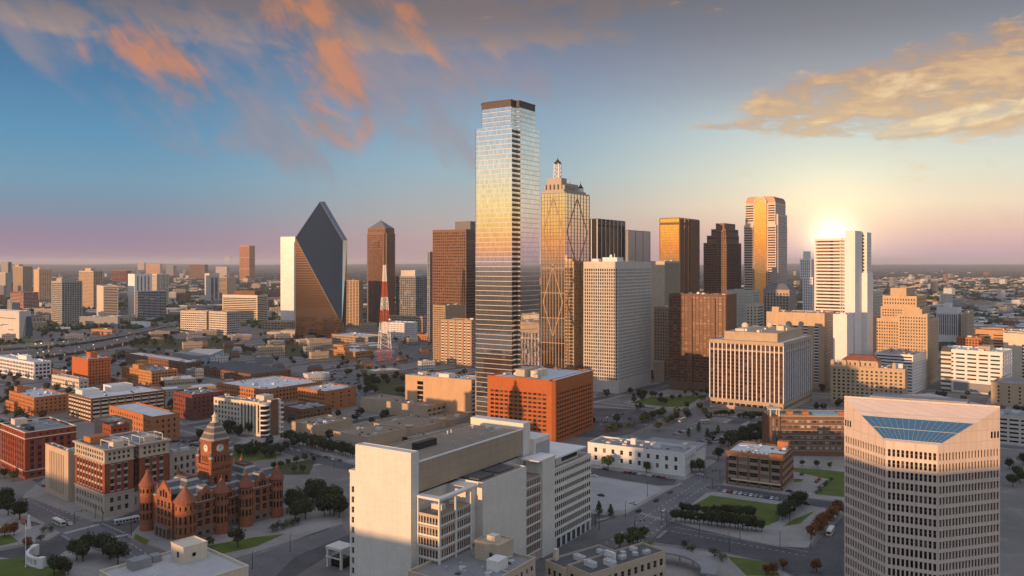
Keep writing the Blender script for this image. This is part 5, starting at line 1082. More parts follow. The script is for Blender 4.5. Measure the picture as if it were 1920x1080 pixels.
def arc_canopy():
    c = P(1238, 1085); t = thing('canopy', 'curved pale concrete canopy sweeping round a small court at the bottom', 'canopy', c)
    m = MB(); n = 24; r0, r1 = 18, 25
    f = lambda r, i, z: (r*math.cos(math.radians(-25+120*i/n)), r*math.sin(math.radians(-25+120*i/n)), z)
    for i in range(n): m.loft([[f(r0,i,5),f(r1,i,5),f(r1,i,5.8),f(r0,i,5.8)],[f(r0,i+1,5),f(r1,i+1,5),f(r1,i+1,5.8),f(r0,i+1,5.8)]], cap=(i in (0, n-1)))
    m.build('roof_slab', RF_GRY, t)
    for i in range(0, n+1, 4): q = MB(); p = f((r0+r1)/2, i, 0); q.lathe(p[0], p[1], [(.4,0),(.4,5)], 8); q.build('column', CONC, t)
arc_canopy()
def colonnade():
    t = thing('memorial_colonnade', 'small curved white memorial colonnade with tall rectangular openings on the park lawn', 'monument', P(118, 1044))
    m = MB(); n = 10; r = 15
    f = lambda rr, a, z: (rr*math.cos(a), rr*math.sin(a), z)
    a0, a1 = math.radians(172), math.radians(262)
    for i in range(n):
        b0, b1 = a0+(a1-a0)*i/n, a0+(a1-a0)*(i+.35)/n; b2 = a0+(a1-a0)*(i+1)/n
        m.loft([[f(r-.5,b0,0),f(r+.5,b0,0),f(r+.5,b1,0),f(r-.5,b1,0)],[f(r-.5,b0,3.7),f(r+.5,b0,3.7),f(r+.5,b1,3.7),f(r-.5,b1,3.7)]])
        for z0, z1 in ((0,.9),(3.7,4.7)): m.loft([[f(r-.6,b0,z0),f(r+.6,b0,z0),f(r+.6,b2,z0),f(r-.6,b2,z0)],[f(r-.6,b0,z1),f(r+.6,b0,z1),f(r+.6,b2,z1),f(r-.6,b2,z1)]])
    m.build('colonnade_wall', wall('white_memorial', (.68,.66,.62)), t)
    q = MB(); 
    for a in (a0, a1): p = f(r, a, 0); q.box(p[0]-1.4, p[1]-1.4, 0, p[0]+1.4, p[1]+1.4, 5)
    q.build('end_pavilion', wall('white_memorial', (.68,.66,.62)), t)
colonnade()
def entry_frame():
    t = thing('entrance_pavilion', 'small white framed entrance pavilion at the left foot of the big white civic block', 'pavilion', P(612, 1062), math.radians(57-90)); W = MAT_W = wall('white_ashlar', (.66,.63,.57))
    m = MB()
    for x in (0, 8.6):
        for y in (0, 7): m.box(x, y, 0, x+1, y+1, 8.6)
    m.box(-.3,-.3,8.6,9.9,8.3,9.8); m.box(-.3,-.3,4.6,9.9,0,5.2); m.build('frame', W, t); m = MB(); m.box(1,2,0,8.6,7,4.4); m.build('lobby_glazing', GLD, t)
entry_frame()
# ------------------------------------------------------------------ ground, roads, pavements
r10 = lambda x, y: (1000+x/3.2, 840+y/3.2)
r9 = lambda x, y: (1080+x/4, 640+y/4)
r7 = lambda x, y: (380+x/4, 620+y/4)
r6 = lambda x, y: (x/3.4286, 780+y/3.4286)
r5 = lambda x, y: (x/4, 620+y/4)
r1 = lambda x, y: (x/4, 420+y/4)
r2 = lambda x, y: (480+x/3, 360+y/3)
ASPH = ground_mat('asphalt', [(.075,.075,.08),(.105,.103,.103),(.05,.05,.055)], (.05,.35)); ASPH2 = ground_mat('old_asphalt', [(.125,.125,.13),(.16,.158,.155),(.085,.085,.09)], (.06,.45))
PAVE = ground_mat('pavement_concrete', [(.24,.23,.215),(.31,.29,.27),(.17,.165,.16)], (.05,.6)); GRAVEL = ground_mat('gravel', [(.30,.30,.30),(.38,.375,.37),(.23,.23,.23)], (.03,.8))
LAWN = ground_mat('grass', [(.07,.105,.018),(.10,.13,.025),(.12,.11,.04)], (.12,.35)); DRYG = ground_mat('dry_grass', [(.07,.065,.03),(.06,.07,.025),(.10,.085,.055)], (.04,.5))
PAINT = paint('road_paint', (.55,.55,.53), .7)
def struct(o): o['kind'] = 'structure'; return o
def sheet(name, pts, z, m):
    b = MB(); b.face([(p.x, p.y, z) for p in pts]); return struct(b.build(name, m))
def pix(pts): return [P(*p) for p in pts]
def slab_(name, pts, m, z=.13):
    b = MB(); pts = pix(pts); b.prism([(p.x, p.y) for p in pts], 0.0, z, 0); return struct(b.build(name, m))
def far_fn(T, b):
    g = T.new('ShaderNodeNewGeometry'); p = g.outputs['Position']
    n1 = T.noise(p, .0016, 6, .62); n2 = T.noise(p, .012, 5, .6); n3 = T.noise(p, .05, 3, .6)
    vo = T.new('ShaderNodeTexVoronoi'); vo.inputs['Scale'].default_value = .009; T.l.new(p, vo.inputs['Vector'])
    hsv = T.xyz(vo.outputs['Color'])
    c = T.mix(T.ss(n2, .38, .62), (.020,.026,.014,1), (.040,.042,.026,1))
    c = T.mix(T.m('MULTIPLY', T.m('GREATER_THAN', hsv[0], .80), T.ss(n1, .42, .6)), c, (.13,.12,.115,1))
    c = T.mix(T.m('MULTIPLY', T.m('GREATER_THAN', hsv[1], .9), T.ss(n3, .4, .6)), c, (.26,.235,.21,1))
    T.l.new(c, b.inputs['Base Color']); b.inputs['Roughness'].default_value = 1; b.inputs['Specular IOR Level'].default_value = .1
b = MB(); S = 66000; b.face([(-S,-S,-.15),(S,-S,-.15),(S,S,-.15),(-S,S,-.15)]); struct(b.build('ground', mat('far_ground', far_fn)))
downtown = ground_mat('city_ground', [(.15,.142,.132),(.20,.188,.172),(.27,.24,.205)], (.012,.07))
sheet('city_paving', [Vector(p) for p in ((-900,240,0),(700,240,0),(1350,1500,0),(500,2100,0),(-700,2100,0),(-1500,1600,0))], 0, downtown)
# street grid of the mid distance: pale pavements, darker carriageways, lots of several surfaces
def strip(p, d, L, w, z, m, nm):
    n = Vector((-d.y, d.x, 0)); b = MB(); b.face([(q.x, q.y, z) for q in (p-d*L-n*w, p+d*L-n*w, p+d*L+n*w, p-d*L+n*w)]); struct(b.build(nm, m))
for side, th, cx in ((-1, 40, -330), (1, 33, 330)):
    t = math.radians(th); A = Vector((math.sin(t), math.cos(t), 0)); Bv = Vector((-math.cos(t), math.sin(t), 0)); c0 = Vector((cx, 1120, 0))
    for i in range(-5, 6):
        strip(c0+Bv*i*96, A, 430, 11, .006, PAVE, 'pavement'); strip(c0+Bv*i*96, A, 430, 6.5, .014, ASPH, 'street')
        if abs(i) < 5: strip(c0+A*i*92, Bv, 430, 10, .010, PAVE, 'pavement'); strip(c0+A*i*92, Bv, 430, 6, .018, ASPH2, 'street')
# hills on the horizon
def hills():
    m = MB(); rr = random.Random(11); rings_ = []
    n = 90
    for j, (Y, hh) in enumerate(((15000,0),(19000,60),(24000,95),(30000,118),(42000,0))):
        row = []
        for i in range(n+1):
            X = (-1.0+2.0*i/n)*Y*.95; k = mnoise.noise(Vector((i*.16+j*3, j*2.1, 0)))*.5+.5+mnoise.noise(Vector((i*.6, j*4.1, 3)))*.2
            row.append((X, Y+k*900, -.1+max(0, hh*(k*.9+.25))))
        rings_.append(row)
    m.loft(rings_, cap=False, closed=False); struct(m.build('hills', mat('hill_ground', far_fn), smooth=True))
hills()
# road plates
ROADS = []
def road(name, pts, m=ASPH, z=.03): o = sheet(name, pix(pts), z, m); ROADS.append(o); return o
rd_main = road('road', [r10(-120,768), r10(350,470), r10(560,390), r10(860,232), r10(1130,60), r10(1200,20), r10(1230,60), r10(1150,190), r10(960,330), r10(820,440), r10(690,570), r10(480,768)], ASPH2, .035)
road('road', [r10(300,380), r10(420,400), r10(820,440), r10(1000,490), r10(1300,560), r10(1680,600), r10(1870,610), r10(1870,768), r10(1560,768), r10(1420,690), r10(1180,630), r10(690,560), r10(330,470)], ASPH, .03)
road('road', [r10(1030,235), r10(1130,225), r10(1870,335), r10(2400,420), r10(2400,500), r10(1870,385), r10(1110,265)], ASPH, .04)
road('road', [r10(300,115), r10(430,130), r10(860,190), r10(830,240), r10(345,165), r10(200,130)], ASPH, .03)
road('road', [r10(1660,600), r10(1880,390), r10(2100,430), r10(1870,768), r10(1560,768)], ASPH, .025)
road('road', [r9(520,520), r9(840,520), r9(1000,440), r9(1060,560), r9(800,640), r9(640,760), r9(420,700), r9(640,600)], ASPH2, .03)
road('road', [r9(180,420), r9(560,380), r9(1000,340), r9(1000,300), r9(140,400)], ASPH2, .03)
road('road', [r6(-60,470), r6(150,520), r6(600,690), r6(820,790), r6(1080,880), r6(1000,1029), r6(700,900), r6(400,760), r6(-60,600)], ASPH2, .03)
road('road', [r6(-60,1029), r6(-60,880), r6(300,810), r6(500,690), r6(690,680), r6(900,600), r6(1000,640), r6(830,800), r6(560,830), r6(300,940)], ASPH, .026)
road('road', [r6(860,1029), r6(1100,900), r6(1500,950), r6(1850,820), r6(2200,700), r6(2250,760), r6(1900,900), r6(1700,1100)], ASPH2, .03)
road('road', [r7(340,850), r7(620,840), r7(900,940), r7(1140,1010), r7(1140,1060), r7(820,985), r7(560,900), r7(330,890)], ASPH, .03)
road('parking_lot', [r9(-10,540), r9(130,500), r9(470,510), r9(620,600), r9(400,700), r9(250,720), r9(-10,720)], ASPH, .03)
road('parking_lot', [r9(620,770), r9(800,640), r9(1020,600), r9(1350,640), r9(1100,790), r9(860,740)], ASPH2, .04)
road('parking_lot', [r7(900,360), r7(1200,330), r7(1230,420), r7(1500,560), r7(1160,610), r7(1140,480)], ASPH2, .03)
road('parking_lot', [r5(860,140), r5(1240,140), r5(1240,210), r5(860,220)], ASPH, .03)
road('parking_lot', [r2(760,840), r2(1030,840), r2(1040,920), r2(860,960), r2(760,930)], ASPH2, .03)
road('parking_lot', [r5(1260,800), r5(1500,790), r5(1560,850), r5(1380,850)], ASPH, .03)
road('parking_lot', [r6(1490,960), r6(1500,1029), r6(1900,1029), r6(2300,780), r6(2100,720), r6(1850,820)], ASPH, .022)
# pavement blocks with kerbs
slab_('pavement', [r10(820,440), r10(1040,268), r10(1110,265), r10(1650,345), r10(1850,378), r10(1640,600), r10(1480,592), r10(1300,555), r10(1000,488)], PAVE)
slab_('pavement', [r10(200,150), r10(345,162), r10(750,228), r10(865,225), r10(800,258), r10(560,395), r10(420,405), r10(300,385)], PAVE)
slab_('pavement', [r10(1135,222), r10(1150,192), r10(1230,100), r10(1260,0), r10(1900,0), r10(2400,100), r10(2400,410), r10(1870,330)], PAVE)
slab_('pavement', [r10(300,110), r10(200,60), r10(800,60), r10(1090,70), r10(1100,80), r10(905,195), r10(860,188)], PAVE)
slab_('pavement', [r10(495,768), r10(690,580), r10(1170,640), r10(1420,700), r10(1540,768), r10(1540,900), r10(480,900)], PAVE)
slab_('pavement', [r10(-120,700), r10(330,430), r10(350,380), r10(250,330), r10(-200,560)], PAVE)
slab_('pavement', [r9(350,460), r9(760,340), r9(1000,360), r9(1000,435), r9(840,515), r9(500,490)], PAVE)
slab_('pavement', [r6(820,780), r6(900,700), r6(1900,560), r6(2200,600), r6(2200,690), r6(1850,810), r6(1500,920), r6(1080,870)], PAVE)
slab_('pavement', [r6(150,510), r6(290,400), r6(900,560), r6(890,600), r6(690,672), r6(600,680)], PAVE)
slab_('pavement', [r6(-60,600), r6(130,600), r6(390,750), r6(300,800), r6(-60,860)], PAVE)
slab_('pavement', [r6(-60,900), r6(300,950), r6(420,870), r6(560,850), r6(840,930), r6(860,1029), r6(-60,1100)], PAVE)
slab_('pavement', [r7(240,850), r7(340,800), r7(600,780), r7(640,835), r7(340,845)], PAVE)
slab_('pavement', [r7(640,825), r7(1150,860), r7(1150,1000), r7(900,930)], PAVE)
def lawn(pts, z=.17, m=LAWN, name='lawn'): return sheet(name, pix(pts), z, m)
lawn([r10(1065,285), r10(1520,348), r10(1470,440), r10(1400,468), r10(1150,430), r10(955,347)])
lawn([r10(1560,430), r10(1690,378), r10(1600,455), r10(1500,470)])
lawn([r10(1560,118), r10(1780,135), r10(1900,150), r10(1900,300), r10(1690,278), r10(1780,190), r10(1560,140)])
lawn([r10(1565,185), r10(1625,190), r10(1600,205), r10(1560,205)]); lawn([r10(1160,650), r10(1430,690), r10(1480,768), r10(1280,768)]); lawn([r10(640,560), r10(720,565), r10(700,600), r10(560,640), r10(520,610)])
lawn([r10(240,160), r10(360,172), r10(735,232), r10(780,250), r10(560,372), r10(420,380), r10(330,370)], .17, GRAVEL, 'gravel_lot')
lawn([r9(400,460), r9(560,420), r9(960,405), r9(830,490), r9(680,495)]); lawn([r6(-60,930), r6(230,900), r6(260,960), r6(420,985), r6(420,1100), r6(-60,1100)]); lawn([r6(-60,780), r6(60,760), r6(120,810), r6(-60,850)])
lawn([r6(1300,840), r6(1640,780), r6(1830,760), r6(1650,840), r6(1420,890), r6(1330,880)]); lawn([r6(870,760), r6(960,800), r6(940,830), r6(860,790)])
lawn([r7(220,900), r7(520,880), r7(560,960), r7(240,990)], .03); lawn([r7(520,1010), r7(850,960), r7(800,1080), r7(560,1080)], .05, DRYG)
lawn([r7(440,60), r7(860,60), r7(860,200), r7(560,190)], .03, DRYG); lawn([r7(1180,290), r7(1520,320), r7(1510,520), r7(1230,440)], .05, DRYG); lawn([r5(0,60), r5(240,70), r5(330,110), r5(0,140)], .03); lawn([r5(960,60), r5(1800,60), r5(1900,190), r5(1500,150), r5(980,130)], .03, DRYG)
# painted markings: each stripe a part of the road it lies on
def stripe(par, a, b_, w=.16, z=.05, name='lane_line'):
    a, b_ = P(*a), P(*b_); d = (b_-a).normalized(); n = Vector((-d.y, d.x, 0))*w
    m = MB(); m.face([(q.x, q.y, z) for q in (a-n, b_-n, b_+n, a+n)]); m.build(name, PAINT, par)
def dashes(par, a, b_, n, z=.05, w=.14):
    for i in range(n):
        f0, f1 = i/n, (i+.45)/n; A, B_ = P(*a), P(*b_)
        p, q = A.lerp(B_, f0), A.lerp(B_, f1); d = (q-p).normalized(); k = Vector((-d.y, d.x, 0))*w
        m = MB(); m.face([(v.x, v.y, z) for v in (p-k, q-k, q+k, p+k)]); m.build('lane_line', PAINT, par)
for o_ in (0, 60, 130): dashes(rd_main, r10(330+o_,640+o_*.35), r10(1010+o_*.9,190+o_*.3), 26)
def crosswalk(par, a, b_, n, dx, dy, z=.06):
    for i in range(n):
        u, v = a[0]+(b_[0]-a[0])*i/n, a[1]+(b_[1]-a[1])*i/n
        stripe(par, (u, v), (u+dx, v+dy), .28, z, 'crosswalk_stripe')
crosswalk(ROADS[7], r6(415,748), r6(640,690), 15, 4.5, 2.4); crosswalk(ROADS[7], r6(590,800), r6(830,755), 15, 4.5, 2.4); crosswalk(ROADS[8], r6(670,690), r6(820,755), 10, -6, 1.2); crosswalk(ROADS[8], r6(410,765), r6(480,805), 7, -6, 1.4)
crosswalk(ROADS[7], r6(150,520), r6(270,490), 9, 4, 1.6); crosswalk(ROADS[0], r10(735,535), r10(790,490), 7, 7, 1.2); crosswalk(ROADS[0], r10(850,225), r10(880,205), 5, 6, 1)
for i in range(3): dashes(ROADS[7], r6(700+i*70,860-i*20), r6(900+i*60,980-i*20), 6); dashes(ROADS[7], r6(180+i*25,540-i*14), r6(480+i*60,690-i*20), 12)
crosswalk(ROADS[0], r10(380,430), r10(470,405), 7, 6, 2.4); crosswalk(ROADS[0], r10(640,395), r10(780,440), 8, 6, -2); crosswalk(ROADS[0], r10(540,545), r10(700,560), 8, -6, 2.6)
dashes(ROADS[1], r10(830,500), r10(1650,650), 22, .05); stripe(ROADS[1], r10(850,475), r10(1650,625), .1)
for i in range(14): stripe(ROADS[2], r10(1130+i*28, 262+i*4.2), r10(1122+i*28, 276+i*4.2), .08, .06)
for i in range(16): stripe(ROADS[11], r9(60+i*22,560+i*2), r9(44+i*22,580+i*2), .1, .05)
# ------------------------------------------------------------------ elevated highway
def highway():
    hw = thing('elevated_highway', 'long elevated concrete highway curving past the west end on piers', 'highway', (0,0,0))
    for path, w, z in (([(-160,1015),(150,980),(450,945),(750,900),(1000,850),(1200,805),(1330,775)], 15, 8.5), ([(-160,930),(200,905),(500,885),(760,850),(980,812),(1180,770),(1300,748)], 13, 6)):
        pts = []
        cs = [P(*r1(*p), z) for p in path]
        for i in range(len(cs)-1):
            p0, p1, p2, p3 = cs[max(i-1,0)], cs[i], cs[i+1], cs[min(i+2,len(cs)-1)]
            for j in range(8):
                t = j/8; pts.append(.5*((2*p1)+(p2-p0)*t+(2*p0-5*p1+4*p2-p3)*t*t+(3*p1-p0-3*p2+p3)*t**3))
        pts.append(cs[-1]); m = MB(); sec = []; deck = MB(); ds = []
        for i, p in enumerate(pts):
            d = (pts[min(i+1,len(pts)-1)]-pts[max(i-1,0)]); d.z = 0; d.normalize(); n = Vector((-d.y, d.x, 0))
            sec.append([p+n*w+Vector((0,0,1)), p+n*w+Vector((0,0,-1.6)), p-n*w+Vector((0,0,-1.6)), p-n*w+Vector((0,0,1)), p-n*(w-.4)+Vector((0,0,1)), p-n*(w-.4), p+n*(w-.4), p+n*(w-.4)+Vector((0,0,1))])
            ds.append([p+n*(w-.5)+Vector((0,0,.05)), p-n*(w-.5)+Vector((0,0,.05))])
            if i % 4 == 0:
                for s in (-.6, .6): q = MB(); c = p+n*w*s; q.lathe(c.x, c.y, [(1.1,0),(1.1,p.z-1.6)], 8); q.build('pier', CONC, hw)
        m.loft(sec); m.build('deck', CONC, hw); deck.loft(ds, cap=False, closed=False); deck.build('carriageway', ASPH2, hw)
        HWY.append((pts, w))
HWY = []; highway()
# ------------------------------------------------------------------ trees
ORD = ['first','second','third','fourth','fifth','sixth','seventh','eighth','ninth','tenth','eleventh','twelfth','thirteenth','fourteenth','fifteenth','sixteenth','seventeenth','eighteenth','nineteenth','twentieth','twenty-first','twenty-second','twenty-third','twenty-fourth','twenty-fifth']
BARK = wall('bark', (.05,.038,.03), var=.3)
LV = {'green': leaf('leaf_green', (.028,.048,.012), (.065,.09,.02), (.09,.11,.03)), 'dark': leaf('leaf_dark', (.016,.027,.010), (.036,.052,.016), (.05,.065,.02)),
      'autumn': leaf('leaf_autumn', (.17,.05,.014), (.26,.10,.025), (.08,.08,.02)), 'olive': leaf('leaf_olive', (.035,.042,.012), (.07,.075,.022), (.05,.03,.014))}
def make_tree(nm, kind, seed, h=9.0, r=4.2, n=950, shape='round'):
    rr = random.Random(seed); t = thing(nm, 'tree', 'tree', (0,-500,0))
    m = MB(); th = h*(.28 if shape != 'shrub' else .1)
    m.lathe(0, 0, [(.32*h/9,0),(.22*h/9,th),(.12*h/9,h*.62)], 7)
    for k in range(6):
        a = rr.uniform(0, 6.3); z = th+rr.uniform(-.2,.8); L = r*rr.uniform(.5,.8); m.bar((0,0,z), (L*math.cos(a), L*math.sin(a), z+L*rr.uniform(.5,1.0)), .13*h/9, 5, 0, .04)
    m.build('trunk', BARK, t)
    lobes = []
    zc = (h+th)/2+.3
    for k in range(11 if shape != 'cone' else 9):
        if shape == 'cone': q = k/8; lobes.append((rr.uniform(-.4,.4), rr.uniform(-.4,.4), th+(h-th)*q*.95, r*(1-q)*.75+.4))
        else:
            a = rr.uniform(0, 6.3); d = r*rr.uniform(.15,.68); lobes.append((d*math.cos(a), d*math.sin(a), zc+(h-th)*rr.uniform(-.30,.30), r*rr.uniform(.32,.55)))
    m = MB()
    for i in range(n):
        x, y, z, R = lobes[i % len(lobes)]
        while True:
            v = Vector((rr.uniform(-1,1), rr.uniform(-1,1), rr.uniform(-1,1)))
            if .35 < v.length < 1: break
        c = Vector((x,y,z))+v*R*Vector((1,1,.85)).length/1.6; c.z = max(c.z, th*.55)
        nrm = (v+Vector((rr.uniform(-.7,.7), rr.uniform(-.7,.7), rr.uniform(-.3,.9)))).normalized(); a = nrm.orthogonal().normalized(); a.rotate(Matrix.Rotation(rr.uniform(0,6.3), 3, nrm)); b = nrm.cross(a); s = rr.uniform(.28,.62)*h/9
        m.face([c+a*s, c+b*s*.7, c-a*s, c-b*s*.7])
    m.build('crown', LV[kind], t); return t
PT = {'green': [make_tree('shade_tree', 'green', s) for s in (1,2)], 'dark': [make_tree('shade_tree', 'dark', s, 8, 4.4, 1300) for s in (3,4)], 'olive': [make_tree('shade_tree', 'olive', s) for s in (5,6)],
      'autumn': [make_tree('autumn_tree', 'autumn', s) for s in (7,8)], 'cone': [make_tree('conical_tree', 'green', 9, 9, 3.2, 700, 'cone')], 'shrub': [make_tree('shrub', 'dark', 10, 4.0, 3.0, 500, 'shrub'), make_tree('shrub', 'green', 12, 4.0, 3.0, 500, 'shrub')]}
FIRST = {}
trr = random.Random(21); NT_ = [0]
def plant(kind, pts, h, label, group):
    """a row or clump of trees; pts are ground points, sorted from the left"""
    pts = sorted(pts, key=lambda p: p[0])
    for i, (u, v) in enumerate(pts):
        pr = trr.choice(PT[kind]); p = P(u, v); s = h*trr.uniform(.82,1.16)/(4.0 if kind == 'shrub' else 8.0 if kind == 'dark' else 9.0)
        nm = 'shrub' if kind == 'shrub' else 'tree'
        lb = (ORD[i]+' '+nm+' from the left '+label) if len(pts) > 1 else label
        dup(pr, (p.x, p.y, .1), trr.uniform(0, 6.28), lb, group if len(pts) > 1 else None, s); NT_[0] += 1
def line(f, a, b, n, j=3, extra=0):
    return [f(a[0]+(b[0]-a[0])*(i+.5)/n+trr.uniform(-j,j)*2, a[1]+(b[1]-a[1])*(i+.5)/n+trr.uniform(-j,j)) for i in range(n)]
def clump(f, x0, y0, x1, y1, n): return [f(trr.uniform(x0,x1), trr.uniform(y0,y1)) for _ in range(n)]
plant('dark', line(r10, (845,440), (1380,505), 20), 7, 'in the front hedge row below the big green lawn', 'hedge trees before the lawn')
plant('dark', line(r10, (880,390), (1330,425), 14), 5.6, 'in the rear hedge row touching the big green lawn', 'hedge trees beside the lawn')
plant('dark', line(r10, (1490,440), (1620,335), 10), 8, 'in the dark clump at the right end of the lawn', 'dark trees right of the lawn')
plant('autumn', line(r10, (1660,555), (1830,400), 9), 7.5, 'in the orange autumn row beside the street', 'autumn trees by the street')
plant('green', [r10(520,605), r10(575,600), r10(625,590), r10(665,545), r10(600,560)], 7.5, 'of the corner clump above the curved canopy', 'trees by the curved canopy')
plant('shrub', [r10(905,600), r10(1085,655), r10(950,625), r10(1130,680)], 4.5, 'beside the curved canopy court', 'shrubs by the canopy court')
plant('autumn', [r10(1500,735), r10(1440,760), r10(1700,745), r10(1400,770)], 6, 'on the small lawn at the bottom edge', 'autumn trees at the bottom edge')
plant('cone', [r10(395,400), r10(465,415)], 8, 'of the two street trees by the gravel lot', 'street trees by the gravel lot')
plant('green', [r9(240,965), r9(528,985)], 9, 'before the white stone post office front', 'street trees before the white stone building')
plant('dark', [r9(870,985), r9(930,985)], 9, 'at the right corner of the white stone post office', 'trees at the white building corner')
plant('dark', [r9(1070,890)], 10, 'dark round tree between the white stone post office and brown brick building', None)
plant('cone', [r9(845,715), r9(920,680), r9(985,730), r9(1065,695)], 8, 'standing on the pale parking lot islands', 'parking lot trees')
plant('dark', line(r9, (1120,790), (1450,760), 8)+line(r9, (1230,730), (1440,690), 6), 9, 'of the dark grove left of the wide brick flats', 'grove beside the flats')
plant('dark', line(r9, (480,615), (655,565), 7), 7, 'in the row along the far parking lot', 'parking lot edge trees'); plant('shrub', line(r9, (220,680), (450,640), 7), 4.5, 'along the near edge of the parking lot', 'parking lot shrubs')
plant('dark', line(r9, (670,635), (760,590), 5), 7, 'in the short row across the street from the parking lot', 'street row trees'); plant('dark', [r9(615,670)], 7.5, 'lone round dark tree on the parking lot corner by the street', None)
plant('dark', clump(r9, 430, 410, 730, 480, 14), 5.5, 'in the left half of the small square', 'trees of the small square left half'); plant('olive', clump(r9, 770, 390, 990, 460, 9), 5.5, 'in the right half of the small square', 'trees of the small square right half')
plant('dark', line(r9, (1020,565), (1190,560), 6), 5, 'before the left foot of the white pier federal block', 'trees left of the federal block foot'); plant('dark', line(r9, (1210,580), (1440,580), 8), 5.5, 'before the right foot of the white pier federal block', 'trees right of the federal block foot')
plant('green', [r9(1700,940), r9(1810,950), r9(1905,955)], 5, 'before the wide brick flats', 'small trees before the flats'); plant('shrub', line(r10, (1690,280), (1790,190), 7), 2.4, 'in the clipped hedge beside the right lawn', 'clipped hedge shrubs')
plant('dark', [(1893,880), (1906,895), (1918,872), (1899,912), (1912,905)], 8, 'at the right picture edge behind the pale tower', 'trees at the right edge')
plant('dark', line(r7, (650,840), (1135,950), 22, 7), 8.5, 'in the street row before the low tan complex', 'street row before the tan complex')
plant('dark', clump(r7, 240, 900, 590, 960, 15), 7, 'in the small garden behind the clock tower', 'garden trees behind the clock tower'); plant('green', [r7(530,1040), r7(585,1035), r7(640,1015), r7(705,1000), r7(750,1065), r7(690,1070), r7(830,990), r7(765,980)], 5, 'on the plaza right of the clock tower', 'plaza trees right of the clock tower')
plant('dark', [(548+i*4.6+trr.uniform(-4,4), trr.uniform(928,978)) for i in range(21)], 10, 'of the thick grove left of the big white office block', 'grove left of the white office block')
plant('dark', clump(r7, 1180, 340, 1500, 500, 18), 8, 'in the park left of the apricot slab', 'park trees left of the apricot slab'); plant('olive', clump(r7, 1180, 300, 1480, 350, 6), 7, 'at the far park edge left of the apricot slab', 'far park edge trees')
plant('olive', clump(r7, 450, 70, 680, 150, 9), 10, 'in the brownish copse below the glass prism', 'copse below the prism'); plant('autumn', clump(r7, 560, 80, 800, 140, 6), 8, 'with reddish leaves in the copse below the prism', 'reddish copse trees'); plant('dark', clump(r7, 740, 130, 880, 230, 7), 9, 'left of the yellow brick studio', 'trees by the studio')
plant('olive', clump(r7, 190, 130, 400, 190, 6), 9, 'beyond the dark ribbed market hall', 'trees beyond the market hall'); plant('dark', clump(r7, -20, 40, 280, 110, 8), 9, 'beside the highway ramp below the twin grid blocks', 'trees by the highway ramp')
plant('green', clump(r5, -10, 70, 230, 130, 9), 9, 'in the green strip below the white museum cube', 'trees below the museum'); plant('dark', clump(r5, 240, 90, 340, 110, 3), 7, 'right of the green strip below the museum', 'dark trees by the museum')
plant('dark', clump(r5, 970, 60, 1300, 130, 12), 10, 'between the highway and the twin grid blocks', 'trees under the highway'); plant('green', clump(r5, 1430, 50, 1800, 120, 8), 9, 'before the right end of the twin grid blocks', 'trees before the grid blocks'); plant('dark', [r5(860,220), r5(890,222), r5(920,218)], 7, 'beside the bright orange brick block', 'trees by the orange block')
plant('dark', clump(r5, 1220, 410, 1400, 450, 5), 8, 'right of the golden brick warehouse', 'trees by the golden warehouse'); plant('dark', clump(r5, 1240, 560, 1340, 620, 4), 7, 'between the parking garage and the dark red block', 'trees beside the garage'); plant('shrub', clump(r5, 0, 590, 60, 640, 3), 5, 'at the left edge beside the orange warehouse', 'shrubs at the left edge')
plant('dark', clump(r7, 170, 740, 420, 800, 10), 8.5, 'before the cream strip windowed offices', 'trees before the strip windowed offices')
plant('dark', clump(r6, -20, 570, 140, 690, 7), 9, 'in the park corner at the left edge', 'park corner trees'); plant('autumn', [r6(30,780), r6(90,770), r6(175,860)], 6, 'with rusty leaves near the flagpole', 'rusty trees near the flagpole')
plant('dark', clump(r6, 430, 880, 760, 960, 9), 9, 'in the clump right of the curved colonnade', 'trees right of the colonnade'); plant('dark', clump(r6, 320, 1000, 480, 1040, 4), 7, 'below the curved colonnade', 'trees below the colonnade'); plant('shrub', [r6(280,745), r6(325,748), r6(262,805)], 3.4, 'on the traffic island by the yellow bus', 'traffic island shrubs')
plant('olive', [r6(1530,850)], 11, 'big olive tree standing before the sandstone courthouse', None); plant('green', [r6(1345,850)], 6.5, 'small green tree at the courthouse corner above the white roof', None); plant('shrub', line(r6, (1740,750), (1930,690), 6), 4.4, 'along the courthouse right end', 'shrubs at the courthouse end'); plant('dark', [r6(30,400), r6(85,420)], 6, 'before the red brick corner building', 'trees before the red brick corner')
for L in PT.values():
    for t in L:
        for c in list(t.children): bpy.data.objects.remove(c)
        bpy.data.objects.remove(t)
print('trees', NT_[0])
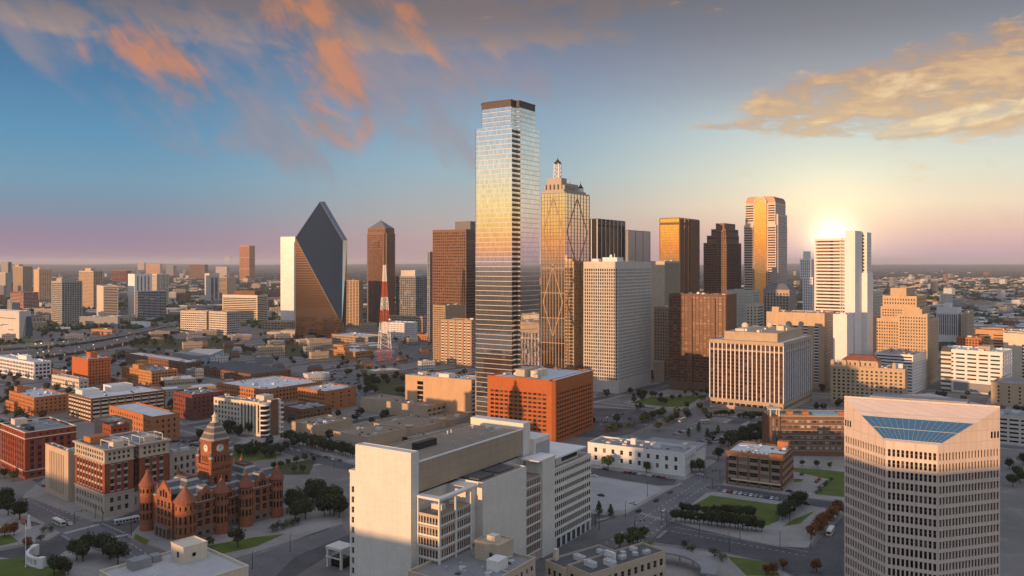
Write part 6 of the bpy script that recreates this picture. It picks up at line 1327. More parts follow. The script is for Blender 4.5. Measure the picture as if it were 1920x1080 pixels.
# ------------------------------------------------------------------ vehicles
PAINTS = [paint('car_'+n, c, .3, .1, .02) for n, c in (('white',(.62,.62,.60)),('silver',(.34,.35,.36)),('black',(.015,.015,.017)),('grey',(.10,.10,.11)),('red',(.26,.02,.015)),('blue',(.03,.06,.16)))]
CN = ['white','silver','black','grey','red','blue']
TYRE = paint('tyre', (.015,.015,.015), .8); CGL = paint('car_glass', (.01,.012,.015), .06); HUB = paint('hubcap', (.35,.35,.36), .4, .4); LAMP = paint('headlamp_glass', (.6,.6,.55), .2)
def car_proto():
    t = thing('parked_car', 'car', 'car', (0,-600,0)); L, W = 2.25, .9
    side = [(-2.25,.35),(-2.25,.82),(-2.1,.92),(-1.35,.98),(-.75,1.42),(.55,1.45),(1.15,1.0),(2.0,.86),(2.25,.7),(2.25,.35)]
    m = MB(); m.loft([[(x,-W if z < 1.1 else -W+.14,z) for x, z in side], [(x,W if z < 1.1 else W-.14,z) for x, z in side]]); o = m.build('body', PAINTS[0], t); o.material_slots[0].link = 'OBJECT'; o.material_slots[0].material = PAINTS[0]
    m = MB(); y0, y1 = W-.03, W-.12
    for s in (-1, 1): m.face([(-1.2,s*(y0+.04),1.0),(-.72,s*(y1+.03),1.38),(.5,s*(y1+.03),1.4),(1.0,s*(y0+.04),1.02)])
    m.face([(1.12,-.7,1.04),(1.12,.7,1.04),(.6,.62,1.42),(.6,-.62,1.42)]); m.face([(-1.38,-.7,1.02),(-1.38,.7,1.02),(-.82,.62,1.41),(-.82,-.62,1.41)]); m.build('windows', CGL, t)
    for x in (-1.4, 1.4):
        for s in (-1, 1):
            m = MB(); rg = lambda R, y: [(x+R*math.cos(6.2832*i/12), y, .33+R*math.sin(6.2832*i/12)) for i in range(12)]
            m.loft([rg(.33,s*.72), rg(.33,s*.93)]); w = m.build('wheel', TYRE, t); m = MB(); m.face(rg(.19,s*.94)); m.build('hubcap', HUB, w)
    for s in (-1, 1): m = MB(); m.box(2.2,s*.62-.17,.62,2.28,s*.62+.17,.76); m.build('headlight', LAMP, t)
    return t
CAR = car_proto(); NC = [0]
FARCARS = []
def far_car():
    for pm in PAINTS:
        m = MB(); m.loft([[(x,-.9 if z < 1.1 else -.76,z) for x, z in ((-2.25,.3),(-2.2,.9),(-1.35,.98),(-.75,1.42),(.55,1.45),(1.15,1.0),(2.2,.85),(2.25,.3))],[(x,.9 if z < 1.1 else .76,z) for x, z in ((-2.25,.3),(-2.2,.9),(-1.35,.98),(-.75,1.42),(.55,1.45),(1.15,1.0),(2.2,.85),(2.25,.3))]], 0)
        m.box(-1.2,-.93,1.0,1.0,.93,1.34,1); m.box(-1.7,-.92,0,-1.1,.92,.6,1); m.box(1.1,-.92,0,1.7,.92,.6,1)
        me = bpy.data.meshes.new('distant_car'); me.from_pydata(m.v, [], m.f); me.materials.append(pm); me.materials.append(CGL); me.polygons.foreach_set('material_index', m.m); FARCARS.append(me)
far_car()
crr = random.Random(5)
def cars(pts, ang, label, group, far=False, z=.05):
    pts = sorted(pts, key=lambda p: p[0]); 
    for i, p in enumerate(pts):
        k = crr.choice([0,0,0,1,1,2,2,3,3,4,5]); q = P(p[0], p[1], z) if len(p) == 2 else Vector(p); a = ang if not callable(ang) else ang(i)
        a += crr.uniform(-.05,.05)
        lb = '%s car %s, %s from the left' % (CN[k], label, ORD[i]) if len(pts) > 1 else CN[k]+' car '+label
        g = group if len(pts) > 1 else None
        if far:
            o = link('distant_car', FARCARS[k], None, q, a); tag(o, lb, 'car', g)
        else: dup(CAR, q, a, lb, g, 1, PAINTS[k])
        NC[0] += 1
AR = math.radians(57); BR = AR+math.pi/2
cars(line(r9, (355,985), (705,1035), 10, 0), BR-.0, 'parked along the white stone post office kerb', 'cars parked by the post office'); cars([r9(185,957), r9(217,962)], BR, 'parked by the white post office left end', 'cars at the post office end')
cars(line(r10, (1135,262), (1480,312), 11, 0), AR, 'parked nose in before the brown brick building', 'cars parked before the brick building', z=.06)
cars([r10(1635,338)], BR, 'driving past the right end of the lawn', None); cars([r10(1535,264), r10(1642,280)], BR, 'at the kerb right of the brown brick building', 'kerb cars'); cars([r10(1610,160), r10(1700,205), r10(1715,190)], AR, 'on the small paved lot beside the right lawn', 'cars by the right lawn', z=.2)
cars([r10(822,268), r10(737,320), r10(632,382)], AR, 'driving down the diagonal avenue', 'cars on the avenue'); cars([r10(785,380)], AR+math.pi, 'waiting at the lawn corner crossing', None); cars([r10(1000,162)], BR, 'crossing beside the dark round tree', None)
cars([r10(365,172), r10(405,288), r10(597,335)], BR, 'standing on the gravel lot', 'cars on the gravel lot', z=.18)
cars([r9(345,548), r9(235,578), r9(402,583), r9(215,608), r9(327,610), r9(150,612), r9(60,560), r9(280,560)], AR, 'on the grey parking lot left of the square', 'cars on the grey parking lot')
cars(line(r9, (730,705), (860,655), 7, 2), BR, 'in the far left bay of the pale parking lot', 'cars in the far left bay'); cars(line(r9, (900,760), (1130,720), 10, 2), BR, 'in the near bay of the pale parking lot', 'cars in the near bay'); cars(line(r9, (1000,690), (1240,670), 9, 2), BR, 'in the far bay of the pale parking lot', 'cars in the far bay')
cars([r6(445,700)], math.radians(140), 'right behind the yellow bus', None); cars([r6(255,442), r6(283,455)], math.radians(140), 'near the beige annex corner', 'cars near the annex'); cars([r6(60,372), r6(30,368)], math.radians(140), 'before the red brick corner building', 'cars before the red brick corner')
cars(line(r7, (1150,600), (1300,590), 9, 3), AR, 'in the row below the brown brick balcony block', 'cars below the balcony block', True); cars(line(r5, (1300,835), (1500,830), 9, 4), AR, 'on the small lot behind the clock tower', 'cars behind the clock tower'); cars(line(r7, (640,890), (1050,985), 8, 3), math.radians(120), 'on the street before the tan complex', 'cars before the tan complex')
cars(clump(r2, 780, 850, 1020, 905, 24), .6, 'on the lot at the mast foot', 'cars at the mast foot', True); cars(line(r2, (850,935), (990,945), 9, 2), .6, 'in the pale row below the mast lot', 'pale row cars', True); cars(clump(r7, 860, 300, 1000, 350, 14), .7, 'on the grey lot beyond the market hall', 'cars beyond the market hall', True); cars(line(r7, (1180,470), (1320,455), 8, 3), .6, 'under the park trees left of the apricot slab', 'cars under park trees', True); cars(clump(r5, 880, 150, 1220, 205, 14), .5, 'on the open lot under the highway', 'cars under the highway', True); cars(clump(r7, 960, 350, 1200, 420, 12), .7, 'on the lot behind the long orange warehouse', 'cars behind the warehouse', True)
for hi, (pts, w) in enumerate(HWY):
    q = []
    for i in range(20):
        j = crr.randrange(1, len(pts)-2); d = pts[j+1]-pts[j]; n = Vector((-d.y, d.x, 0)).normalized(); p = pts[j]+d*crr.random()+n*crr.uniform(-w+3, w-3); q.append((p.x, p.y, p.z+.08))
    q.sort(key=lambda p: p[0]/p[1]); dd = pts[len(pts)//2+1]-pts[len(pts)//2]
    cars(q, math.atan2(dd.y, dd.x), 'on the %s highway deck' % ('near','far')[hi], '%s highway deck cars' % ('near','far')[hi], True)
for c in list(CAR.children):
    for g in list(c.children): bpy.data.objects.remove(g)
    bpy.data.objects.remove(c)
bpy.data.objects.remove(CAR)
def bus(p, a, label, bodym, stripem, L=12):
    t = thing('city_bus', label, 'bus', p, a); m = MB(); m.box(-L/2,-1.27,.4,L/2,1.27,3.0); m.box(-L/2+.3,-1.1,3.0,L/2-.3,1.1,3.15); m.build('body', bodym, t)
    m = MB()
    for i in range(7):
        for s in (-1, 1): m.box(-L/2+.6+i*(L-1)/7, s*1.28-.01, 1.5, -L/2+.5+(i+.88)*(L-1)/7, s*1.28+.01, 2.5)
    m.box(L/2,-1.1,1.3,L/2+.02,1.1,2.6); m.box(-L/2-.02,-1.1,1.5,-L/2,1.1,2.5); m.build('windows', CGL, t)
    m = MB(); m.box(-L/2-.03,-1.3,.7,L/2+.03,1.3,1.2); m.build('livery_band', stripem, t)
    m = MB(); m.box(-L/2+1,-.7,3.15,-L/2+3.4,.7,3.5); m.build('roof_unit', UNITW, t)
    for x in (-L*.3, L*.33):
        for s in (-1, 1):
            m = MB(); rg = lambda y: [(x+.5*math.cos(6.2832*i/12), y, .5+.5*math.sin(6.2832*i/12)) for i in range(12)]
            m.loft([rg(s*1.0), rg(s*1.33)]); m.build('wheel', TYRE, t)
    for s in (-1, 1): m = MB(); m.box(L/2,s*.9-.2,.75,L/2+.06,s*.9+.2,1.05); m.build('headlight', LAMP, t)
YB = paint('bus_yellow', (.5,.36,.06), .4); WB = PAINTS[0]; GB = paint('bus_green', (.05,.12,.09), .4)
bus(P(*r6(378,700)), math.radians(140), 'white bus with yellow band approaching the crosswalk at lower left', WB, YB); bus(P(*r6(815,690)), math.radians(218), 'white bus with dark green band behind the courthouse corner', WB, GB, 13)
bus(P(*r9(797,600)), AR, 'white and yellow bus beside the pale parking lot trees', WB, YB); bus(P(*r9(968,615)), AR-.6, 'white bus with orange band at the parking lot entrance', WB, paint('bus_orange', (.4,.14,.03), .4), 10); bus(P(*r10(1782,515)), math.radians(60), 'bus with yellow band beside the autumn trees', UNITW, YB, 11)
# ------------------------------------------------------------------ street furniture
def lamp(p, h, label, g, arm=1.6, a=0.0):
    t = thing('street_lamp', label, 'street lamp', p, a, g); m = MB(); m.lathe(0,0,[(.22,0),(.16,.8),(.09,h)],8); m.build('pole', DKMET, t)
    m = MB(); m.bar((0,0,h-.1),(arm,0,h+.35),.06); m.build('arm', DKMET, t); m = MB(); m.box(arm-.1,-.16,h+.25,arm+.7,.16,h+.42); m.build('lamp_head', UNITW, t)
def lamps(pts, h, label, g):
    pts = sorted(pts)
    for i, p in enumerate(pts): lamp(P(*p), h, ORD[i]+' street lamp from the left '+label if len(pts) > 1 else label, g if len(pts) > 1 else None, a=crr.uniform(0,6))
lamps([r10(768,460), r10(997,512), r10(1240,553), r10(1480,600), r10(1665,602)], 8, 'on the pavement before the lawn hedge', 'street lamps before the lawn'); lamps([r10(372,475), r10(395,492), r10(610,508), r10(800,472)], 8.5, 'round the avenue crossing', 'street lamps at the avenue crossing'); lamps([r10(552,415), r10(685,292), r10(1175,625), r10(1538,462)], 9, 'of the taller poles near the gravel lot and lawn', 'taller street lamps')
lamps([r6(565,820), r6(612,660), r6(1865,875), r6(1622,985), r6(845,770)], 8.5, 'round the sandstone courthouse', 'street lamps by the courthouse'); lamps([r7(985,1035), r7(395,870), r7(660,860), r7(1090,960)], 8, 'on the street before the tan complex', 'street lamps before the tan complex'); lamps([r9(510,700), r9(780,520), r9(345,465), r9(480,370), r9(190,700)], 8, 'round the small square', 'street lamps at the square')
lamps([r5(1040,200), r5(1125,140), r5(815,140), r1(1120,960)], 11, 'beside the highway', 'highway lamps')
def signal(p, a, label):
    t = thing('traffic_signal', label, 'traffic signal', p, a); m = MB(); m.lathe(0,0,[(.16,0),(.11,6.5)],8); m.build('pole', DKMET, t); m = MB(); m.bar((0,0,6.2),(6,0,6.6),.08); m.build('mast_arm', DKMET, t)
    for x in (3.4, 5.8):
        m = MB(); m.box(x-.2,-.16,5.6,x+.2,.16,6.7); o = m.build('signal_head', paint('signal_black', (.02,.02,.02)), t)
        for i, c in enumerate(((.4,.02,.01),(.4,.25,.02),(.02,.3,.08))): m = MB(); m.lathe(0,0,[(.12,0),(.12,.02)],8); q = m.build('signal_lens', paint('lens%d' % i, c, .3), o, (x,-.17,6.45-i*.34)); q.rotation_euler = (math.pi/2,0,0)
signal(P(*r10(608,512)), math.radians(20), 'traffic signal at the near corner of the avenue crossing'); signal(P(*r10(1120,190)), math.radians(200), 'traffic signal with long arm at the brown brick corner'); signal(P(*r10(1075,240)), math.radians(150), 'traffic signal on the lawn block far corner'); signal(P(*r6(660,680)), math.radians(-60), 'traffic signal at the limestone courthouse corner'); signal(P(*r6(480,690)), math.radians(30), 'traffic signal beside the yellow banded bus crossing')
t = thing('flagpole', 'tall white flagpole without flag on the park lawn at lower left', 'flagpole', P(*r6(165,972))); m = MB(); m.lathe(0,0,[(.45,0),(.3,.3),(.2,.35),(.1,19),(.08,20)],8); m.build('pole', WHT, t); m = MB(); m.lathe(0,0,[(.02,20),(.22,20.2),(.02,20.45)],8); m.build('finial', CREAM, t)
t = thing('obelisk', 'short white stone obelisk beside the reflecting pool at left', 'monument', P(*r6(187,722))); m = MB(); m.loft([[(-.75,-.75,.5),(.75,-.75,.5),(.75,.75,.5),(-.75,.75,.5)],[(-.5,-.5,6.6),(.5,-.5,6.6),(.5,.5,6.6),(-.5,.5,6.6)],[(-.05,-.05,7.4),(.05,-.05,7.4),(.05,.05,7.4),(-.05,.05,7.4)]]); m.build('shaft', WHITE, t); m = MB(); m.box(-1.2,-1.2,0,1.2,1.2,.5); m.build('plinth', WHITE, t)
def water_fn(T, b): b.inputs['Base Color'].default_value = (.05,.06,.065,1); b.inputs['Roughness'].default_value = .08
sheet('pool', pix([r6(135,660), r6(250,690), r6(262,700), r6(180,715), r6(130,690)]), .2, mat('pool_water', water_fn))
# ------------------------------------------------------------------ mid distance, left: uptown towers
u1 = lambda x: x/4; w1 = lambda y: 420+y/4
def far(name, label, cat, x0, xn, x1, y, yb, wm, L=None, R=None, th=33, glass=GL, **kw):
    return simple(name, label, cat, x0/4, xn/4, x1/4, w1(y), wm, L, R, vb=w1(yb), th=th, glass=glass, minpx=1.6, **kw)
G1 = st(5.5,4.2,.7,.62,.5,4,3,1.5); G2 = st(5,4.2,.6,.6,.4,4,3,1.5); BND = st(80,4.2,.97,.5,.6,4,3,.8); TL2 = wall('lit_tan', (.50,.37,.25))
far('apartment_tower', 'pale grey condominium tower with dense balcony grid, tallest of the near left cluster', 'apartment tower', 385, 462, 618, 430, 770, CONC, G1, G1, 38, units=4, pent=[(.1,.2,.8,.7,7)])
far('office_building', 'long low pale podium with a sunlit blank middle panel at left', 'podium', 462, 884, 900, 700, 772, GREY, None, None, 20, units=4)
far('apartment_tower', 'cream tower with brown balcony bands at the right end of the long low podium', 'apartment tower', 725, 775, 886, 465, 700, CREAM, None, BND, 55, glass=GLB, units=2)
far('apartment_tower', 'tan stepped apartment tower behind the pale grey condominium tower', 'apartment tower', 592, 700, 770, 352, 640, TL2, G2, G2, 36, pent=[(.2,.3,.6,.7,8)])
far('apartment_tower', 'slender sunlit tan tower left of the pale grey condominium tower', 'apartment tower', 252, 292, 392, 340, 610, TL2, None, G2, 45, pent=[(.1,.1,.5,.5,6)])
far('apartment_tower', 'tan twin topped tower further left behind the slender sunlit tan tower', 'apartment tower', 98, 170, 245, 318, 560, TAN, G2, G2, 36, pent=[(.1,.5,.5,.9,8)])
far('office_tower', 'dark grey blocky tower near the left picture edge', 'tower', 8, 60, 88, 285, 520, GREY, None, G2, 36); far('apartment_tower', 'pale apartment tower cut by the left picture edge', 'apartment tower', -30, 40, 78, 365, 545, PALE, G2, G2, 36)
far('office_building', 'low curved white office block left of the slender sunlit tan tower', 'office block', 66, 150, 210, 430, 520, WHT, BND, BND, 36); far('brick_building', 'brick red apartment block with cream bays at far left', 'apartment block', 76, 178, 290, 515, 650, BR_RED, G2, G2, 38, sp=CREAM, units=4)
far('office_tower', 'white slab tower with sunlit left edge and tall dark glass recess', 'tower', 960, 1010, 1140, 375, 690, WHT, None, st(9,4,.4,.9,.8,4,6,4), 40, glass=GLBL)
far('office_tower', 'sunlit cream wing joined to the right of the white slab tower', 'tower', 1138, 1205, 1266, 375, 610, CREAM, G2, G2, 40)
far('apartment_tower', 'dark glass apartment block with white slab edges in front of the white slab tower', 'apartment block', 1012, 1035, 1246, 508, 725, DARK, st(12,4,.9,.8,.5,4,1,.4), st(12,4,.92,.8,.5,4,1,.4), 58, glass=GLBL, sp=WHT, coping=WHT)
far('office_building', 'left of the two beige office blocks with white window grids beside the highway', 'office block', 1353, 1548, 1600, 655, 830, BEIGE, G2, G2, 24, units=3, sp=WHT); far('office_building', 'right of the two beige office blocks with white window grids beside the highway', 'office block', 1566, 1700, 1803, 660, 840, BEIGE, G2, G2, 34, units=3, sp=WHT)
far('office_tower', 'grey and glass tower between the white slab tower and the banded office block', 'tower', 1535, 1570, 1645, 370, 590, PALE, None, st(14,4,.7,.9,.5,4,14,4), 40, glass=GLBL); far('office_building', 'tan office block joined behind the grey and glass tower', 'office block', 1640, 1700, 1772, 398, 570, TAN, BND, None, 40)
far('office_building', 'cream office block with brown ribbon windows left of the glowing white tower', 'office block', 1668, 1930, 2010, 535, 745, CREAM, st(80,4.2,.97,.5,.6,4,6,.8), BND, 24, glass=GLB, units=3, pent=[(.1,.1,.7,.7,10)], pm=BR_BRN)
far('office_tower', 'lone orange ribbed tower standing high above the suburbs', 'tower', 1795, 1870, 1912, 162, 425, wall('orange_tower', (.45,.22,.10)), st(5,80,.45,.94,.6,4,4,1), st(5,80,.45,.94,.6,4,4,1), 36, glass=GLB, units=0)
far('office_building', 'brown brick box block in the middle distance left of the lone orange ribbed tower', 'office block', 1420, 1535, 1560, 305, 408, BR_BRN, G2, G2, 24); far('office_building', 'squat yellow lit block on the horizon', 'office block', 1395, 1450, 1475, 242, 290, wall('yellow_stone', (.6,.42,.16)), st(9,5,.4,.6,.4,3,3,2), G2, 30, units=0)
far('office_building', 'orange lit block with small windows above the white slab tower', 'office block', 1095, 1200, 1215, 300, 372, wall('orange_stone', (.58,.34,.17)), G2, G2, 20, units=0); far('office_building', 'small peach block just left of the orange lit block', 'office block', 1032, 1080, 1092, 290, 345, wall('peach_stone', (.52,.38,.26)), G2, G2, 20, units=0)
far('office_building', 'dark brown flat block with pale roof line behind the tan stepped tower', 'office block', 838, 950, 985, 350, 440, BR_DRK, BND, BND, 22, units=2, coping=CREAM); far('office_building', 'grey glass block beside the brown brick box block', 'office block', 1245, 1300, 1325, 312, 385, GREY, G2, G2, 30); far('office_building', 'white framed block right of the brown brick box block', 'office block', 1618, 1700, 1722, 322, 400, PALE, G2, G2, 30)
far('office_building', 'blue grey block on the horizon left of the lone orange ribbed tower', 'office block', 1682, 1725, 1742, 245, 300, GREY, None, None, 30, units=0); far('office_building', 'small brick and cream building right beside the highway ramp', 'brick building', 685, 840, 872, 792, 838, BR_ORG, G2, G2, 22, sp=CREAM, units=2)
far('office_building', 'white low building with trees before it right of the banded tower', 'office block', 980, 1100, 1130, 735, 780, WHT, None, None, 22, units=1); far('office_building', 'low tan hall with terraces left of the dark prism base', 'hall', 1960, 2150, 2240, 735, 800, BR_TAN, st(8,5,.6,.5), st(8,5,.6,.5), 24, units=4)
far('apartment_building', 'grey horizontally banded blocks between the grey glass tower and the beige grids', 'apartment block', 1360, 1480, 1600, 615, 655, CONC, BND, BND, 36, units=4)
def museum():
    k = Bld('museum', 'white textured museum cube with slit openings and a glass corner at the left edge', 'museum', -30, 36, 58, w1(655), vb=w1(862), th=30); k.vol(0, 0, k.a, k.b, 0, k.h, None, None, .8); k.done(wall('museum_precast', (.58,.54,.50), kind='panel', bs=(60,1.4)), GLD, RF_WHT, units=3)
    for i, (y0, y1, z) in enumerate(((.1,.55,.72),(.3,.5,.48),(.45,.8,.44),(.15,.3,.3))): m = MB(); m.box(-.12, k.b*y0, k.h*z, .3, k.b*y1, k.h*z+1.0); m.build('slit_window', GLD, k.root)
    m = MB(); m.loft([[(k.a*.3,-.1,4),(k.a,-.1,4),(k.a,-7,4),(k.a*.3,-7,4)],[(k.a*.6,-.1,k.h*.8),(k.a,-.1,k.h*.8),(k.a,-1,k.h*.8),(k.a*.6,-1,k.h*.8)]]); m.build('glass_corner', GLBL, k.root)
museum()
# ------------------------------------------------------------------ suburbs: low buildings, far towers, woods
srr = random.Random(77)
SUBW = [wall('suburb_'+n, c) for n, c in (('white',(.55,.53,.50)),('tan',(.42,.33,.24)),('grey',(.26,.26,.26)),('brick',(.26,.12,.07)))]
def sub_mesh(w, d, h, wm, rm, flat):
    m = MB(); m.box(-w/2,-d/2,0,w/2,d/2,h,0,1)
    if not flat: m.loft([[(-w/2-.4,-d/2-.4,h),(w/2+.4,-d/2-.4,h),(w/2+.4,d/2+.4,h),(-w/2-.4,d/2+.4,h)],[(-w/2+d*.25,-.3,h+d*.28),(w/2-d*.25,-.3,h+d*.28),(w/2-d*.25,.3,h+d*.28),(-w/2+d*.25,.3,h+d*.28)]], 1)
    else: m.frame(-w/2-.1,-d/2-.1,w/2+.1,d/2+.1,h-.5,h+.6,.5); m.box(-w*.2,-d*.2,h,w*.05,d*.1,h+2.2)
    for i in range(max(2, int(w/5))):
        for j in range(max(1, int(h/3.6))): x = -w/2+(i+.5)*w/max(2, int(w/5)); m.box(x-1,-d/2-.06,j*3.5+1.1,x+1,-d/2,j*3.5+2.6,2)
    for i in range(max(2, int(d/5))):
        for j in range(max(1, int(h/3.6))): y = -d/2+(i+.5)*d/max(2, int(d/5)); m.box(-w/2-.06,y-1,j*3.5+1.1,-w/2,y+1,j*3.5+2.6,2)
    me = bpy.data.meshes.new('suburban_building'); me.from_pydata(m.v, [], m.f)
    for q in (wm, rm, GLD): me.materials.append(q)
    me.polygons.foreach_set('material_index', m.m); return me
SM = [sub_mesh(46,28,7,SUBW[0],RF_WHT,1), sub_mesh(70,40,9,SUBW[1],RF_WHT,1), sub_mesh(30,18,11,SUBW[0],RF_GRY,1), sub_mesh(24,14,6,SUBW[3],RF_DRK,0), sub_mesh(40,16,12,SUBW[2],RF_WHT,1), sub_mesh(56,20,14,SUBW[1],RF_TAN,1), sub_mesh(20,13,5.5,SUBW[0],RF_GRY,0)]
SN = ['white flat roofed','tan flat roofed','white grey roofed','brick hip roofed','grey flat roofed','tan long','white hip roofed']
TM = [sub_mesh(30,24,34,SUBW[0],RF_GRY,1), sub_mesh(44,22,26,SUBW[1],RF_GRY,1), sub_mesh(26,26,52,SUBW[2],RF_GRY,1), sub_mesh(36,20,40,SUBW[3],RF_GRY,1)]
TN = ['pale','tan','grey','brick']
def scatter(n, u0, u1_, Y0, Y1, meshes, names, nm, cat, where, group, pw=1.6):
    for i in range(n):
        Y = Y0+(Y1-Y0)*srr.random()**pw; u = srr.uniform(u0, u1_); k = srr.randrange(len(meshes)); p = at(u, Y)
        o = link(nm, meshes[k], None, p, srr.choice((.4,.55,.98,.2))+srr.choice((0,1.57))); s = srr.uniform(.75,1.3); o.scale = (s, s*srr.uniform(.8,1.2), srr.uniform(.85,1.15))
        tag(o, '%s %s %s' % (names[k], cat, where), cat, group)
scatter(150, 1600, 1990, 1480, 6500, SM, SN, 'suburban_building', 'building', 'among trees in the far right suburbs', 'far right suburb buildings')
scatter(95, -40, 560, 2000, 7000, SM, SN, 'suburban_building', 'building', 'among trees in the far left suburbs', 'far left suburb buildings')
scatter(30, 560, 1600, 1900, 6500, SM, SN, 'suburban_building', 'building', 'glimpsed between the downtown towers', 'suburb buildings between towers')
scatter(22, 1600, 1990, 6500, 12000, SM, SN, 'suburban_building', 'building', 'near the horizon on the far right', 'far right horizon buildings')
scatter(34, -40, 480, 2900, 9500, TM, TN, 'distant_tower', 'tower', 'rising from the far left suburbs', 'far left towers', 1.2); scatter(12, 1640, 1960, 2600, 9500, TM, TN, 'distant_tower', 'tower', 'rising from the far right suburbs', 'far right towers', 1.2); scatter(10, 480, 1640, 4200, 10000, TM, TN, 'distant_tower', 'tower', 'on the horizon between downtown towers', 'horizon towers', 1.2)
ROADQ = []
def free(p, r):
    for X, Y, t, a, b in FOOT:
        dx, dy = p.x-X, p.y-Y; sn, cs = math.sin(t), math.cos(t); x, y = dx*sn+dy*cs, -dx*cs+dy*sn
        if -r < x < a+r and -r < y < b+r: return False
    return True
for i in range(124):
    for _ in range(30):
        Y = srr.uniform(900, 1560) if i > 63 else srr.uniform(900, 1900) if i > 20 else srr.uniform(1150, 1900); u = (srr.choice((srr.uniform(1620,1930), srr.uniform(380,760), srr.uniform(480,1250), srr.uniform(-20,330))) if i < 64 else srr.uniform(330, 800))
        if free(at(u, Y), 24) and all((at(u, Y)-q).length > 52 for q in ROADQ) and not (Y < 1500 and u < 330 and Y > 1180) and not (Y < 1000 and 650 < u < 1420): break
    else: continue
    ROADQ.append(at(u, Y)); K_ = i % 7 if i < 64 else (3,1,3,5,4)[i % 5]; o = link('low_building', SM[K_], None, at(u, Y), .57); o.scale = (srr.uniform(.45,.8),srr.uniform(.5,.8),srr.uniform(.8,1.2))
    tag(o, '%s building at the downtown edge' % SN[K_], 'building', 'low downtown edge buildings')
for i in range(46):
    for _ in range(20):
        Y = srr.uniform(1750, 3600); u = srr.uniform(-20, 540) if i < 32 else srr.uniform(1650, 1930)
        if free(at(u, Y), 30) and all((at(u, Y)-q).length > 60 for q in ROADQ): break
    else: continue
    ROADQ.append(at(u, Y)); k = i % 4; o = link('midrise_block', TM[k], None, at(u, Y), srr.choice((.5,.9,2.1))); o.scale = (srr.uniform(.8,1.5), srr.uniform(.8,1.2), srr.uniform(.4,.75) if i < 32 else .4)
    tag(o, '%s mid rise block %s' % (TN[k], 'in the far left district beyond the highway' if i < 32 else 'in the far right district'), 'building', 'far left mid rise blocks' if i < 32 else 'far right mid rise blocks')
def rooftops():
    V = []; Fc = []; Mi = []
    for n, ulo, uhi, Y0, Y1 in ((620,1600,2010,1700,8000),(330,-60,560,2300,8000),(120,560,1600,2600,7000)):
        for _ in range(n):
            Y = Y0+(Y1-Y0)*srr.random()**1.3; p = at(srr.uniform(ulo,uhi), Y); w, d, h = srr.uniform(8,32), srr.uniform(7,16), srr.uniform(4,8); a = srr.choice((.4,.55,.98)); ca, sa = math.cos(a), math.sin(a); i = len(V)
            for z in (0, h):
                for x, y in ((-w,-d),(w,-d),(w,d),(-w,d)): V.append((p.x+x*ca-y*sa, p.y+x*sa+y*ca, z))
            Fc.extend([(i,i+1,i+5,i+4),(i+1,i+2,i+6,i+5),(i+2,i+3,i+7,i+6),(i+3,i,i+4,i+7),(i+4,i+5,i+6,i+7)]); k = srr.randrange(3); Mi.extend([k]*4+[3 if srr.random() < .7 else 4])
    me = bpy.data.meshes.new('suburb_rooftops'); me.from_pydata(V, [], Fc)
    for q in (SUBW[0], SUBW[1], SUBW[2], RF_WHT, RF_TAN): me.materials.append(q)
    me.polygons.foreach_set('material_index', Mi); tag(link('suburb_rooftops', me), 'sea of low pale roofs scattered through the far suburbs', 'rooftops', kind='stuff')
rooftops()
def woods():
    bm = bmesh.new(); bmesh.ops.create_icosphere(bm, subdivisions=1, radius=1); base = [v.co.copy() for v in bm.verts]; fs = [tuple(v.index for v in f.verts) for f in bm.faces]; bm.free()
    V = []; Fc = []
    def blob(x, y, r, h):
        i = len(V); a = srr.uniform(0,6.3); ca, sa = math.cos(a), math.sin(a)
        for c in base:
            k = 1+srr.uniform(-.28,.28); X, Yy = c.x*r*k, c.y*r*k*.8; V.append((x+X*ca-Yy*sa, y+X*sa+Yy*ca, h*.4+c.z*h*.6*k))
        Fc.extend((a_+i, b_+i, c_+i) for a_, b_, c_ in fs)
    for n, ulo, uhi, Y0, Y1, r0, r1, pw in ((3200,1560,2000,1350,5500,4,11,1.3),(2800,-60,560,1700,6500,4,12,1.3),(1500,480,1640,1800,6500,5,12,1.2),(2600,-80,2000,5500,15000,14,40,1.0)):
        for _ in range(n):
            Y = Y0+(Y1-Y0)*srr.random()**pw; u = srr.uniform(ulo, uhi); p = at(u, Y)
            if mnoise.noise(Vector((p.x*.0016, p.y*.0016, 2))) < -.22: continue
            blob(p.x, p.y, srr.uniform(r0, r1), srr.uniform(6, 11))
    me = bpy.data.meshes.new('woodland'); me.from_pydata(V, [], Fc); me.materials.append(LV['dark']); o = link('woodland', me); tag(o, 'dark tree canopy spreading through the suburbs to the horizon', 'woodland', kind='stuff')
woods()
def lot_cars():
    m = MB(); rr = random.Random(9); mats = [PAINTS[k] for k in (0,1,2,3)]+[CGL]; n = 0
    while n < 75:
        Y = rr.uniform(640, 1500); p = at(rr.uniform(-20,1900), Y)
        if not free(p, 14): continue
        a = math.radians(90-rr.choice((33,40)))+rr.choice((0,math.pi/2)); d = Vector((math.cos(a), math.sin(a), 0)); w = Vector((-d.y, d.x, 0)); n += 1
        for i in range(rr.randrange(4, 10)):
            if rr.random() < .25: continue
            c = p+w*2.9*i; k = rr.choice((0,0,1,1,2,3))
            if not free(c, 3) or P(0,0,0) is None: continue
            for L, W_, z0, z1, q in ((2.2,.9,.3,.95,k),(1.2,.75,.95,1.4,4)):
                m.prism([((c+d*sx*L+w*sy*W_).x, (c+d*sx*L+w*sy*W_).y) for sx, sy in ((-1,-1),(1,-1),(1,1),(-1,1))], z0, z1, q)
    tag(m.build('distant_parked_cars', mats), 'rows of tiny parked cars on the lots between mid distance blocks', 'cars', kind='stuff')
lot_cars()
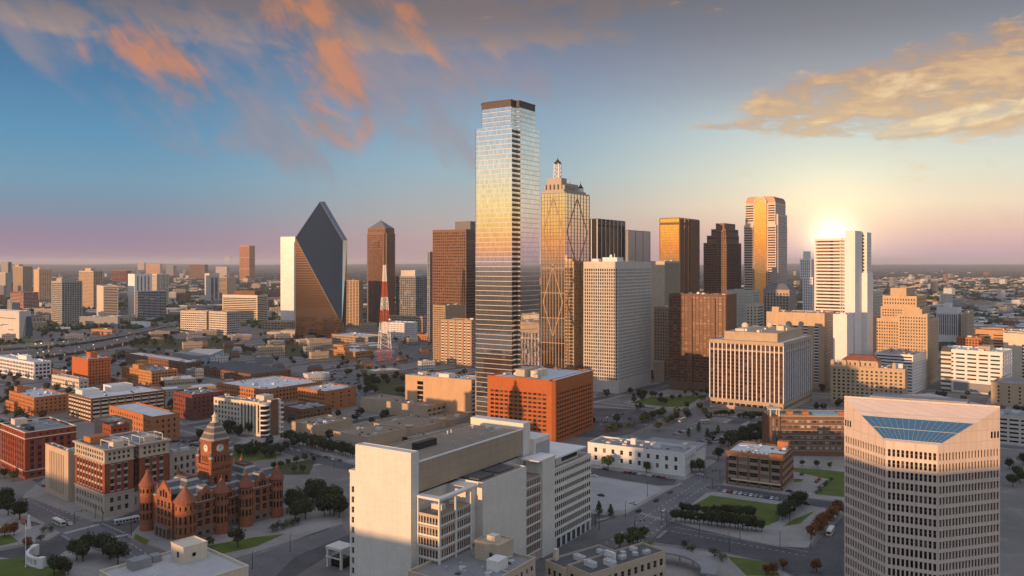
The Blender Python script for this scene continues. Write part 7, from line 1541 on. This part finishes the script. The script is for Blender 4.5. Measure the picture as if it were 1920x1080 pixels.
def lot_trees():
    rr = random.Random(31); V = []; Fc = []; n = 0
    while n < 720:
        Y = rr.uniform(620, 1650); u = rr.uniform(-40, 1960); p = at(u, Y); k = mnoise.noise(Vector((p.x*.012, p.y*.012, 5)))
        if k < -.08 or not free(p, 7) or any((p-q).length < 24 for q in ROADQ): continue
        n += 1; h = rr.uniform(6, 10); r = h*.42
        for j in range(70):
            v = Vector((rr.gauss(0,1), rr.gauss(0,1), rr.gauss(0,1))).normalized()*rr.uniform(.55,1); c = p+Vector((v.x*r, v.y*r, h*.58+v.z*h*.38)); nn_ = (v+Vector((rr.uniform(-.6,.6), rr.uniform(-.6,.6), rr.uniform(-.2,.8)))).normalized(); a = nn_.orthogonal().normalized(); b = nn_.cross(a); s = rr.uniform(.7,1.3); i = len(V)
            V.extend([c+a*s, c+b*s, c-a*s, c-b*s]); Fc.append((i,i+1,i+2,i+3))
        i = len(V); V.extend([p+Vector((-.2,0,0)), p+Vector((.2,0,0)), p+Vector((.1,0,h*.6)), p+Vector((-.1,0,h*.6))]); Fc.append((i,i+1,i+2,i+3))
    me = bpy.data.meshes.new('street_greenery'); me.from_pydata([tuple(v) for v in V], [], Fc); me.materials.append(LV['dark']); tag(link('street_greenery', me), 'small street and yard trees filling gaps between the mid distance blocks', 'greenery', kind='stuff')
lot_trees()
# ------------------------------------------------------------------ unseen blocks added behind the viewer, sized to throw evening shadow over the foreground
HM = wall('shadow_block_cladding', (.30,.30,.31))
def behind(name, label, x0, x1, y0, y1, h):
    t = thing(name, label, 'hotel', (x0, y0, 0)); W = MB(); Pn = []; facade(W, Pn, (0,0), (1,0), (0,-1), x1-x0, 0, h, None); facade(W, Pn, (0,y1-y0), (1,0), (0,1), x1-x0, 0, h, st(6,4,.7,.6))
    W.face([(0,0,0),(0,y1-y0,0),(0,y1-y0,h),(0,0,h)]); W.face([(x1-x0,0,0),(x1-x0,y1-y0,0),(x1-x0,y1-y0,h),(x1-x0,0,h)]); W.build('wall', HM, t)
    m = MB(); m.face([(0,0,h),(x1-x0,0,h),(x1-x0,y1-y0,h),(0,y1-y0,h)]); m.build('roof', RF_GRY, t); finish_panes(t, Pn, GLD)
behind('hotel', 'grey shadow casting block added unseen behind the viewpoint, leftmost', -800, -600, -120, -80, 46)
behind('hotel', 'grey shadow casting block added unseen behind the viewpoint, second from left', -600, -420, -115, -75, 44)
behind('hotel', 'grey shadow casting block added unseen behind the viewpoint, shading the white civic block', -420, -330, -110, -70, 53); behind('hotel', 'grey shadow casting block added unseen behind the viewpoint, fourth from left', -329, -225, -110, -70, 56)
behind('hotel', 'tallest grey shadow casting block added unseen behind the viewpoint', -224, -70, -110, -70, 88)
# ------------------------------------------------------------------ evening haze
def haze():
    m = MB(); m.box(-70000,-70000,-1.5,70000,70000,320); o = m.build('haze', [])
    mt = bpy.data.materials.new('haze'); mt.use_nodes = True; T = NT(mt.node_tree); T.n.clear()
    out = T.new('ShaderNodeOutputMaterial'); v = T.new('ShaderNodeVolumePrincipled'); v.inputs['Color'].default_value = (.78,.80,.92,1); v.inputs['Density'].default_value = 3.6e-5; v.inputs['Anisotropy'].default_value = 0.0
    T.l.new(v.outputs[0], out.inputs['Volume']); o.data.materials.append(mt); o['kind'] = 'stuff'
    SC.cycles.volume_bounces = 0
haze()
